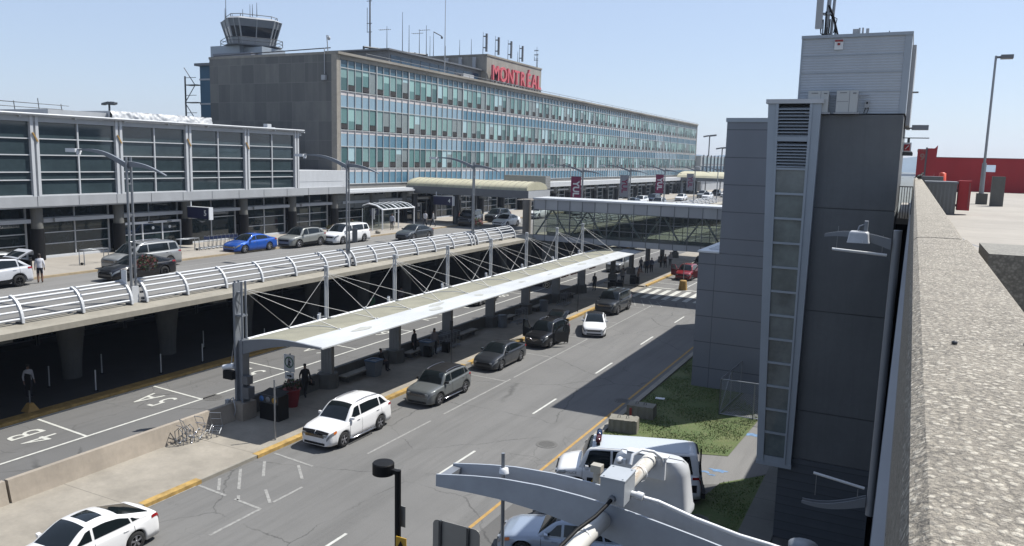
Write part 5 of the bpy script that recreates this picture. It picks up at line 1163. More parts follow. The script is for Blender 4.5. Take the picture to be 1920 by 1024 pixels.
for i, (x, y, rz_, L) in enumerate(((-11.55, 35.45, R(10), 'rough concrete block on the grass, the nearer of the two by the kerb'), (-11.45, 37.95, R(4), 'rough concrete block behind the nearer block, with a red strap'))):
    m = MB(); hx, hy, hz = .68, .42, .62; random.seed(i)
    m.grid(lambda u, v: (-hx+2*hx*u+random.uniform(-.015, .015), -hy+2*hy*v+(.04*math.sin(u*30) if v < .01 or v > .99 else 0), hz+random.uniform(-.012, .012)), 10, 6, smooth=False)
    for fxy in (lambda u: (-hx+2*hx*u, -hy+.0), lambda u: (hx, -hy+2*hy*u), lambda u: (hx-2*hx*u, hy), lambda u: (-hx, hy-2*hy*u)):
        m.grid(lambda u, v, f=fxy: (f(u)[0]*(1+.02*(1-v)), f(u)[1]*(1+.03*(1-v))+(.02*math.sin(u*28)), hz*v+(random.uniform(-.012, .0) if v > .9 else 0)), 12, 4, smooth=False)
    o = bpy.data.objects.new('concrete_block', m.mesh('concrete_block', concrete('block_concrete', (.34, .32, .26), .35, drip=.4))); COL.objects.link(o); o.location = (x, y, .03); o.rotation_euler = (0, 0, rz_); tag(o, L, 'concrete block', 'concrete blocks by the kerb')
    m = MB()
    for dx in (-.3, .12): m.path([(dx, -.05, hz), (dx+.02, -.05, hz+.12), (dx+.1, 0, hz+.12), (dx+.12, 0, hz)], .015, n=5)
    part('lifting_loop', m, DGREY, o, local=True)
    if i: m = MB(); m.box(-.52, -.4, -.47, -.42, .1, .5); part('strap', m, mat('strap_red', (.4, .04, .03), .6), o, local=True)
m = MB(); m.obox((-11.45, 41.35, .06), (.25, .05, 0), (-.03, .16, 0), (0, 0, .01)); solo('paper_sheet', m, SIGNW, 'small white sheet lying on the shaded lawn', 'sheet')
t = thing('yellow_barrel_post', 'yellow concrete bollard base with a thin pole at the crosswalk', 'bollard', (-20.25, 79.3, 0))
m = MB(); m.lathe([(.48, .01), (.36, .95), (.28, 1.0)], (-20.25, 79.5, 0), n=10, smooth=False); part('base', m, YELL, t); m = MB(); m.tube((-20.25, 79.5, .9), (-20.25, 79.5, 3.3), .04); part('pole', m, GALV, t)

# ------------------------------------------------------------------ parking garage the photo is taken from
t = thing('parking_garage', 'concrete parking garage the view is taken from, with pale roof deck', 'building', (20, 40, 0))
m = MB(); m.box(.02, 60, -40, 130, 11.3, 11.6); part('roof_deck', m, DECK, t)
m = MB(); m.box(.6, 60, -40, 130, 0, 11.3); part('core', m, DARKIN, t)
for k, z in enumerate((.2, 3.3, 6.4, 9.5)):
    m = MB(); m.box(.06, .6, -40, 130, z, z+.3); part('floor_slab', m, MGREY, t)
    m = MB()
    for j in range(5): m.tube((.1, -20, z+.5+.2*j), (.1, 80, z+.5+.2*j), .02, n=4)
    part('cable_rail', m, GALV, t)
m = MB()
for k in range(-6, 20): m.box(.12, .55, 6*k, 6*k+.5, 0, 11.3)
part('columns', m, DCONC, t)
m = MB(); m.box(-.03, .02, -40, 44, 11.36, 11.44); part('edge_flashing', m, LGREY, t)
m = MB(); m.box(-.035, .02, -40, 44, 11.2, 11.34); part('edge_beam', m, MGREY, t)
def parapet(y0, y1, x1a, x1b, label):
    m = MB()
    N = 24
    def sec(y):
        x1 = x1a+(x1b-x1a)*(y-y0)/(y1-y0); return [(.022, y, 11.45), (.022, y, 12.555), (.03, y, 12.585), (.05, y, 12.602), (.1, y, 12.606), (x1-.03, y, 12.606), (x1, y, 12.58), (x1, y, 11.6)]
    vs = []; 
    for i in range(N+1): vs += sec(y0+(y1-y0)*i/N)
    m.add(vs, [(i*8+k, (i+1)*8+k, (i+1)*8+k+1, i*8+k+1) for i in range(N) for k in range(7)]+[tuple(range(8)), tuple(range(N*8+7, N*8-1, -1))]); return solo('parapet', m, AGG, label, 'parapet', 'aggregate concrete parapets of the parking deck', base=(.15, y0, 11.6))
parapet(-6, 5.15, .33, .33, 'near pebble textured concrete parapet filling the lower right of the picture')
parapet(5.19, 42, .30, .30, 'far pebble textured concrete parapet beyond the dark joint, with two birds')
m = MB(); m.box(.03, .3, 5.14, 5.2, 11.7, 12.57); solo('parapet_joint', m, BLACK, 'black sealant joint between the two parapet lengths', 'joint filler')
m = MB(); m.box(.5, 6, 6.2, 7.1, 11.6, 12.44); solo('deck_wall', m, concrete('deck_wall_concrete', (.30, .285, .245), .3, speck=60), 'thick concrete wall stub on the deck at the right edge, dark on its near side', 'wall')
t = thing('grey_utility_enclosure', 'grey ribbed utility enclosure standing on the deck behind the parapet', 'enclosure', (.8, 28, 11.6))
m = MB(); m.box(.36, 1.22, 28.0, 29.5, 11.6, 12.56); part('casing', m, ribbed('grey_rib_box', (.2, .21, .21), .11, 0, .75), t); m = MB(); m.box(.33, 1.25, 27.97, 29.55, 12.56, 12.62); part('lid', m, MGREY, t)
m = MB(); m.box(.2, 1.0, 34, 35, 11.6, 12.72); solo('grey_box', m, MGREY, 'second grey box behind the ribbed enclosure, mostly hidden', 'box')
t = thing('red_cabinet', 'dark red metal cabinet mounted beside the grey enclosure on the deck', 'cabinet', (1.4, 28.6, 11.7))
m = MB(); m.box(1.28, 1.62, 28.3, 28.9, 11.74, 12.66); part('body', m, RED, t); m = MB(); m.box(1.56, 1.6, 28.28, 28.3, 11.8, 12.6); m.box(1.22, 1.28, 28.4, 28.5, 11.85, 11.92); m.box(1.22, 1.28, 28.4, 28.5, 12.3, 12.4); part('hinge_strip', m, mat('dull_red_light', (.4, .1, .1), .6), t)
t = thing('deck_lamp', 'tall grey pole lamp with a rectangular head on a concrete foot on the deck', 'lamp', (2.55, 38, 11.6))
m = MB(); m.box(2.38, 2.78, 37.8, 38.2, 11.6, 12.05); part('foot', m, DCONC, t)
m = MB(); m.tube((2.55, 38, 12.0), (2.55, 38, 13.3), .1, .09); m.tube((2.55, 38, 13.3), (2.55, 38, 17.6), .055, .045); part('pole', m, GALV, t)
m = MB(); m.box(2.55, 2.8, 37.96, 38.04, 17.5, 17.58); m.box(2.72, 3.15, 37.8, 38.2, 17.47, 17.62); part('lamp_head', m, MGREY, t)
m = MB(); m.box(2.78, 3.22, 36.4, 36.8, 11.6, 12.77); m.box(2.8, 2.9, 36.38, 36.4, 12.5, 12.7); solo('tall_concrete_block', m, DCONC, 'upright grey concrete block on the deck right of the lamp foot', 'concrete block')
t = thing('traffic_drum', 'orange and white striped traffic drum behind the grey enclosure', 'traffic drum', (1.61, 57, 11.6))
m = MB(); m.lathe([(.26, 11.6), (.2, 12.75), (.08, 12.8)], (1.61, 57, 0), n=14); part('body', m, mat('drum_orange', (.75, .1, .03), .5), t); m = MB()
for z in (12.1, 12.4): m.lathe([(.255-.05*(z-11.6), z), (.25-.05*(z-11.5), z+.12)], (1.61, 57, 0), n=14, cap=False)
part('stripe', m, SIGNW, t)
t = thing('red_wall', 'long red painted wall across the far end of the parking deck', 'wall', (6, 60, 11.6))
W0 = 60; m = MB(); m.box(1.2, 4.1, W0, W0+.3, 11.5, 13.75); m.box(4.7, 14, W0, W0+.3, 11.5, 13.75); m.box(4.1, 4.7, W0, W0+.3, 11.5, 12.9); m.box(4.1, 4.7, W0, W0+.3, 13.35, 13.75); part('wall', m, RED, t)
m = MB(); m.box(1.2, 14, W0-.02, W0+.32, 13.75, 13.8); part('coping', m, mat('red_coping', (.3, .1, .1), .6), t)
t = thing('red_ramp_shelter', 'red panelled shelter with peeling paint left of the red wall', 'shelter', (.7, 55, 11.6))
m = MB(); m.box(.08, .52, 55, 55.1, 12.4, 14.2); m.add([(.62, 55, 12.5), (1.08, 55, 12.4), (1.16, 55, 14.45), (1.0, 55, 14.25), (.62, 55, 14.25), (.62, 55.6, 12.5), (1.08, 55.6, 12.4), (1.16, 55.6, 14.45), (1.0, 55.6, 14.25), (.62, 55.6, 14.25)], [(0, 1, 2, 3, 4), (9, 8, 7, 6, 5), (1, 6, 7, 2), (0, 5, 6, 1), (3, 2, 7, 8), (4, 3, 8, 9), (5, 0, 4, 9)]); part('panel', m, RED, t)
m = MB(); m.box(.52, .62, 55.05, 55.7, 12.4, 14.3); m.box(.08, 1.1, 55.5, 55.8, 11.6, 12.5); part('frame', m, MGREY, t)
part('number', text_mb('9', .55, (.36, 54.98, 13.7), (1, 0, 0), (0, 0, 1), bold=.02), mat('faded_paint', (.4, .2, .16), .7), t); part('faded_text', text_mb('P- 109', .2, (.3, 54.98, 14.08), (1, 0, 0), (0, 0, 1)), mat('faded_paint', (.4, .2, .16), .7), t)
t = thing('landing', 'small concrete landing with black railing between the tower and the parapet', 'landing', (-.2, 31, 11))
m = MB(); m.box(-.42, .02, 30.0, 44, 11.1, 11.3); part('slab', m, DECK, t); m = MB(); m.box(-.43, .05, 31.0, 44, 0, 11.1); part('gap_shade_box', m, DARKIN, t)  # near-black box under the slab stands in for shade in the gap
m = MB(); m.tube((-.42, 30.1, 12.38), (.0, 30.1, 12.38), .02, n=5)
for k in range(6): m.tube((-.4+.08*k, 30.1, 11.3), (-.4+.08*k, 30.1, 12.38), .012, n=4)
part('railing', m, DGREY, t)
t = thing('wall_lamp', 'rectangular lamp head projecting from the tower side above the landing', 'lamp', (-.4, 30, 14.2)); m = MB(); m.tube((-.44, 30, 14.34), (-.2, 30, 14.34), .03); m.box(-.42, -.4, 29.9, 30.1, 14.0, 14.4); part('arm', m, MGREY, t); m = MB(); m.box(-.2, .3, 29.85, 30.15, 14.28, 14.44); part('lamp_head', m, STEEL, t)
t = thing('exit_notice', 'small red sign with white strokes hanging at the tower side', 'sign', (-.2, 30, 13.5)); m = MB(); m.box(-.45, .35, 29.98, 30.02, 14.0, 14.03); m.box(-.3, -.22, 29.98, 30.0, 13.8, 14.0); m.add([(-.42, 30, 13.42), (-.1, 30, 13.42), (-.1, 30, 13.52), (-.22, 30, 13.65), (-.42, 30, 13.65)], [(0, 1, 2, 3, 4)]); part('bracket', m, DGREY, t); m = MB(); m.box(-.42, -.16, 29.93, 29.96, 13.55, 13.86); pn = part('panel', m, SIGNW, t); m = MB(); m.box(-.38, -.2, 29.9, 29.93, 13.59, 13.8); part('field', m, RED, pn); m = MB(); m.obox((-.29, 29.89, 13.7), (.05, 0, .06), (0, .005, 0), (-.008, 0, .008)); part('stroke', m, SIGNW, pn)
def bird(loc, s, rz_, mt, L, dark):
    t = thing('pigeon', L, 'bird', loc, None, rz_)
    m = MB(); prof = [(-.13, .0), (-.10, .028), (-.04, .055), (.03, .06), (.08, .045), (.11, .03), (.14, .035), (.165, .028), (.18, .006)]
    n = 10; vs = []
    for i, (y, r) in enumerate(prof):
        zc = .1+(.035 if y > .05 else 0)*((y-.05)/.1) + (.05 if y > .1 else 0)
        for k in range(n): a = 2*math.pi*k/n; vs.append((r*math.cos(a)*s, -y*s, (zc+r*math.sin(a))*s))
    m.add(vs, [(i*n+k, i*n+(k+1) % n, (i+1)*n+(k+1) % n, (i+1)*n+k) for i in range(len(prof)-1) for k in range(n)]+[tuple(range(n-1, -1, -1)), tuple(range(len(vs)-n, len(vs)))], 0, True)
    m.add([(-.03*s, .1*s, .1*s), (.03*s, .1*s, .1*s), (.035*s, .25*s, .06*s), (-.035*s, .25*s, .06*s)], [(0, 1, 2, 3)]); m.tube((0, -.18*s, .18*s), (0, -.21*s, .17*s), .008*s, .002*s, n=5)
    part('body', m, mt, t, local=True)
    for q in (-.02, .02): mm = MB(); mm.tube((q*s, 0, .06*s), (q*s, -.01*s, 0), .006*s, n=4); mm.box((q-.012)*s, (q+.012)*s, -.04*s, .01*s, 0, .004*s); part('leg', mm, mat('bird_leg', (.3, .08, .06), .6), t, local=True)
    for q in (-1, 1): mm = MB(); mm.add([(q*.055*s, -.06*s, .13*s), (q*.062*s, .0, .09*s), (q*.035*s, .16*s, .085*s), (q*.04*s, .04*s, .15*s)], [(0, 1, 2, 3)]); part('wing', mm, dark, t, local=True)
bird((.17, 31.0, 12.6), 1.25, R(150), BLACK, 'black bird crouching on the far end of the parapet top', BLACK)
bird((.42, 9.3, 12.17), 1.0, R(-110), mat('pigeon_grey', (.16, .16, .17), .6), 'small grey pigeon at the deck side of the parapet, nearer than the black bird', DGREY)
m = MB(); m.box(.33, .55, 8.9, 9.7, 11.6, 12.17); solo('deck_plinth', m, DECK, 'low pale plinth against the parapet under the pigeon', 'plinth')
random.seed(11)
for i, (x, y, s) in enumerate(((.115, 2.02, .006), (.26, 2.1, .004))):
    m = MB(); m.lathe([(.001, 0), (s, .2*s), (s*1.1, s), (.001, 1.5*s)], (x, y, 12.606), n=8); solo('pebble', m, DGREY if i == 0 else CONC, ['loose dark pebble on the parapet top', 'loose pale pebble near the right edge of the parapet top'][i], 'pebble')

# ------------------------------------------------------------------ service arms with floodlights on the garage side
def pole(y, x, z0, z1, label):
    m = MB(); m.tube((x-.03, y, z0), (x, y, z1), .058 if y > 5 else .034, n=16); m.lathe([(.06 if y > 5 else .036, z1-.01), (.06 if y > 5 else .036, z1+.004), (.001, z1+.006)], (x, y, 0), n=16); return solo('steel_pole', m, STEEL, label, 'pole')
def arm_set(y, xp, z, label, flip=False):
    t = thing('bracket_arm', label, 'bracket arm', (xp, y, z), 'curved bracket arms on the garage side')
    for dy in (-.055, .055):
        N = 14; up = []; lo = []
        for i in range(N+1):
            u = i/N; x = xp-.06-.93*u; c = .16*math.sin(u*2.1)*(-1 if flip else 1); w_ = .115*(1-u)+.032*u
            zt_ = z+c-(.03*u); up.append((x, zt_+w_)); lo.append((x, zt_-w_*.35))
        m = MB(); m.prism(up+lo[::-1], 'y', y+dy-.006, y+dy+.006); part('side_plate', m, STEEL, t)
    return t
# far arm at y = 13
pole(13.0, -.14, 7.6, 12.08, 'grey round steel pole beside the concrete tower carrying the floodlight arm')
arm_set(13.0, -.16, 11.83, 'upper curved bracket arm reaching over the dark tower wall')
t = thing('light_tube', 'slim horizontal tube light hung below the upper arm', 'tube light', (-.65, 13, 11.7)); m = MB(); m.tube((-1.03, 13, 11.74), (-.26, 13, 11.70), .022, n=8); part('tube', m, WHITE2, t); m = MB(); m.tube((-.97, 13, 11.74), (-.96, 13, 12.1), .004, n=4); m.tube((-.33, 13, 11.7), (-.33, 13, 12.0), .004, n=4); part('hanger', m, GALV, t)
arm_set(13.0, -.18, 7.78, 'lower curved bracket arm near the foot of the tower wall', True)
t = thing('light_tube', 'slim horizontal tube light standing above the lower arm', 'tube light', (-.65, 13, 8.1)); m = MB(); m.tube((-1.03, 13, 8.12), (-.27, 13, 8.02), .022, n=8); part('tube', m, WHITE2, t); m = MB(); m.tube((-.98, 13, 8.12), (-.98, 13, 7.75), .006, n=4); m.tube((-.36, 13, 8.0), (-.36, 13, 7.75), .006, n=4); part('hanger', m, GALV, t)
def flood(c, w_, h, d, label, s=1.):
    t = thing('floodlight', label, 'floodlight', c, 'white box floodlights on the arms')
    x, y, z = c; N = 6
    def sq(hw, hd, zz, r):
        pts = []
        for (sx_, sy_) in ((1, 1), (-1, 1), (-1, -1), (1, -1)):
            for i in range(5):
                a = {(1, 1): 0, (-1, 1): 90, (-1, -1): 180, (1, -1): 270}[(sx_, sy_)]+22.5*i
                pts.append((x+sx_*(hw-r)+r*math.cos(R(a)), y+sy_*(hd-r)+r*math.sin(R(a)), zz))
        return pts
    lay = [(w_*.5, d*.5, z-h*.5, .02), (w_*.5, d*.5, z-h*.42, .02), (w_*.485, d*.485, z-h*.38, .02), (w_*.44, d*.44, z+h*.25, .03), (w_*.42, d*.42, z+h*.4, .035), (w_*.37, d*.37, z+h*.49, .04)]
    m = MB(); vs = []
    for L in lay: vs += sq(*L)
    m.add(vs, [(i*20+k, i*20+(k+1) % 20, (i+1)*20+(k+1) % 20, (i+1)*20+k) for i in range(len(lay)-1) for k in range(20)], 0, True); m.add(vs[-20:], [tuple(range(20))]); m.add(vs[:20], [tuple(range(19, -1, -1))]); part('housing', m, mat('floodlight_white', (.6, .61, .62), .4, var=.08, scale=9), t)
    m = MB(); m.box(x+w_*.18, x+w_*.23, y-d*.55, y-d*.5, z-h*.45, z-h*.25); part('latch', m, WHITE2, t)
    return t
flood((-.66, 12.9, 11.96), .31, .17, .3, 'white box floodlight hanging on the upper arm at the tower')
m = MB(); m.box(-.6, -.55, 12.9, 13.05, 12.05, 12.2); m.path([(-.68, 12.9, 12.05), (-.66, 12.9, 12.12), (-.6, 12.95, 12.14)], .015, n=6); solo('lamp_bracket', m, STEEL, 'small bracket joining the floodlight to the upper arm', 'bracket')
# near arm, almost under the camera
YA = 1.9
t = thing('bracket_arm', 'nearest curved twin plate bracket arm crossing the bottom of the picture', 'bracket arm', (-.17, YA, 12.0), 'curved bracket arms on the garage side')
AT = [(-1.16, 12.088), (-1.05, 12.107), (-.95, 12.12), (-.82, 12.126), (-.70, 12.122), (-.58, 12.112), (-.48, 12.098), (-.36, 12.08), (-.18, 12.045)]
def armtop(x):
    for (a, b), (c, d) in zip(AT[:-1], AT[1:]):
        if x <= c: return b+(d-b)*(x-a)/(c-a)
    return AT[-1][1]
PY = (1.85, 1.945)
ARMP = mat('arm_paint', (.52, .545, .58), .42, .1, var=.1, scale=14)
for py in PY:
    N = 24; up = []; lo = []
    for i in range(N+1):
        x = -1.16+.98*i/N; u = 1-i/N; up.append((x, armtop(x))); lo.append((x, armtop(x)-(.036+.1*(1-u)**.9)))
    m = MB(); m.prism(up+lo[::-1], 'y', py-.003, py+.003); part('side_plate', m, ARMP, t)
m = MB(); m.box(-1.158, -1.13, PY[0]+.003, PY[1]-.003, 12.062, 12.082); part('spacer', m, GALV, t)
m = MB(); m.tube((-.955, 1.9, 11.3), (-.97, 1.9, 12.172), .0055, n=8); part('rod', m, GALV, t)
m = MB(); m.lathe([(.016, 12.115), (.014, 12.127), (.008, 12.13)], (-.966, 1.9, 0), n=6); part('rod_cap', m, WHITE2, t)
pole(2.02, -.17, 7, 12.045, 'round top of the nearest grey steel pole at the bottom edge')
flood((-.674, 2.375, 11.985), .275, .165, .10, 'large white box floodlight seen from above, in front of the police van')
t = thing('pipe_run', 'white painted pipe with rust and conduit running over the nearest arm to the floodlight', 'pipe', (-.645, 1.9, 12.0))
m = MB(); m.path([(-.662, 2.31, 12.075), (-.655, 2.2, 12.085), (-.64, 1.9, 12.11)], .0225, n=16); m.path([(-.645, 1.84, 12.075), (-.643, 1.7, 12.085), (-.64, 1.5, 12.09), (-.64, .8, 12.1)], .0225, n=16)
q = NT('rusty_white_pipe', .5); a = q.noise(q.map((20, 5, 20)), 1, 6, .7); ggn = q.n('ShaderNodeNewGeometry'); gg = q.n('ShaderNodeSeparateXYZ'); q.l(ggn.outputs['Position'], gg.inputs[0])
q.l(q.mix(q.math('MULTIPLY', q.rng(a.outputs[0], .46, .54, 0, .85), q.rng(gg.outputs[2], 12.098, 12.112, 0, 1)), (.46, .45, .42), (.25, .17, .09)), q.b.inputs['Base Color']); part('pipe', m, q.m, t)
JBM = mat('junction_box_paint', (.5, .52, .54), .45, var=.06, scale=10)
m = MB(); m.box(-.641, -.577, 1.80, 1.885, 12.142, 12.205); jb = part('junction_box', m, JBM, t)
m = MB(); m.box(-.6425, -.5755, 1.7985, 1.8865, 12.2055, 12.210)
for x in (-.634, -.584):
    for y in (1.806, 1.878): m.lathe([(.0025, 12.210), (.0025, 12.212)], (x, y, 0), n=6)
part('lid', m, JBM, jb)
m = MB(); m.lathe([(.009, -.012), (.009, .0), (.006, .0)], (-.607, 1.8, 12.158), 'y', n=12); part('cable_gland', m, STEEL, jb)
m = MB(); m.path([(-.607, 1.79, 12.158), (-.612, 1.77, 12.15), (-.625, 1.73, 12.135), (-.645, 1.66, 12.125), (-.655, 1.55, 12.115), (-.66, 1.4, 12.11), (-.66, 1.1, 12.1)], .0048, n=8); part('black_cable', m, BLACK, t)
m = MB(); m.tube((-.577, 1.86, 12.155), (-.562, 1.86, 12.154), .008); m.tube((-.562, 1.86, 12.154), (-.545, 1.86, 12.152), .011, n=8); m.path([(-.545, 1.86, 12.151), (-.51, 1.875, 12.142), (-.47, 1.89, 12.125), (-.42, 1.9, 12.108), (-.37, 1.91, 12.095), (-.31, 1.91, 12.085), (-.24, 1.92, 12.075), (-.15, 1.93, 12.06), (-.05, 1.95, 12.03)], .0055, n=8); part('white_conduit', m, WHITE2, t)
m = MB(); m.path([(-.69, 2.2, 12.09), (-.69, 2.22, 12.115), (-.672, 2.25, 12.125), (-.64, 2.27, 12.118), (-.62, 2.29, 12.095), (-.618, 2.3, 12.07)], .005, n=8); part('white_conduit', m, WHITE2, t)
m = MB(); m.box(-.735, -.61, 2.30, 2.312, 12.02, 12.09); m.box(-.735, -.605, 2.3, 2.33, 12.088, 12.094); part('mounting_plate', m, WHITE2, t)
m = MB(); m.lathe([(.001, 0), (.011, .006), (.011, .018), (.001, .024)], (-.755, 2.28, 12.06), 'y', n=10); m.box(-.76, -.735, 2.29, 2.3, 12.052, 12.066); part('swivel_knob', m, WHITE2, t)
m = MB(); m.box(-.725, -.695, 1.95, 1.975, 12.15, 12.17); m.lathe([(.014, 12.09), (.011, 12.15)], (-.708, 1.96, 0), n=10); m.tube((-.708, 1.96, 12.0), (-.708, 1.96, 12.1), .007); part('photo_cell', m, mat('cream_plastic', (.5, .48, .42), .5), t)
for y, z in ((1.7, 12.087), (2.15, 12.09)): m = MB(); m.lathe([(.0245, -.003), (.0245, .003)], (-.646, y, z), 'y', n=16, cap=False); part('cable_tie', m, WHITE2, t)
# black drum lamp with signs, grey sign seen from behind
t = thing('drum_street_lamp', 'black pole lamp with a flat round drum head near the bottom of the picture', 'street lamp', (-9.7, 14, 0))
def at(px, py, y):
    r = cF+cR*((px-960)/1474)-cU*((py-505)/1474); return Vector((0, 0, 13))+r*(y/r.y)
p1 = at(746, 882, 14); p0 = at(752, 1030, 14); zt_ = p1.z
bx_, bz_ = p1.x, zt_
m = MB(); m.tube((bx_+.03, 14, 0), (bx_, 14, zt_), .075, n=8); m.box(bx_-.35, bx_, 13.95, 14.05, zt_-.1, zt_); part('pole', m, BLACK, t)
m = MB(); m.lathe([(.05, zt_-.17), (.25, zt_-.155), (.25, zt_+.085), (.23, zt_+.11), (.001, zt_+.12)], (bx_-.4, 14, 0), n=24, smooth=False); part('lamp_head', m, BLACK, t)
t = thing('yellow_arrow_sign', 'small yellow sign with a black upward arrow strapped to the black lamp pole', 'sign', (bx_+.17, 13.9, zt_-2)); 
m = MB(); m.box(bx_+.05, bx_+.33, 13.86, 13.88, zt_-2.05, zt_-1.5); part('panel', m, YSIGN, t)
m = MB(); m.box(bx_+.165, bx_+.215, 13.845, 13.86, zt_-1.95, zt_-1.7); m.add([(bx_+.1, 13.85, zt_-1.74), (bx_+.28, 13.85, zt_-1.74), (bx_+.19, 13.85, zt_-1.57)], [(0, 1, 2)]); part('arrow', m, BLACK, t)
m = MB(); m.box(bx_-.1, bx_+.14, 14.1, 14.12, zt_-1.38, zt_-.88); m.box(bx_-.14, bx_+.02, 14.1, 14.12, zt_-2.1, zt_-1.68); solo('road_sign', m, mat('sign_back_grey', (.36, .36, .34), .5), 'small grey sign backs behind the black lamp pole', 'sign')
a = at(812, 972, 13); b = at(900, 990, 13)
t = thing('large_sign_back', 'grey back of a large rounded road sign with two dark straps at the bottom edge', 'sign', ((a.x+b.x)/2, 13, 0))
m = MB(); w2 = (b.x-a.x)/2; cx_ = (a.x+b.x)/2; tz = a.z; rr = .12; poly = []
for cx2, cz2, a0 in ((w2-rr, -rr, 0), (-w2+rr, -rr, 90), (-w2+rr, -1.3+rr, 180), (w2-rr, -1.3+rr, 270)):
    for k in range(5): an = R(a0+22.5*k); poly.append((cx_+cx2+rr*math.cos(an), tz+cz2+rr*math.sin(an)))
m.prism(poly, 'y', 13, 13.012); part('panel', m, mat('sign_back_warm', (.4, .39, .36), .45, .2, var=.05, scale=3), t)
m = MB()
for dx in (-w2+.19, w2-.26): m.box(cx_+dx-.025, cx_+dx+.025, 12.95, 13, tz-1.3, tz+.01)
part('strap', m, DGREY, t); m = MB(); m.tube((cx_, 13.06, 0), (cx_, 13.06, tz-.3), .04); part('pole', m, GALV, t)

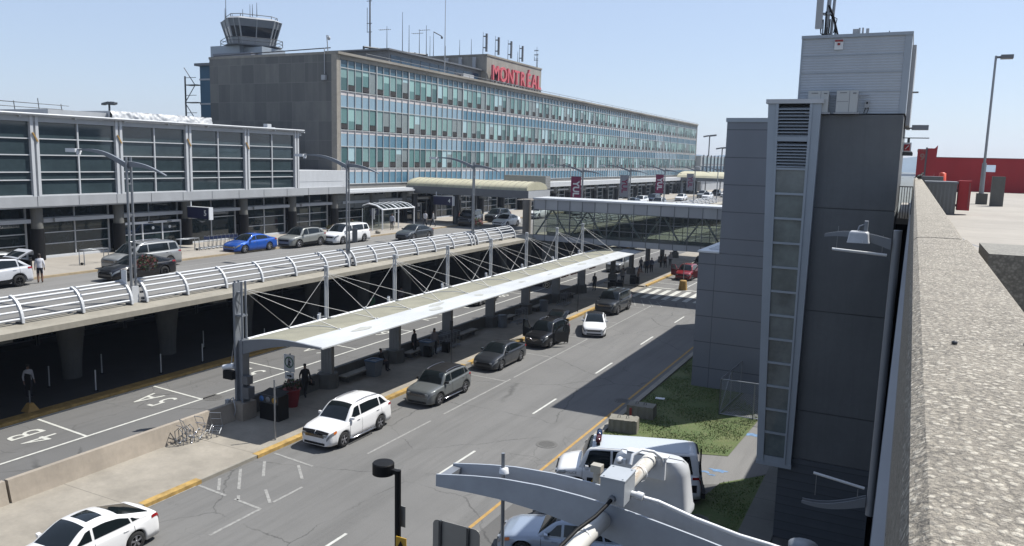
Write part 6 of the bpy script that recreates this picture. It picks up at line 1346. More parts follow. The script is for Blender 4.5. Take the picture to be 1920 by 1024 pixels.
# ------------------------------------------------------------------ vehicles
def lerp(a, b, t_): return a+(b-a)*t_
def pw(pts, y, smooth=True):
    if y <= pts[0][0]: return pts[0][1]
    for (a, b), (c, d) in zip(pts[:-1], pts[1:]):
        if y <= c:
            t_ = (y-a)/(c-a); 
            return b+(d-b)*t_
    return pts[-1][1]
class Car:
    """front towards -y; L W H sizes; stations of hood, cowl, roof and tail given in metres from the nose"""
    def __init__(s, L=4.6, W=1.8, H=1.45, wb=2.7, fo=.9, belt=.92, hood=(.72, .92), cowl=1.35, rf=2.1, rr=3.3, bl=4.1, deck=1.0, tail=.9, gc=.2, wr=.33, k=.32, kind='sedan', beltr=None, win=None, crown=.05, roofdip=.06, bm=0):
        s.__dict__.update(locals()); h = L/2; s.h = h; s.wf = -h+fo; s.wrr = s.wf+wb
        s.ztp = [(-h, gc+.33), (-h+.04, hood[0]-.1), (-h+.16, hood[0]), (-h+.5, lerp(hood[0], hood[1], .55)), (-h+cowl, hood[1]), (-h+cowl+.25, belt), (-h+bl-.3, beltr or belt+.04), (-h+bl, deck), (h-.12, deck-.015), (h-.03, tail-.05), (h, gc+.38)]
        s.zrp = [(-h+cowl-.02, hood[1]-.02), (-h+rf-.22, H-.10), (-h+rf, H-.03), (-h+(rf+rr)/2, H), (-h+rr, H-roofdip), (-h+rr+.18, H-roofdip-.08), (-h+bl+.02, deck-.02)]
        if bl >= L-.25: s.ztp = [p for p in s.ztp if p[0] < -h+bl-.2]+[(h-.1, beltr or belt+.04), (h-.02, .8), (h, gc+.36)]; s.zrp[-1] = (-h+bl, (beltr or belt)+.0)
    def Wd(s, y):
        h = s.h; f = pw([(-h, .70), (-h+.07, .82), (-h+.2, .90), (-h+.45, .965), (-h+.9, 1), (h-1.0, 1), (h-.45, .97), (h-.18, .93), (h-.05, .86), (h, .78)], y); return s.W/2*f
    def zt(s, y): return sum(pw(s.ztp, y+d) for d in (-.05, -.02, 0, .02, .05))/5 if abs(y) < s.h-.06 else pw(s.ztp, y)
    def zr(s, y): return sum(pw(s.zrp, y+d) for d in (-.12, -.06, 0, .06, .12))/5 if s.zrp[0][0]+.12 < y < s.zrp[-1][0]-.12 else pw(s.zrp, y)
    def zb(s, y):
        ra = s.wr+.06; z = s.gc
        if y < -s.h+.3: z = s.gc+.0
        for c in (s.wf, s.wrr):
            d = abs(y-c)
            if d < ra: z = max(z, s.wr+math.sqrt(ra*ra-d*d))
        return z
    def sec(s, y):
        w_, zt, zb = s.Wd(y), s.zt(y), s.zb(y); zb = min(zb, zt-.16)
        zm = max(zb+.02, .55*zt); sh = max(zb+.03, zt-.14)
        return [(w_*.86, zb-.0), (w_*.975, zb+.01), (w_*1.0, lerp(zb+.01, zm, .6)), (w_*1.005, zm), (w_*.985, lerp(zm, sh, .55)), (w_*.975, sh), (w_*.945, zt-.045), (w_*.88, zt-.005), (w_*.6, zt+.018), (w_*.3, zt+.03), (0, zt+.034)]
    def Wg(s, y): return s.Wd(y)*.90
    def gx(s, y, z): return s.Wg(y)-s.k*max(0, z-s.zt(y))
    def top(s, y, u):  # u -1..1 across the greenhouse top
        zr = s.zr(y); wt = max(.05, s.gx(y, zr)-.07); return (u*wt, y, zr+s.crown*(1-u*u)*min(1, max(0, zr-s.zt(y))/.3+.2))
    def body(s):
        m = MB(); N = int(s.L/.05); ys = [-s.h+s.L*i/N for i in range(N+1)]; n = 11
        vs = []
        for y in ys:
            q = s.sec(y); vs += [(-x, y, z) for x, z in q]+[(x, y, z) for x, z in q[-2::-1]]
        w = 21
        m.add(vs, [(i*w+k, i*w+k+1, (i+1)*w+k+1, (i+1)*w+k) for i in range(N) for k in range(w-1)], 0, True)
        m.add(vs[:w], [tuple(range(w-1, -1, -1))]); m.add(vs[-w:], [tuple(range(w))])
        y0, y1 = s.zrp[0][0], s.zrp[-1][0]; N = 44; vs = []; w = 17
        for i in range(N+1):
            y = lerp(y0, y1, i/N); zr = s.zr(y); zt = s.zt(y)-.03; zr_ = max(zr, zt+.01); wt = max(.05, s.gx(y, zr)-.07)
            side = [(s.gx(y, lerp(zt, zr_-.05, f)), lerp(zt, max(zt, zr_-.05), f)) for f in (0, .35, .7, 1)]; zz = zr_
            topc = [s.top(y, u) for u in (-1, -.5, 0, .5, 1)]
            L_ = [(-a, b) for a, b in side]; Rr_ = [(a, b) for a, b in side[::-1]]
            mid = [(-(wt+.045), zr_-.015)]+[(p[0], max(p[2], zt+.01)) for p in topc]+[(wt+.045, zr_-.015)]
            q = L_+mid+Rr_; 
            while len(q) < w: q.append(q[-1])
            vs += [(a, y, b) for a, b in q[:w]]
        ln = 15; vs2 = []
        for i in range(N+1): vs2 += vs[i*w:i*w+ln]
        m.add(vs2, [(i*ln+k, i*ln+k+1, (i+1)*ln+k+1, (i+1)*ln+k) for i in range(N) for k in range(ln-1)], 0, True)
        m.add(vs2[:ln], [tuple(range(ln-1, -1, -1))]); m.add(vs2[-ln:], [tuple(range(ln))])
        return m
    def side_glass(s, ya, yat, yb, ybt, sgn, z0=.05, zc=.085, off=.008):
        def f(u, v):
            vv = v; yb_ = lerp(lerp(ya, yb, u), lerp(yat, ybt, u), vv); zlo = s.zt(yb_)+z0; zhi = max(zlo+.01, s.zr(yb_)-zc); z = lerp(zlo, zhi, v); return (sgn*(s.gx(yb_, z)+off), yb_, z)
        m = MB(); m.grid(f, 12, 5); return m
    def glass_top(s, y0, y1, w_=.93, off=.008):
        m = MB(); m.grid(lambda u, v: (lambda p: (p[0], p[1], p[2]+off))(s.top(lerp(y0, y1, v), (u*2-1)*w_)), 8, 12); return m
    def surf(s, y, t_):  # point on the lower body side, t 0..10
        q = s.sec(y); i = min(int(t_), 9); f = t_-i; return (lerp(q[i][0], q[i+1][0], f), y, lerp(q[i][1], q[i+1][1], f))
    def patch(s, y0, y1, t0, t1, sgn, off=.01, ty=0.):
        def f(u, v):
            y = lerp(y0, y1, u)+ty*v; p = s.surf(max(-s.h+.001, min(s.h-.001, y)), lerp(t0, t1, v)); e = off*(1 if abs(p[1]) > s.h-.5 else 0); return (sgn*(p[0]+off), p[1]+(e if p[1] > 0 else -e), p[2]+off*.4)
        m = MB(); m.grid(f, 8, 4); return m
def make_car(spec, name, label, cat, paint_m, loc, rz=0., group=None, roof=None, opts=(), rim=None, hlm=None, detail=True, glass=None, lower=None):
    c = spec; t = thing(name, label, cat, loc, group, rz); h = c.h; cg = glass or CGLASS
    P = lambda n, m, mt, par=None, lb=None: part(n, m, mt, par or t, lb, local=True)
    P('body', c.body(), paint_m)
    if roof: P('roof_panel', c.glass_top(-h+c.rf-.02, -h+c.rr+.02, 1.03, .006), roof)
    w0, w1 = -h+c.cowl+.03, -h+c.rf-.03
    if 'nowind' not in opts: P('windshield', c.glass_top(w0, w1, .95), cg)
    r0, r1 = -h+c.rr+.07, (-h+c.bl-.04)
    P('rear_window', c.glass_top(r0, r1, .88), cg)
    bmid = -h+c.bm if getattr(c, 'bm', 0) else lerp(c.wf, c.wrr, .47)
    A0 = -h+c.cowl+.18; A1 = -h+c.rf-.12
    for sg in (-1, 1):
        P('side_window', c.side_glass(A0, A1, bmid-.04, bmid-.04, sg), cg)
        e = c.wrr+.12 if c.kind in ('suv', 'van') else c.wrr-.0
        P('side_window', c.side_glass(bmid+.05, bmid+.05, e-.12, e-.17, sg), cg)
        if c.kind == 'suv': P('side_window', c.side_glass(e-.03, e-.08, min(h-.35, -h+c.bl-.18), min(h-.6, -h+c.rr-.03), sg), cg)
        elif c.kind == 'van': P('side_window', c.side_glass(e-.03, e-.03, h-.35, h-.5, sg), cg)
        else: P('side_window', c.side_glass(e-.05, e-.1, e+.22, e-.02, sg, z0=.06), cg)
        # mirror
        m = MB(); mx = sg*(c.Wg(A0)+.09); mz = c.zt(A0)+.08; m.obox((mx, A0+.12, mz), (.09*sg, .02, 0), (0, .06, 0), (0, 0, .055)); m.obox((mx-.06*sg, A0+.13, mz-.05), (.05*sg, 0, 0), (0, .03, 0), (0, 0, .02)); P('mirror', m, (paint_m if 'blackmirror' not in opts else BLACK))
        # lamps
        P('headlight', c.patch(-h+.012, -h+.42, 4.7, 5.9, sg, .012), hlm or LAMPW)
        P('tail_light', c.patch(h-.38, h-.008, 5.0, 6.0, sg, .012), REDL)
        if detail:
            m = MB()
            for yy in (A0-.05, bmid+.0, e-.05):
                def fs(u, v, yy=yy): p = c.surf(yy+u*.014, 1.6+v*5.2); return (sg*(p[0]+.004), p[1], p[2])
                m.grid(fs, 1, 8)
            P('door_seam', m, BLACK)
            m = MB()
            for yy in (bmid-.24, e-.34): p = c.surf(yy, 5.2); m.obox((sg*(p[0]+.012), yy, p[2]), (.012, 0, 0), (0, .09, 0), (0, 0, .014))
            P('door_handle', m, paint_m if 'chrome' not in opts else CHROME)
            if 'cladding' in opts:
                m = MB()
                for cw in (c.wf, c.wrr): m.grid(lambda u, v: (sg*(c.Wd(cw)+.012), cw+(c.wr+.05+.055*v)*math.cos(math.pi*u), c.wr+(c.wr+.05+.055*v)*math.sin(math.pi*u)), 16, 1)
                m.grid(lambda u, v: (sg*(c.surf(lerp(c.wf+c.wr+.06, c.wrr-c.wr-.06, u), 1+1.2*v)[0]+.012), lerp(c.wf+c.wr+.06, c.wrr-c.wr-.06, u), c.surf(lerp(c.wf+c.wr+.06, c.wrr-c.wr-.06, u), 1+1.2*v)[2]), 10, 2); P('cladding', m, BLACK)
            if 'rails' in opts or 'blackrails' in opts:
                m = MB(); pts = []
                for i in range(9): y = lerp(-h+c.rf+.1, -h+c.rr-.05, i/8); p = c.top(y, .92); pts.append((sg*p[0], y, p[2]+.05*math.sin(math.pi*min(1, max(0, i/8*1.0)))**.3+.005))
                m.path(pts, .022, n=6); P('roof_rail', m, CHROME if 'rails' in opts else BLACK)
            if 'step' in opts: m = MB(); x = sg*(c.W/2+.06); m.path([(x-.1*sg, c.wf+.42, .3), (x, c.wf+.5, .3), (x, c.wrr-.5, .3), (x-.1*sg, c.wrr-.42, .3)], .035, n=8); P('side_step', m, CHROME)
    # front and rear details
    z = c.hood[0]; f = -h-.006
    for sg in (-1, 1): m = MB(); m.box(sg*c.W*.25, sg*c.W*.345, f-.008, f+.05, z-.2, z-.1); P('headlight', m, hlm or LAMPW)
    m = MB(); gw = c.W*.27; m.box(-gw, gw, f-.012, f+.03, z-.26, z-.12); P('grille', m, BLACK)
    m = MB()
    for k in range(3): m.box(-gw, gw, f-.018, f-.01, z-.25+.045*k, z-.24+.045*k)
    if 'chrome' in opts or 'vgrille' in opts: P('grille_bar', m, CHROME)
    m = MB(); m.box(-c.W*.3, c.W*.3, f-.01, f+.04, c.gc+.03, c.gc+.13); P('lower_intake', m, BLACK)
    if 'vgrille' in opts: m = MB(); m.tube((-.3, f-.03, z-.12), (0, f-.03, z-.3), .02, n=5); m.tube((.3, f-.03, z-.12), (0, f-.03, z-.3), .02, n=5); P('grille_v', m, CHROME)
    if 'plate' in opts or True: m = MB(); m.box(-.16, .16, h, h+.012, c.deck*.62, c.deck*.62+.15); P('licence_plate', m, PLATE)
    if 'fog' in opts:
        for sg in (-1, 1): m = MB(); m.lathe([(.001, -.02), (.06, -.02), (.06, .03)], (sg*c.W*.34, f+.06, c.gc+.2), 'y', n=10); P('fog_light', m, LAMPW)
    if 'sunroof' in opts: P('sunroof', c.glass_top(-h+c.rf+.16, -h+c.rf+.70, .66, .012), CGLASS)
    if 'bonnetguard' in opts: P('bonnet_guard', c.patch(-h+.03, -h+.14, 7.0, 10, 1, .02), BLACK); P('bonnet_guard', c.patch(-h+.03, -h+.14, 7.0, 10, -1, .02), BLACK)
    if 'spoiler' in opts: m = MB(); yy = -h+c.rr+.05; p = c.top(yy, .9); m.add([(-p[0], yy, p[2]+.01), (p[0], yy, p[2]+.01), (p[0]*.92, yy+.22, p[2]-.01), (-p[0]*.92, yy+.22, p[2]-.01), (-p[0], yy, p[2]-.03), (p[0], yy, p[2]-.03), (p[0]*.92, yy+.22, p[2]-.04), (-p[0]*.92, yy+.22, p[2]-.04)], [(0, 1, 2, 3), (7, 6, 5, 4), (0, 4, 5, 1), (1, 5, 6, 2), (2, 6, 7, 3), (3, 7, 4, 0)]); P('spoiler', m, paint_m)
    if 'amber' in opts:
        for sg in (-1, 1): P('indicator', c.patch(-h+.30, -h+.46, 4.8, 5.8, sg, .014), AMBER)
    # underbody and wheels
    m = MB(); m.box(-c.W*.42, c.W*.42, -h+.15, h-.15, c.gc-.02, c.gc+.2); m.box(-c.W*.34, c.W*.34, c.wf-c.wr-.05, c.wf+c.wr+.05, c.gc, c.wr*2+.05); m.box(-c.W*.34, c.W*.34, c.wrr-c.wr-.05, c.wrr+c.wr+.05, c.gc, c.wr*2+.05); P('underbody', m, BLACK)
    r_ = c.wr
    for sg in (-1, 1):
        for cy in (c.wf, c.wrr):
            x = sg*(c.W/2-.115)
            m = MB(); m.lathe([(r_*.62, -.1), (r_*.93, -.105), (r_, -.07), (r_, .07), (r_*.93, .105), (r_*.62, .1)], (x, cy, r_), 'x', n=22, cap=False); wq = P('wheel', m, RUB)
            m = MB(); xo = x+sg*.085; m.lathe([(r_*.66, 0), (r_*.60, sg*.012), (r_*.56, -sg*.03), (.001, -sg*.045)], (xo, cy, r_), 'x', n=20, mi=1, cap=False)
            for q in range(5):
                a = 2*math.pi*q/5+.3; d = Vector((0, math.cos(a), math.sin(a))); e_ = Vector((0, -math.sin(a), math.cos(a))); cc = Vector((xo+sg*.01, cy, r_)); m.add([cc+d*r_*.1-e_*r_*.09, cc+d*r_*.62-e_*r_*.13, cc+d*r_*.62+e_*r_*.13, cc+d*r_*.1+e_*r_*.09], [(0, 1, 2, 3)], 0)
            m.lathe([(r_*.68, sg*.004), (r_*.58, sg*.02)], (xo, cy, r_), 'x', n=20, cap=False); m.lathe([(.001, sg*.016), (r_*.15, sg*.014), (r_*.16, 0)], (xo, cy, r_), 'x', n=12, cap=False)
            P('rim', m, [rim or RIMM, BLACK], wq)
    return t
SEDAN = Car()
COUPE = Car(L=4.55, W=1.75, H=1.43, wb=2.67, fo=.88, cowl=1.2, rf=2.0, rr=3.15, bl=4.15, deck=1.02, hood=(.70, .94), belt=.95)
FAST = Car(L=4.57, W=1.8, H=1.44, wb=2.7, fo=.87, cowl=1.2, rf=2.05, rr=3.1, bl=4.3, deck=1.03, hood=(.72, .93), belt=.93)
SUV = Car(L=4.67, W=1.88, H=1.70, wb=2.7, fo=.93, belt=1.1, hood=(.88, 1.06), cowl=1.2, rf=1.95, rr=3.85, bl=4.45, deck=1.12, beltr=1.18, gc=.26, wr=.36, kind='suv', roofdip=.05, k=.28)
CROSS = Car(L=4.5, W=1.84, H=1.66, wb=2.68, fo=.9, belt=1.03, hood=(.85, 1.03), cowl=1.15, rf=1.85, rr=3.6, bl=4.32, deck=1.1, beltr=1.14, gc=.24, wr=.35, kind='suv', roofdip=.07, k=.3)
MINIC = Car(L=4.3, W=1.82, H=1.55, wb=2.67, fo=.82, belt=1.02, hood=(.84, .98), cowl=1.15, rf=1.75, rr=3.65, bl=4.12, deck=1.05, beltr=1.1, gc=.2, wr=.34, kind='suv', roofdip=.04, k=.22)
BOXY = Car(L=4.86, W=1.99, H=1.84, wb=2.77, fo=.95, belt=1.2, hood=(1.02, 1.16), cowl=1.25, rf=1.85, rr=4.35, bl=4.66, deck=1.2, beltr=1.24, gc=.26, wr=.38, kind='suv', roofdip=.02, k=.2)
VANC = Car(L=5.15, W=1.97, H=1.73, wb=3.07, fo=.95, belt=1.08, hood=(.86, 1.05), cowl=1.05, rf=1.95, rr=4.65, bl=5.0, deck=1.12, beltr=1.12, gc=.18, wr=.34, kind='van', roofdip=.03, k=.2)
WHITEP = paint('white', (.78, .78, .78)); SILV = paint('silver', (.42, .43, .43), .5, .3); GREYP = paint('grey', (.16, .172, .172), .2); CHAR = paint('charcoal', (.035, .04, .048), .2); BLKP = paint('black', (.008, .008, .01)); BLUP = paint('blue', (.012, .11, .5), .35); DGRY = paint('slate', (.07, .08, .09), .5); REDP_ = paint('red', (.28, .012, .02), .2); SILG = paint('silver_green', (.34, .35, .33), .5, .3); DBLU = paint('dark_blue', (.02, .035, .07), .3)
def park(spec, xw, yw, which, z, **kw):
    """place by the ground contact of the +x front or rear wheel"""
    x = xw-(spec.W/2-.1); y = yw-(spec.wf if which == 'f' else spec.wrr); return (x, y, z)
# right hand kerb lane
make_car(FAST, 'parked_car', 'white sedan with a dark sunroof, nearest car at the bottom left', 'car', WHITEP, park(FAST, -21.62, 16.1, 'r', 0), opts=('sunroof',), rim=RIMM)
make_car(SUV, 'parked_car', 'white off-roader with black bonnet guard parked at the kerb in front of the canopy', 'car', WHITEP, park(SUV, -21.75, 26.82, 'f', 0), opts=('rails', 'chrome', 'step', 'amber', 'bonnetguard', 'fog', 'blackrails'))
make_car(MINIC, 'parked_car', 'small grey hatchback with black roof and silver roof rails, second at the kerb', 'car', GREYP, park(MINIC, -21.3, 34.1, 'f', 0), roof=BLACK, opts=('rails', 'cladding', 'step', 'blackmirror', 'fog', 'chrome'))
make_car(COUPE, 'parked_car', 'dark grey sedan at the kerb between the grey hatchback and the open door car', 'car', CHAR, park(COUPE, -21.75, 41.98, 'f', 0))
tq = make_car(CROSS, 'parked_car', 'black crossover with open front doors and raised tailgate at the kerb', 'car', BLKP, park(CROSS, -21.55, 49.0, 'f', 0), opts=('rails', 'vgrille', 'fog', 'cladding'))
def open_door(t, c, sg, hy, ang, paint_m):
    ln = .98; hx = sg*(c.W/2-.02); d = Vector((sg*math.sin(R(ang)), math.cos(R(ang)), 0)); n_ = Vector((-d.y, d.x, 0))*.03; o = Vector((hx, hy, 0)); m = MB()
    def pan(pts, m): m.add([o+d*a+Vector((0, 0, z))-n_ for a, z in pts]+[o+d*a+Vector((0, 0, z))+n_ for a, z in pts], [tuple(range(len(pts))), tuple(range(2*len(pts)-1, len(pts)-1, -1))]+[(i, (i+1) % len(pts), (i+1) % len(pts)+len(pts), i+len(pts)) for i in range(len(pts))])
    pan([(0, .35), (ln, .35), (ln+.04, c.belt+.03), (0, c.belt)], m); pan([(.0, c.belt), (.1, c.belt), (.45, c.H-.13), (.38, c.H-.08)], m); pan([(.38, c.H-.13), (.95, c.H-.13), (.95, c.H-.08), (.38, c.H-.08)], m); pan([(.92, c.belt), (1.0, c.belt), (.97, c.H-.08), (.9, c.H-.08)], m)
    q = part('door', m, paint_m, t, 'open front door', local=True); m = MB(); pts = [(.1, c.belt), (.92, c.belt), (.92, c.H-.13), (.45, c.H-.13)]; m.add([o+d*a+Vector((0, 0, z)) for a, z in pts], [(0, 1, 2, 3)]); part('door_window', m, CLG, q, local=True)
def open_hatch(t, c, paint_m):
    y0 = -c.h+c.rr+.05; z0 = c.H-.05; d = Vector((0, math.cos(R(22)), math.sin(R(22)))); m = MB(); w_ = c.W*.40
    m.grid(lambda u, v: ((u*2-1)*w_*(1-.05*v), y0+d.y*v*1.0, z0+d.z*v*1.0+.06*math.sin(v*2.4)-.03*(u*2-1)**2), 6, 8); m.grid(lambda u, v: ((u*2-1)*w_*(1-.05*v), y0+d.y*v*1.0, z0+d.z*v*1.0+.06*math.sin(v*2.4)-.03*(u*2-1)**2-.06), 6, 8); m.grid(lambda u, v: ((u*2-1)*w_*.95, y0+d.y+.04*math.sin(v*3), z0+d.z+.02-.28*v), 6, 3); q = part('tailgate', m, paint_m, t, 'raised tailgate', local=True)
    m = MB(); m.grid(lambda u, v: ((u*2-1)*w_*.8, y0+d.y*(.12+.5*v), z0+d.z*(.12+.5*v)+.075*math.sin((.12+.5*v)*2.4)), 4, 4); part('tailgate_window', m, CGLASS, q, local=True)
    m = MB(); m.box(-w_*.9, w_*.9, c.h-.12, c.h+.004, .55, z0-.2); part('boot_opening', m, BLACK, t, local=True)
for sg in (-1, 1): open_door(tq, CROSS, sg, CROSS.wf+.5, 62, BLKP)
open_hatch(tq, CROSS, BLKP)
make_car(FAST, 'parked_car', 'white sedan with black roof pulled out at an angle beside the open door car', 'car', WHITEP, (-20.85, 55.7, 0), rz=R(20), roof=BLACK, opts=('chrome',))
make_car(BOXY, 'parked_car', 'boxy black off-roader at the kerb before the crosswalk', 'car', CHAR, park(BOXY, -21.55, 63.0, 'f', 0), opts=('chrome', 'blackrails', 'fog'), hlm=mat('dull_headlight', (.3, .3, .28), .2))
tq = make_car(CROSS, 'parked_car', 'red crossover with an open door beyond the crosswalk', 'car', REDP_, park(CROSS, -21.1, 86.3, 'f', 0)); open_door(tq, CROSS, 1, CROSS.wf+.5, 60, REDP_); open_door(tq, CROSS, -1, CROSS.wf+.5, 60, REDP_)
make_car(BOXY, 'parked_car', 'black off-roader partly hidden behind the red crossover at the kerb', 'car', BLKP, (-21.9, 95.5, 0))
# left lane under the canopy
make_car(COUPE, 'parked_car', 'dark sedan in the left lane, mostly hidden behind the canopy columns', 'car', BLKP, park(COUPE, -33.2, 59.8, 'f', 0))
make_car(BOXY, 'parked_car', 'silver off-roader in the left lane seen below the far end of the canopy', 'car', SILV, (-30.6, 89.3, 0), opts=('fog', 'chrome'))
# upper road
tq = make_car(CROSS, 'parked_car', 'white crossover with black roof and raised tailgate at the left edge of the upper road', 'car', paint('pearl', (.6, .61, .63)), park(CROSS, -45.1, 26.9, 'r', 5.004), roof=BLACK, opts=('cladding',), rim=BLACK); open_hatch(tq, CROSS, paint('pearl', (.6, .61, .63)))
make_car(SUV, 'parked_car', 'silver car with raised tailgate half hidden behind the white crossover at the left edge', 'car', SILV, (-48.2, 26.5, 5.004))
make_car(VANC, 'parked_car', 'silver minivan parked behind the black sedan, left of the first lamp post', 'minivan', SILV, (-46.3, 36.0, 5.004), opts=('chrome', 'rails'))
make_car(FAST, 'parked_car', 'black sedan beside the guard rail behind the first lamp post', 'car', BLKP, park(FAST, -42.0, 34.2, 'r', 5.004), rim=BLACK)
make_car(COUPE, 'parked_car', 'bright blue sedan on the upper road next to the blue handled carts', 'car', BLUP, park(COUPE, -46.7, 45.6, 'f', 5.004), opts=('chrome',))
make_car(CROSS, 'parked_car', 'silver crossover with sunroof on the upper road behind the blue sedan', 'car', SILG, park(CROSS, -45.9, 50.9, 'f', 5.004), roof=BLACK, opts=('blackrails', 'cladding', 'fog'))
make_car(VANC, 'parked_car', 'white minivan on the upper road behind the second lamp post', 'minivan', WHITEP, park(VANC, -44.9, 55.4, 'f', 5.004), opts=('fog',))
make_car(COUPE, 'parked_car', 'dark grey sedan driving on the upper road near the glass shelter', 'car', DGRY, park(COUPE, -41.8, 62.0, 'f', 5.004))
tq = make_car(BOXY, 'parked_car', 'black and white marked car under the vaulted canopy', 'car', BLKP, (-46.4, 80.8, 5.004), rz=R(12))
for sg in (-1, 1): part('white_door', BOXY.patch(-.6, 1.2, 2.2, 6, sg, .012), WHITEP, tq, 'white painted door panel', local=True)
make_car(CROSS, 'parked_car', 'black crossover at the terminal kerb behind the marked car under the vaulted canopy', 'car', BLKP, (-46.8, 88.5, 5.004))
make_car(FAST, 'parked_car', 'white fastback under the vaulted canopy just left of the round pier', 'car', WHITEP, (-42.6, 82.8, 5.004), opts=('nogrille',))
tf_ = [(-45.2, 97, SUV, WHITEP, 'white car seen through the footbridge glass, nearest the pier'), (-41.0, 103, FAST, SILV, 'silver sedan seen through the footbridge glass'), (-45.2, 110, CROSS, WHITEP, 'white crossover seen above the footbridge roof at left'), (-40.5, 128, FAST, SILV, 'pale sedan just above the footbridge roof beside the grey banner lamp'),
       (-43.6, 133, CROSS, DBLU, 'dark teal crossover above the footbridge roof between two banner lamps'), (-40.4, 138, SUV, SILV, 'silver off-roader beside the farther magenta banner lamp'), (-45.0, 142, SUV, WHITEP, 'white off-roader on the terminal side behind the magenta banner lamp'), (-45.6, 152, VANC, DBLU, 'dark blue van parked at the far terminal kerb'), (-43.5, 165, SEDAN, WHITEP, 'white sedan behind the farther grey banner lamp'),
       (-40.5, 176, CROSS, WHITEP, 'white crossover on the far upper road beside the white guard rail'), (-43.5, 184, SUV, SILV, 'silver off-roader far along the upper road'), (-40, 193, SUV, WHITEP, 'white off-roader nearest the blue grey building on the far upper road'), (-44.5, 203, SEDAN, DGRY, 'grey sedan under the far cream canopy'), (-47.0, 120, SEDAN, BLKP, 'black sedan at the terminal kerb beyond the footbridge'), (-41, 117, VANC, SILV, 'silver van glimpsed through the middle of the footbridge glass')]
for x, y, sp, pm, L in tf_: make_car(sp, 'parked_car', L, 'car', pm, (x, y, 5.004), detail=False)
make_car(SEDAN, 'parked_car', 'silver blue sedan nose first at the bottom edge below the near bracket arm', 'car', paint('silver_blue', (.45, .5, .57), .3, .25), (-9.15, 22.9, .012), rz=R(-76), opts=('amber',))
make_car(SEDAN, 'parked_car', 'black car between the police van and the silver blue sedan, mostly hidden by the arm', 'car', BLKP, (-9.0, 25.3, .012), rz=R(-75))
# police van
VAN = Car(L=5.6, W=2.05, H=2.02, wb=3.4, fo=.85, belt=1.2, hood=(1.04, 1.22), cowl=.92, rf=1.42, rr=5.3, bl=5.5, deck=1.25, beltr=1.22, gc=.3, wr=.38, kind='van', roofdip=.0, k=.14, bm=2.15)
RZ = R(-72)
t = make_car(VAN, 'police_van', 'white police van with yellow and black stripes and roof light bar parked by the grass', 'van', WHITEP, (-9.1, 28.7, .012), rz=RZ, opts=('fog', 'cladding'), roof=mat('van_roof_reflection', (.6, .63, .66), .35))  # grey roof tint stands in for a reflection on the white paint
PV = lambda n, m, mt, lb=None: part(n, m, mt, t, lb, local=True)
h = VAN.h
for sg in (-1, 1):
    m = MB(); m.add([(sg*.06, h+.012, 1.15), (sg*.86, h-.0, 1.15), (sg*.78, h-.09, 1.88), (sg*.06, h-.07, 1.9)], [(0, 1, 2, 3)]); m.box(sg*.07, sg*.84, h-.1, h+.006, 1.12, 1.16); PV('rear_door_window', m, CGLASS)
m = MB(); m.box(-.95, .95, h-.02, h+.14, .38, .58); m.box(-.3, .3, h+.1, h+.2, .3, .42); PV('rear_bumper', m, BLACK)
m = MB(); m.box(-.01, .01, h-.05, h+.016, .6, 2.0); PV('door_gap', m, BLACK)
PV('stripe', VAN.patch(-h+1.25, h-.2, 2.4, 3.9, 1, .014), BLACK); PV('stripe', VAN.patch(-h+1.25, h-.2, 2.4, 3.9, -1, .014), BLACK)
for sg in (-1, 1):
    PV('yellow_marking', VAN.patch(-h+1.35, -h+2.5, 2.9, 4.6, sg, .018, ty=.3), mat('van_yellow', (.6, .4, .03), .5))
m = MB(); m.path([(.62, -h+1.62, 2.19), (.56, -h+1.62, 2.2), (.1, -h+1.62, 2.2), (.04, -h+1.62, 2.19)], [.07, .115, .115, .07], n=12); PV('light_bar', m, mat('beacon_red', (.1, .02, .025), .15)); m = MB(); m.path([(-.62, -h+1.62, 2.19), (-.56, -h+1.62, 2.2), (-.1, -h+1.62, 2.2), (-.04, -h+1.62, 2.19)], [.07, .115, .115, .07], n=12); PV('light_bar', m, mat('beacon_blue', (.02, .045, .12), .15)); m = MB(); m.box(-.6, .6, -h+1.55, -h+1.69, 2.03, 2.1); PV('light_bar_foot', m, BLACK)
for sg in (-1, 1):
    PV('lettering', text_mb('POLICE', .14, (sg*(VAN.W/2-.0), -h+.62, 1.0), (0, sg, 0), (0, 0, 1), bold=.001), MGREY)

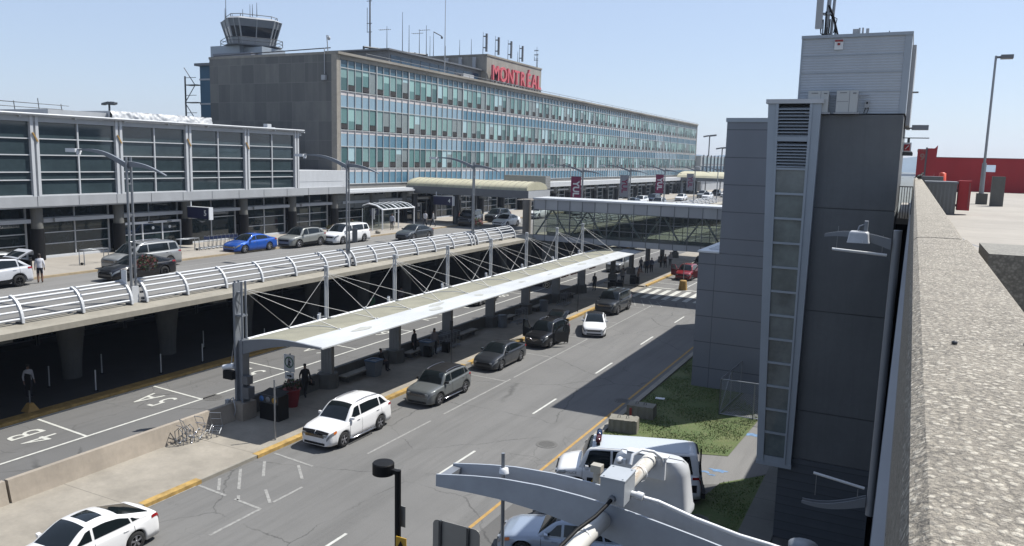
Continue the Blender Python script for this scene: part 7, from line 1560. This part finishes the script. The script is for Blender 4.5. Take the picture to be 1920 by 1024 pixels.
# ------------------------------------------------------------------ people
SKIN = mat('skin', (.32, .18, .12), .6); HAIR = mat('dark_hair', (.02, .015, .012), .7)
def person(loc, rz, label, top=(.6, .6, .6), low=(.02, .02, .025), pose='stand', shorts=False, group=None, long=False, s=1.0):
    J = {}; E_ = []; Rd = {}
    def j(n, p, r, par=None):
        J[n] = (len(J), p); Rd[n] = r
        if par: E_.append((J[par][0], J[n][0]))
    bend = {'stand': 0, 'walk': 0, 'bend': .45, 'sit': 0, 'lean': .2}[pose]
    hz = .93 if pose != 'sit' else .52
    def up(y, z): return (math.sin(bend)*-z+y, hz+math.cos(bend)*z)
    j('pelvis', (0, 0, hz), .13); y, z = up(0, .22); j('waist', (0, y, z), .12, 'pelvis'); y, z = up(0, .42); j('chest', (0, y, z), .145, 'waist'); y, z = up(0, .55); j('neck', (0, y, z), .055, 'chest')
    y, z = up(-.01, .64); j('jaw', (0, y, z), .075, 'neck'); y, z = up(-.0, .74); j('crown', (0, y, z), .085, 'jaw')
    for sg, nm in ((-1, 'l'), (1, 'r')):
        ph = {'stand': .03*sg, 'walk': .28*sg, 'bend': 0, 'sit': 0, 'lean': .1*sg}[pose]
        j(nm+'hip', (sg*.09, 0, hz-.05), .095, 'pelvis')
        if pose == 'sit': j(nm+'knee', (sg*.12, -.42, hz), .07, nm+'hip'); j(nm+'ank', (sg*.12, -.42, .09), .045, nm+'knee')
        else: j(nm+'knee', (sg*.1, ph*.5-.03, .5), .068, nm+'hip'); j(nm+'ank', (sg*.1, ph, .09), .043, nm+'knee')
        a = J[nm+'ank'][1]; j(nm+'toe', (sg*.12, a[1]-.17, .04), .04, nm+'ank')
        y, z = up(0, .47); j(nm+'sho', (sg*.17, y, z), .06, 'chest')
        if pose in ('bend', 'lean'): el, wr_ = (sg*.22, y-.15, z-.22), (sg*.15, y-.38, z-.3)
        elif pose == 'sit': el, wr_ = (sg*.22, y-.08, z-.25), (sg*.12, y-.3, z-.32)
        else: el, wr_ = (sg*.23, y+.03-ph*.5, z-.28), (sg*.24, y-.08-ph*.7, z-.52)
        j(nm+'elb', el, .043, nm+'sho'); j(nm+'wri', wr_, .03, nm+'elb'); d = (Vector(wr_)-Vector(el)).normalized(); p = Vector(wr_)+d*.07; j(nm+'palm', tuple(p), .034, nm+'wri')
        for f in range(4): q = p+d*(.06+.015*(1.5-abs(f-1.5)))+Vector((0, (f-1.5)*.02, -.012)); j(nm+'f%d' % f, tuple(q), .0095, nm+'palm')
        j(nm+'th', tuple(p+Vector((-sg*.03, -.03, .0))), .011, nm+'palm')
    me = bpy.data.meshes.new('person'); me.from_pydata([p for _, p in J.values()], E_, []); o = bpy.data.objects.new('p', me); COL.objects.link(o)
    md = o.modifiers.new('s', 'SKIN'); md.use_smooth_shade = True; sub = o.modifiers.new('d', 'SUBSURF'); sub.levels = 1; sub.render_levels = 1
    for (n, (i, _)) in J.items(): v = me.skin_vertices[0].data[i]; b_ = n in ('chest', 'waist', 'pelvis'); lm_ = n[1:] in ('hip', 'knee', 'ank', 'sho', 'elb'); v.radius = (Rd[n]*(1.35 if b_ else 1.18 if lm_ else 1), Rd[n]*(.85 if b_ else 1.18 if lm_ else 1)); v.use_root = (n == 'pelvis')
    bpy.context.view_layer.update(); nm_ = bpy.data.meshes.new_from_object(o.evaluated_get(bpy.context.evaluated_depsgraph_get())); bpy.data.objects.remove(o)
    tm = bpy.data.materials.get('top_%02d%02d%02d' % tuple(int(c*99) for c in top)) or mat('top_%02d%02d%02d' % tuple(int(c*99) for c in top), top, .85)
    lm = mat('low_%02d%02d%02d' % tuple(int(c*99) for c in low), low, .85)
    nm_.materials.clear()
    for m_ in (SKIN, tm, lm, HAIR, DGREY): nm_.materials.append(m_)
    nk = J['neck'][1]; hd = J['crown'][1]
    for p in nm_.polygons:
        c = p.center; mi = 1
        if c.z > nk[2]+.02 and abs(c.x) < .11: mi = 3 if (c.z > hd[2]-.0 or c.y > hd[1]+.02 or (long and abs(c.x) > .07)) else 0
        elif abs(c.x) < .16 and c.z < hz-.02 or c.z < .45: 
            mi = 2 if not (shorts and c.z < .55 or c.z < .07) else (0 if shorts and c.z > .09 else 4)
            if not shorts and c.z < .07: mi = 4
        elif (c-Vector(J['lpalm'][1])).length < .1 or (c-Vector(J['rpalm'][1])).length < .1 or (Vector((c.x, c.y, c.z))-Vector(J['lwri'][1])).length < .06 or (c-Vector(J['rwri'][1])).length < .06: mi = 0
        if pose == 'sit' and c.z < hz+.07 and c.y < -.02 and mi == 1: mi = 2
        p.material_index = mi; p.use_smooth = True
    b = bpy.data.objects.new('person', nm_); COL.objects.link(b); b.location = loc; b.rotation_euler = (0, 0, rz); b.scale = (s, s, s); tag(b, label, 'person', group)
    # face and hair as small children
    m = MB(); m.lathe([(.078, -.04), (.088, .01), (.078, .055), (.045, .085), (.001, .095)], (0, hd[1]+.022, hd[2]), n=10)
    if long: m.add([(-.08, hd[1]+.05, hd[2]), (.08, hd[1]+.05, hd[2]), (.09, hd[1]+.1, hd[2]-.3), (-.09, hd[1]+.1, hd[2]-.3)], [(0, 1, 2, 3)])
    part('hair', m, HAIR, b, local=True)
    m = MB(); fy = J['jaw'][1][1]-.078; fz = J['crown'][1][2]-.035
    for q in (-.03, .03): m.box(q-.012, q+.012, fy-.01, fy, fz, fz+.012)
    m.box(-.008, .008, fy-.022, fy, fz-.04, fz-.005); m.box(-.02, .02, fy-.008, fy+.01, fz-.07, fz-.06); part('face', m, mat('face_dark', (.12, .06, .045), .6), b, local=True)
    return b
def onz(px, py, z):
    r = cF+cR*((px-960)/1474)-cU*((py-505)/1474); return Vector((0, 0, 13))+r*((z-13)/r.z)
def pp(px, py, z): v = onz(px, py, z); return (v.x, v.y, z)
person(pp(76, 531, 5.004), R(-122), 'person in white shirt and dark shorts standing behind the white crossover', (.7, .7, .72), (.02, .02, .03), shorts=True)
person((-49.6, 26.6, 5.15), R(-30), 'person in dark clothes beside the raised tailgate at the left edge', (.05, .05, .06))
person(pp(735, 431, 5.15), R(20), 'person in a pale shirt and black trousers in front of the glass shelter', (.42, .45, .5))
person(pp(797, 425, 5.15), R(-160), 'person in white shirt and dark trousers by the entrance doors, left of two', (.6, .6, .62), pose='walk')
person(pp(812, 425, 5.15), R(-40), 'person in light shirt with a dark bag by the entrance doors, right of two', (.5, .5, .5), pose='walk')
person((-28.0, 31.4, .15), R(60), 'person in dark hooded jacket walking beside the red flower pot', (.012, .014, .022), (.012, .012, .014), pose='walk')
m = MB(); m.box(-.14, .14, -.08, .08, 0, .22); m.path([(-.1, 0, .22), (-.05, 0, .36), (.05, 0, .36), (.1, 0, .22)], .012, n=5); o = solo('black_bag', m, BLACK, 'black bag carried by the walking person beside the red flower pot', 'bag'); o.location = (-27.68, 31.55, .75)
person((-27.65, 37.65, .15), R(100), 'person in dark clothes seated on the bench beside the litter bin', (.02, .02, .02), pose='sit')
m = MB(); m.lathe([(.001, 0), (.17, .05), (.18, .25), (.1, .42), (.001, .45)], (-27.75, 37.0, .56), n=10); solo('pink_bag', m, mat('pink_cloth', (.35, .2, .22), .8), 'pink bag on the bench next to the seated person', 'bag')
person((-27.9, 41.6, .15), R(90), 'dark clothed person standing by the low wall left of the long haired woman', (.015, .015, .02), (.015, .015, .02))
person((-27.0, 42.6, .15), R(60), 'woman with long dark hair and pale top standing beside luggage', (.3, .28, .3), (.015, .015, .02), long=True)
for i, (x, y, L) in enumerate(((-26.95, 41.75, 'black suitcase between the two standing people'), (-26.6, 43.4, 'black suitcase right of the long haired woman'))):
    t = thing('suitcase', L, 'suitcase', (x, y, .15)); m = MB(); m.box(x-.25, x+.25, y-.15, y+.15, .2, .85); part('case', m, BLACK, t); m = MB(); m.path([(x-.1, y+.1, .85), (x-.1, y+.1, 1.1), (x+.1, y+.1, 1.1), (x+.1, y+.1, .85)], .01, n=5); part('handle', m, GALV, t)
ppl = [(1114, 545, (.02, .02, .025), 'stand', 'dark figure standing between canopy columns left of the black group'), (1167, 533, (.3, .3, .32), 'stand', 'person in pale top behind the far canopy column'), (1196, 528, (.25, .14, .09), 'lean', 'person in brown top with luggage at the shade edge'), (1201, 510, (.2, .2, .22), 'stand', 'person in grey top in the middle of the far queue'), (1212, 513, (.03, .05, .1), 'stand', 'person in dark blue clothes in the far queue'), (1221, 511, (.12, .15, .25), 'stand', 'person in blue top right of the dark blue one'), (1239, 502, (.03, .02, .02), 'stand', 'person in black clothes near the far poster'), (1247, 503, (.2, .18, .18), 'lean', 'person in taupe top bending over bags at the far end'), (1256, 499, (.5, .5, .52), 'stand', 'tall person in white shirt and black trousers at the far end of the platform')]
for px, py, c, ps, L in ppl: person(pp(px, py, .15), R(random.uniform(-90, 90)), L, c, (.015, .015, .02), pose=ps, group='people waiting at the far end of the platform')
for i, (px, py) in enumerate(((1146, 541), (1160, 541), (1190, 532))):
    x, y, z = pp(px, py, .15); t = thing('luggage_pile', ['black luggage pile left of the far canopy column, largest', 'black luggage pile right beside the largest pile', 'black luggage pile near the person in brown'][i], 'luggage', (x, y, z)); random.seed(i+5)
    for q in range(3): m = MB(); a = random.uniform(-.3, .3); m.obox((x+a, y+.3*q-.3, .15+.35+.2*(q % 2)), (.3, .05, 0), (-.04, .22, 0), (0, .03, .35)); part('suitcase', m, BLACK, t)
person((-21.1, 50.75, .01), R(200), 'person standing behind the open driver door of the black crossover', (.03, .03, .03), s=.93)
person((-19.9, 88.2, .01), R(90), 'person in pale shirt leaning at the open door of the red crossover', (.5, .45, .42), pose='lean')
person(pp(55, 745, .15), R(80), 'person in white shirt in the dark under the elevated road at the left', (.6, .6, .62))
person(pp(698, 590, .15), R(0), 'figure in a long green dress in the shade under the elevated road', (.01, .16, .06), (.01, .16, .06), long=True)
person(pp(752, 575, .15), R(40), 'figure in striped grey top in the shade under the elevated road', (.25, .22, .25))
# a driver silhouette and seats are hidden behind dark glass

# ------------------------------------------------------------------ thin summer haze
m = MB(); m.box(-900, 900, -60, 1480, -1.2, 60)
hz_ = bpy.data.materials.new('haze'); hz_.use_nodes = True; tt = hz_.node_tree; tt.nodes.remove(tt.nodes['Principled BSDF'])
pv = tt.nodes.new('ShaderNodeVolumePrincipled'); pv.inputs['Color'].default_value = (.68, .8, 1.0, 1); pv.inputs['Density'].default_value = .00022; pv.inputs['Anisotropy'].default_value = .3
tt.links.new(pv.outputs[0], tt.nodes['Material Output'].inputs['Volume'])
tag(solo('haze', m, hz_, 'thin pale summer haze over the whole airport', 'haze'), kind='stuff')
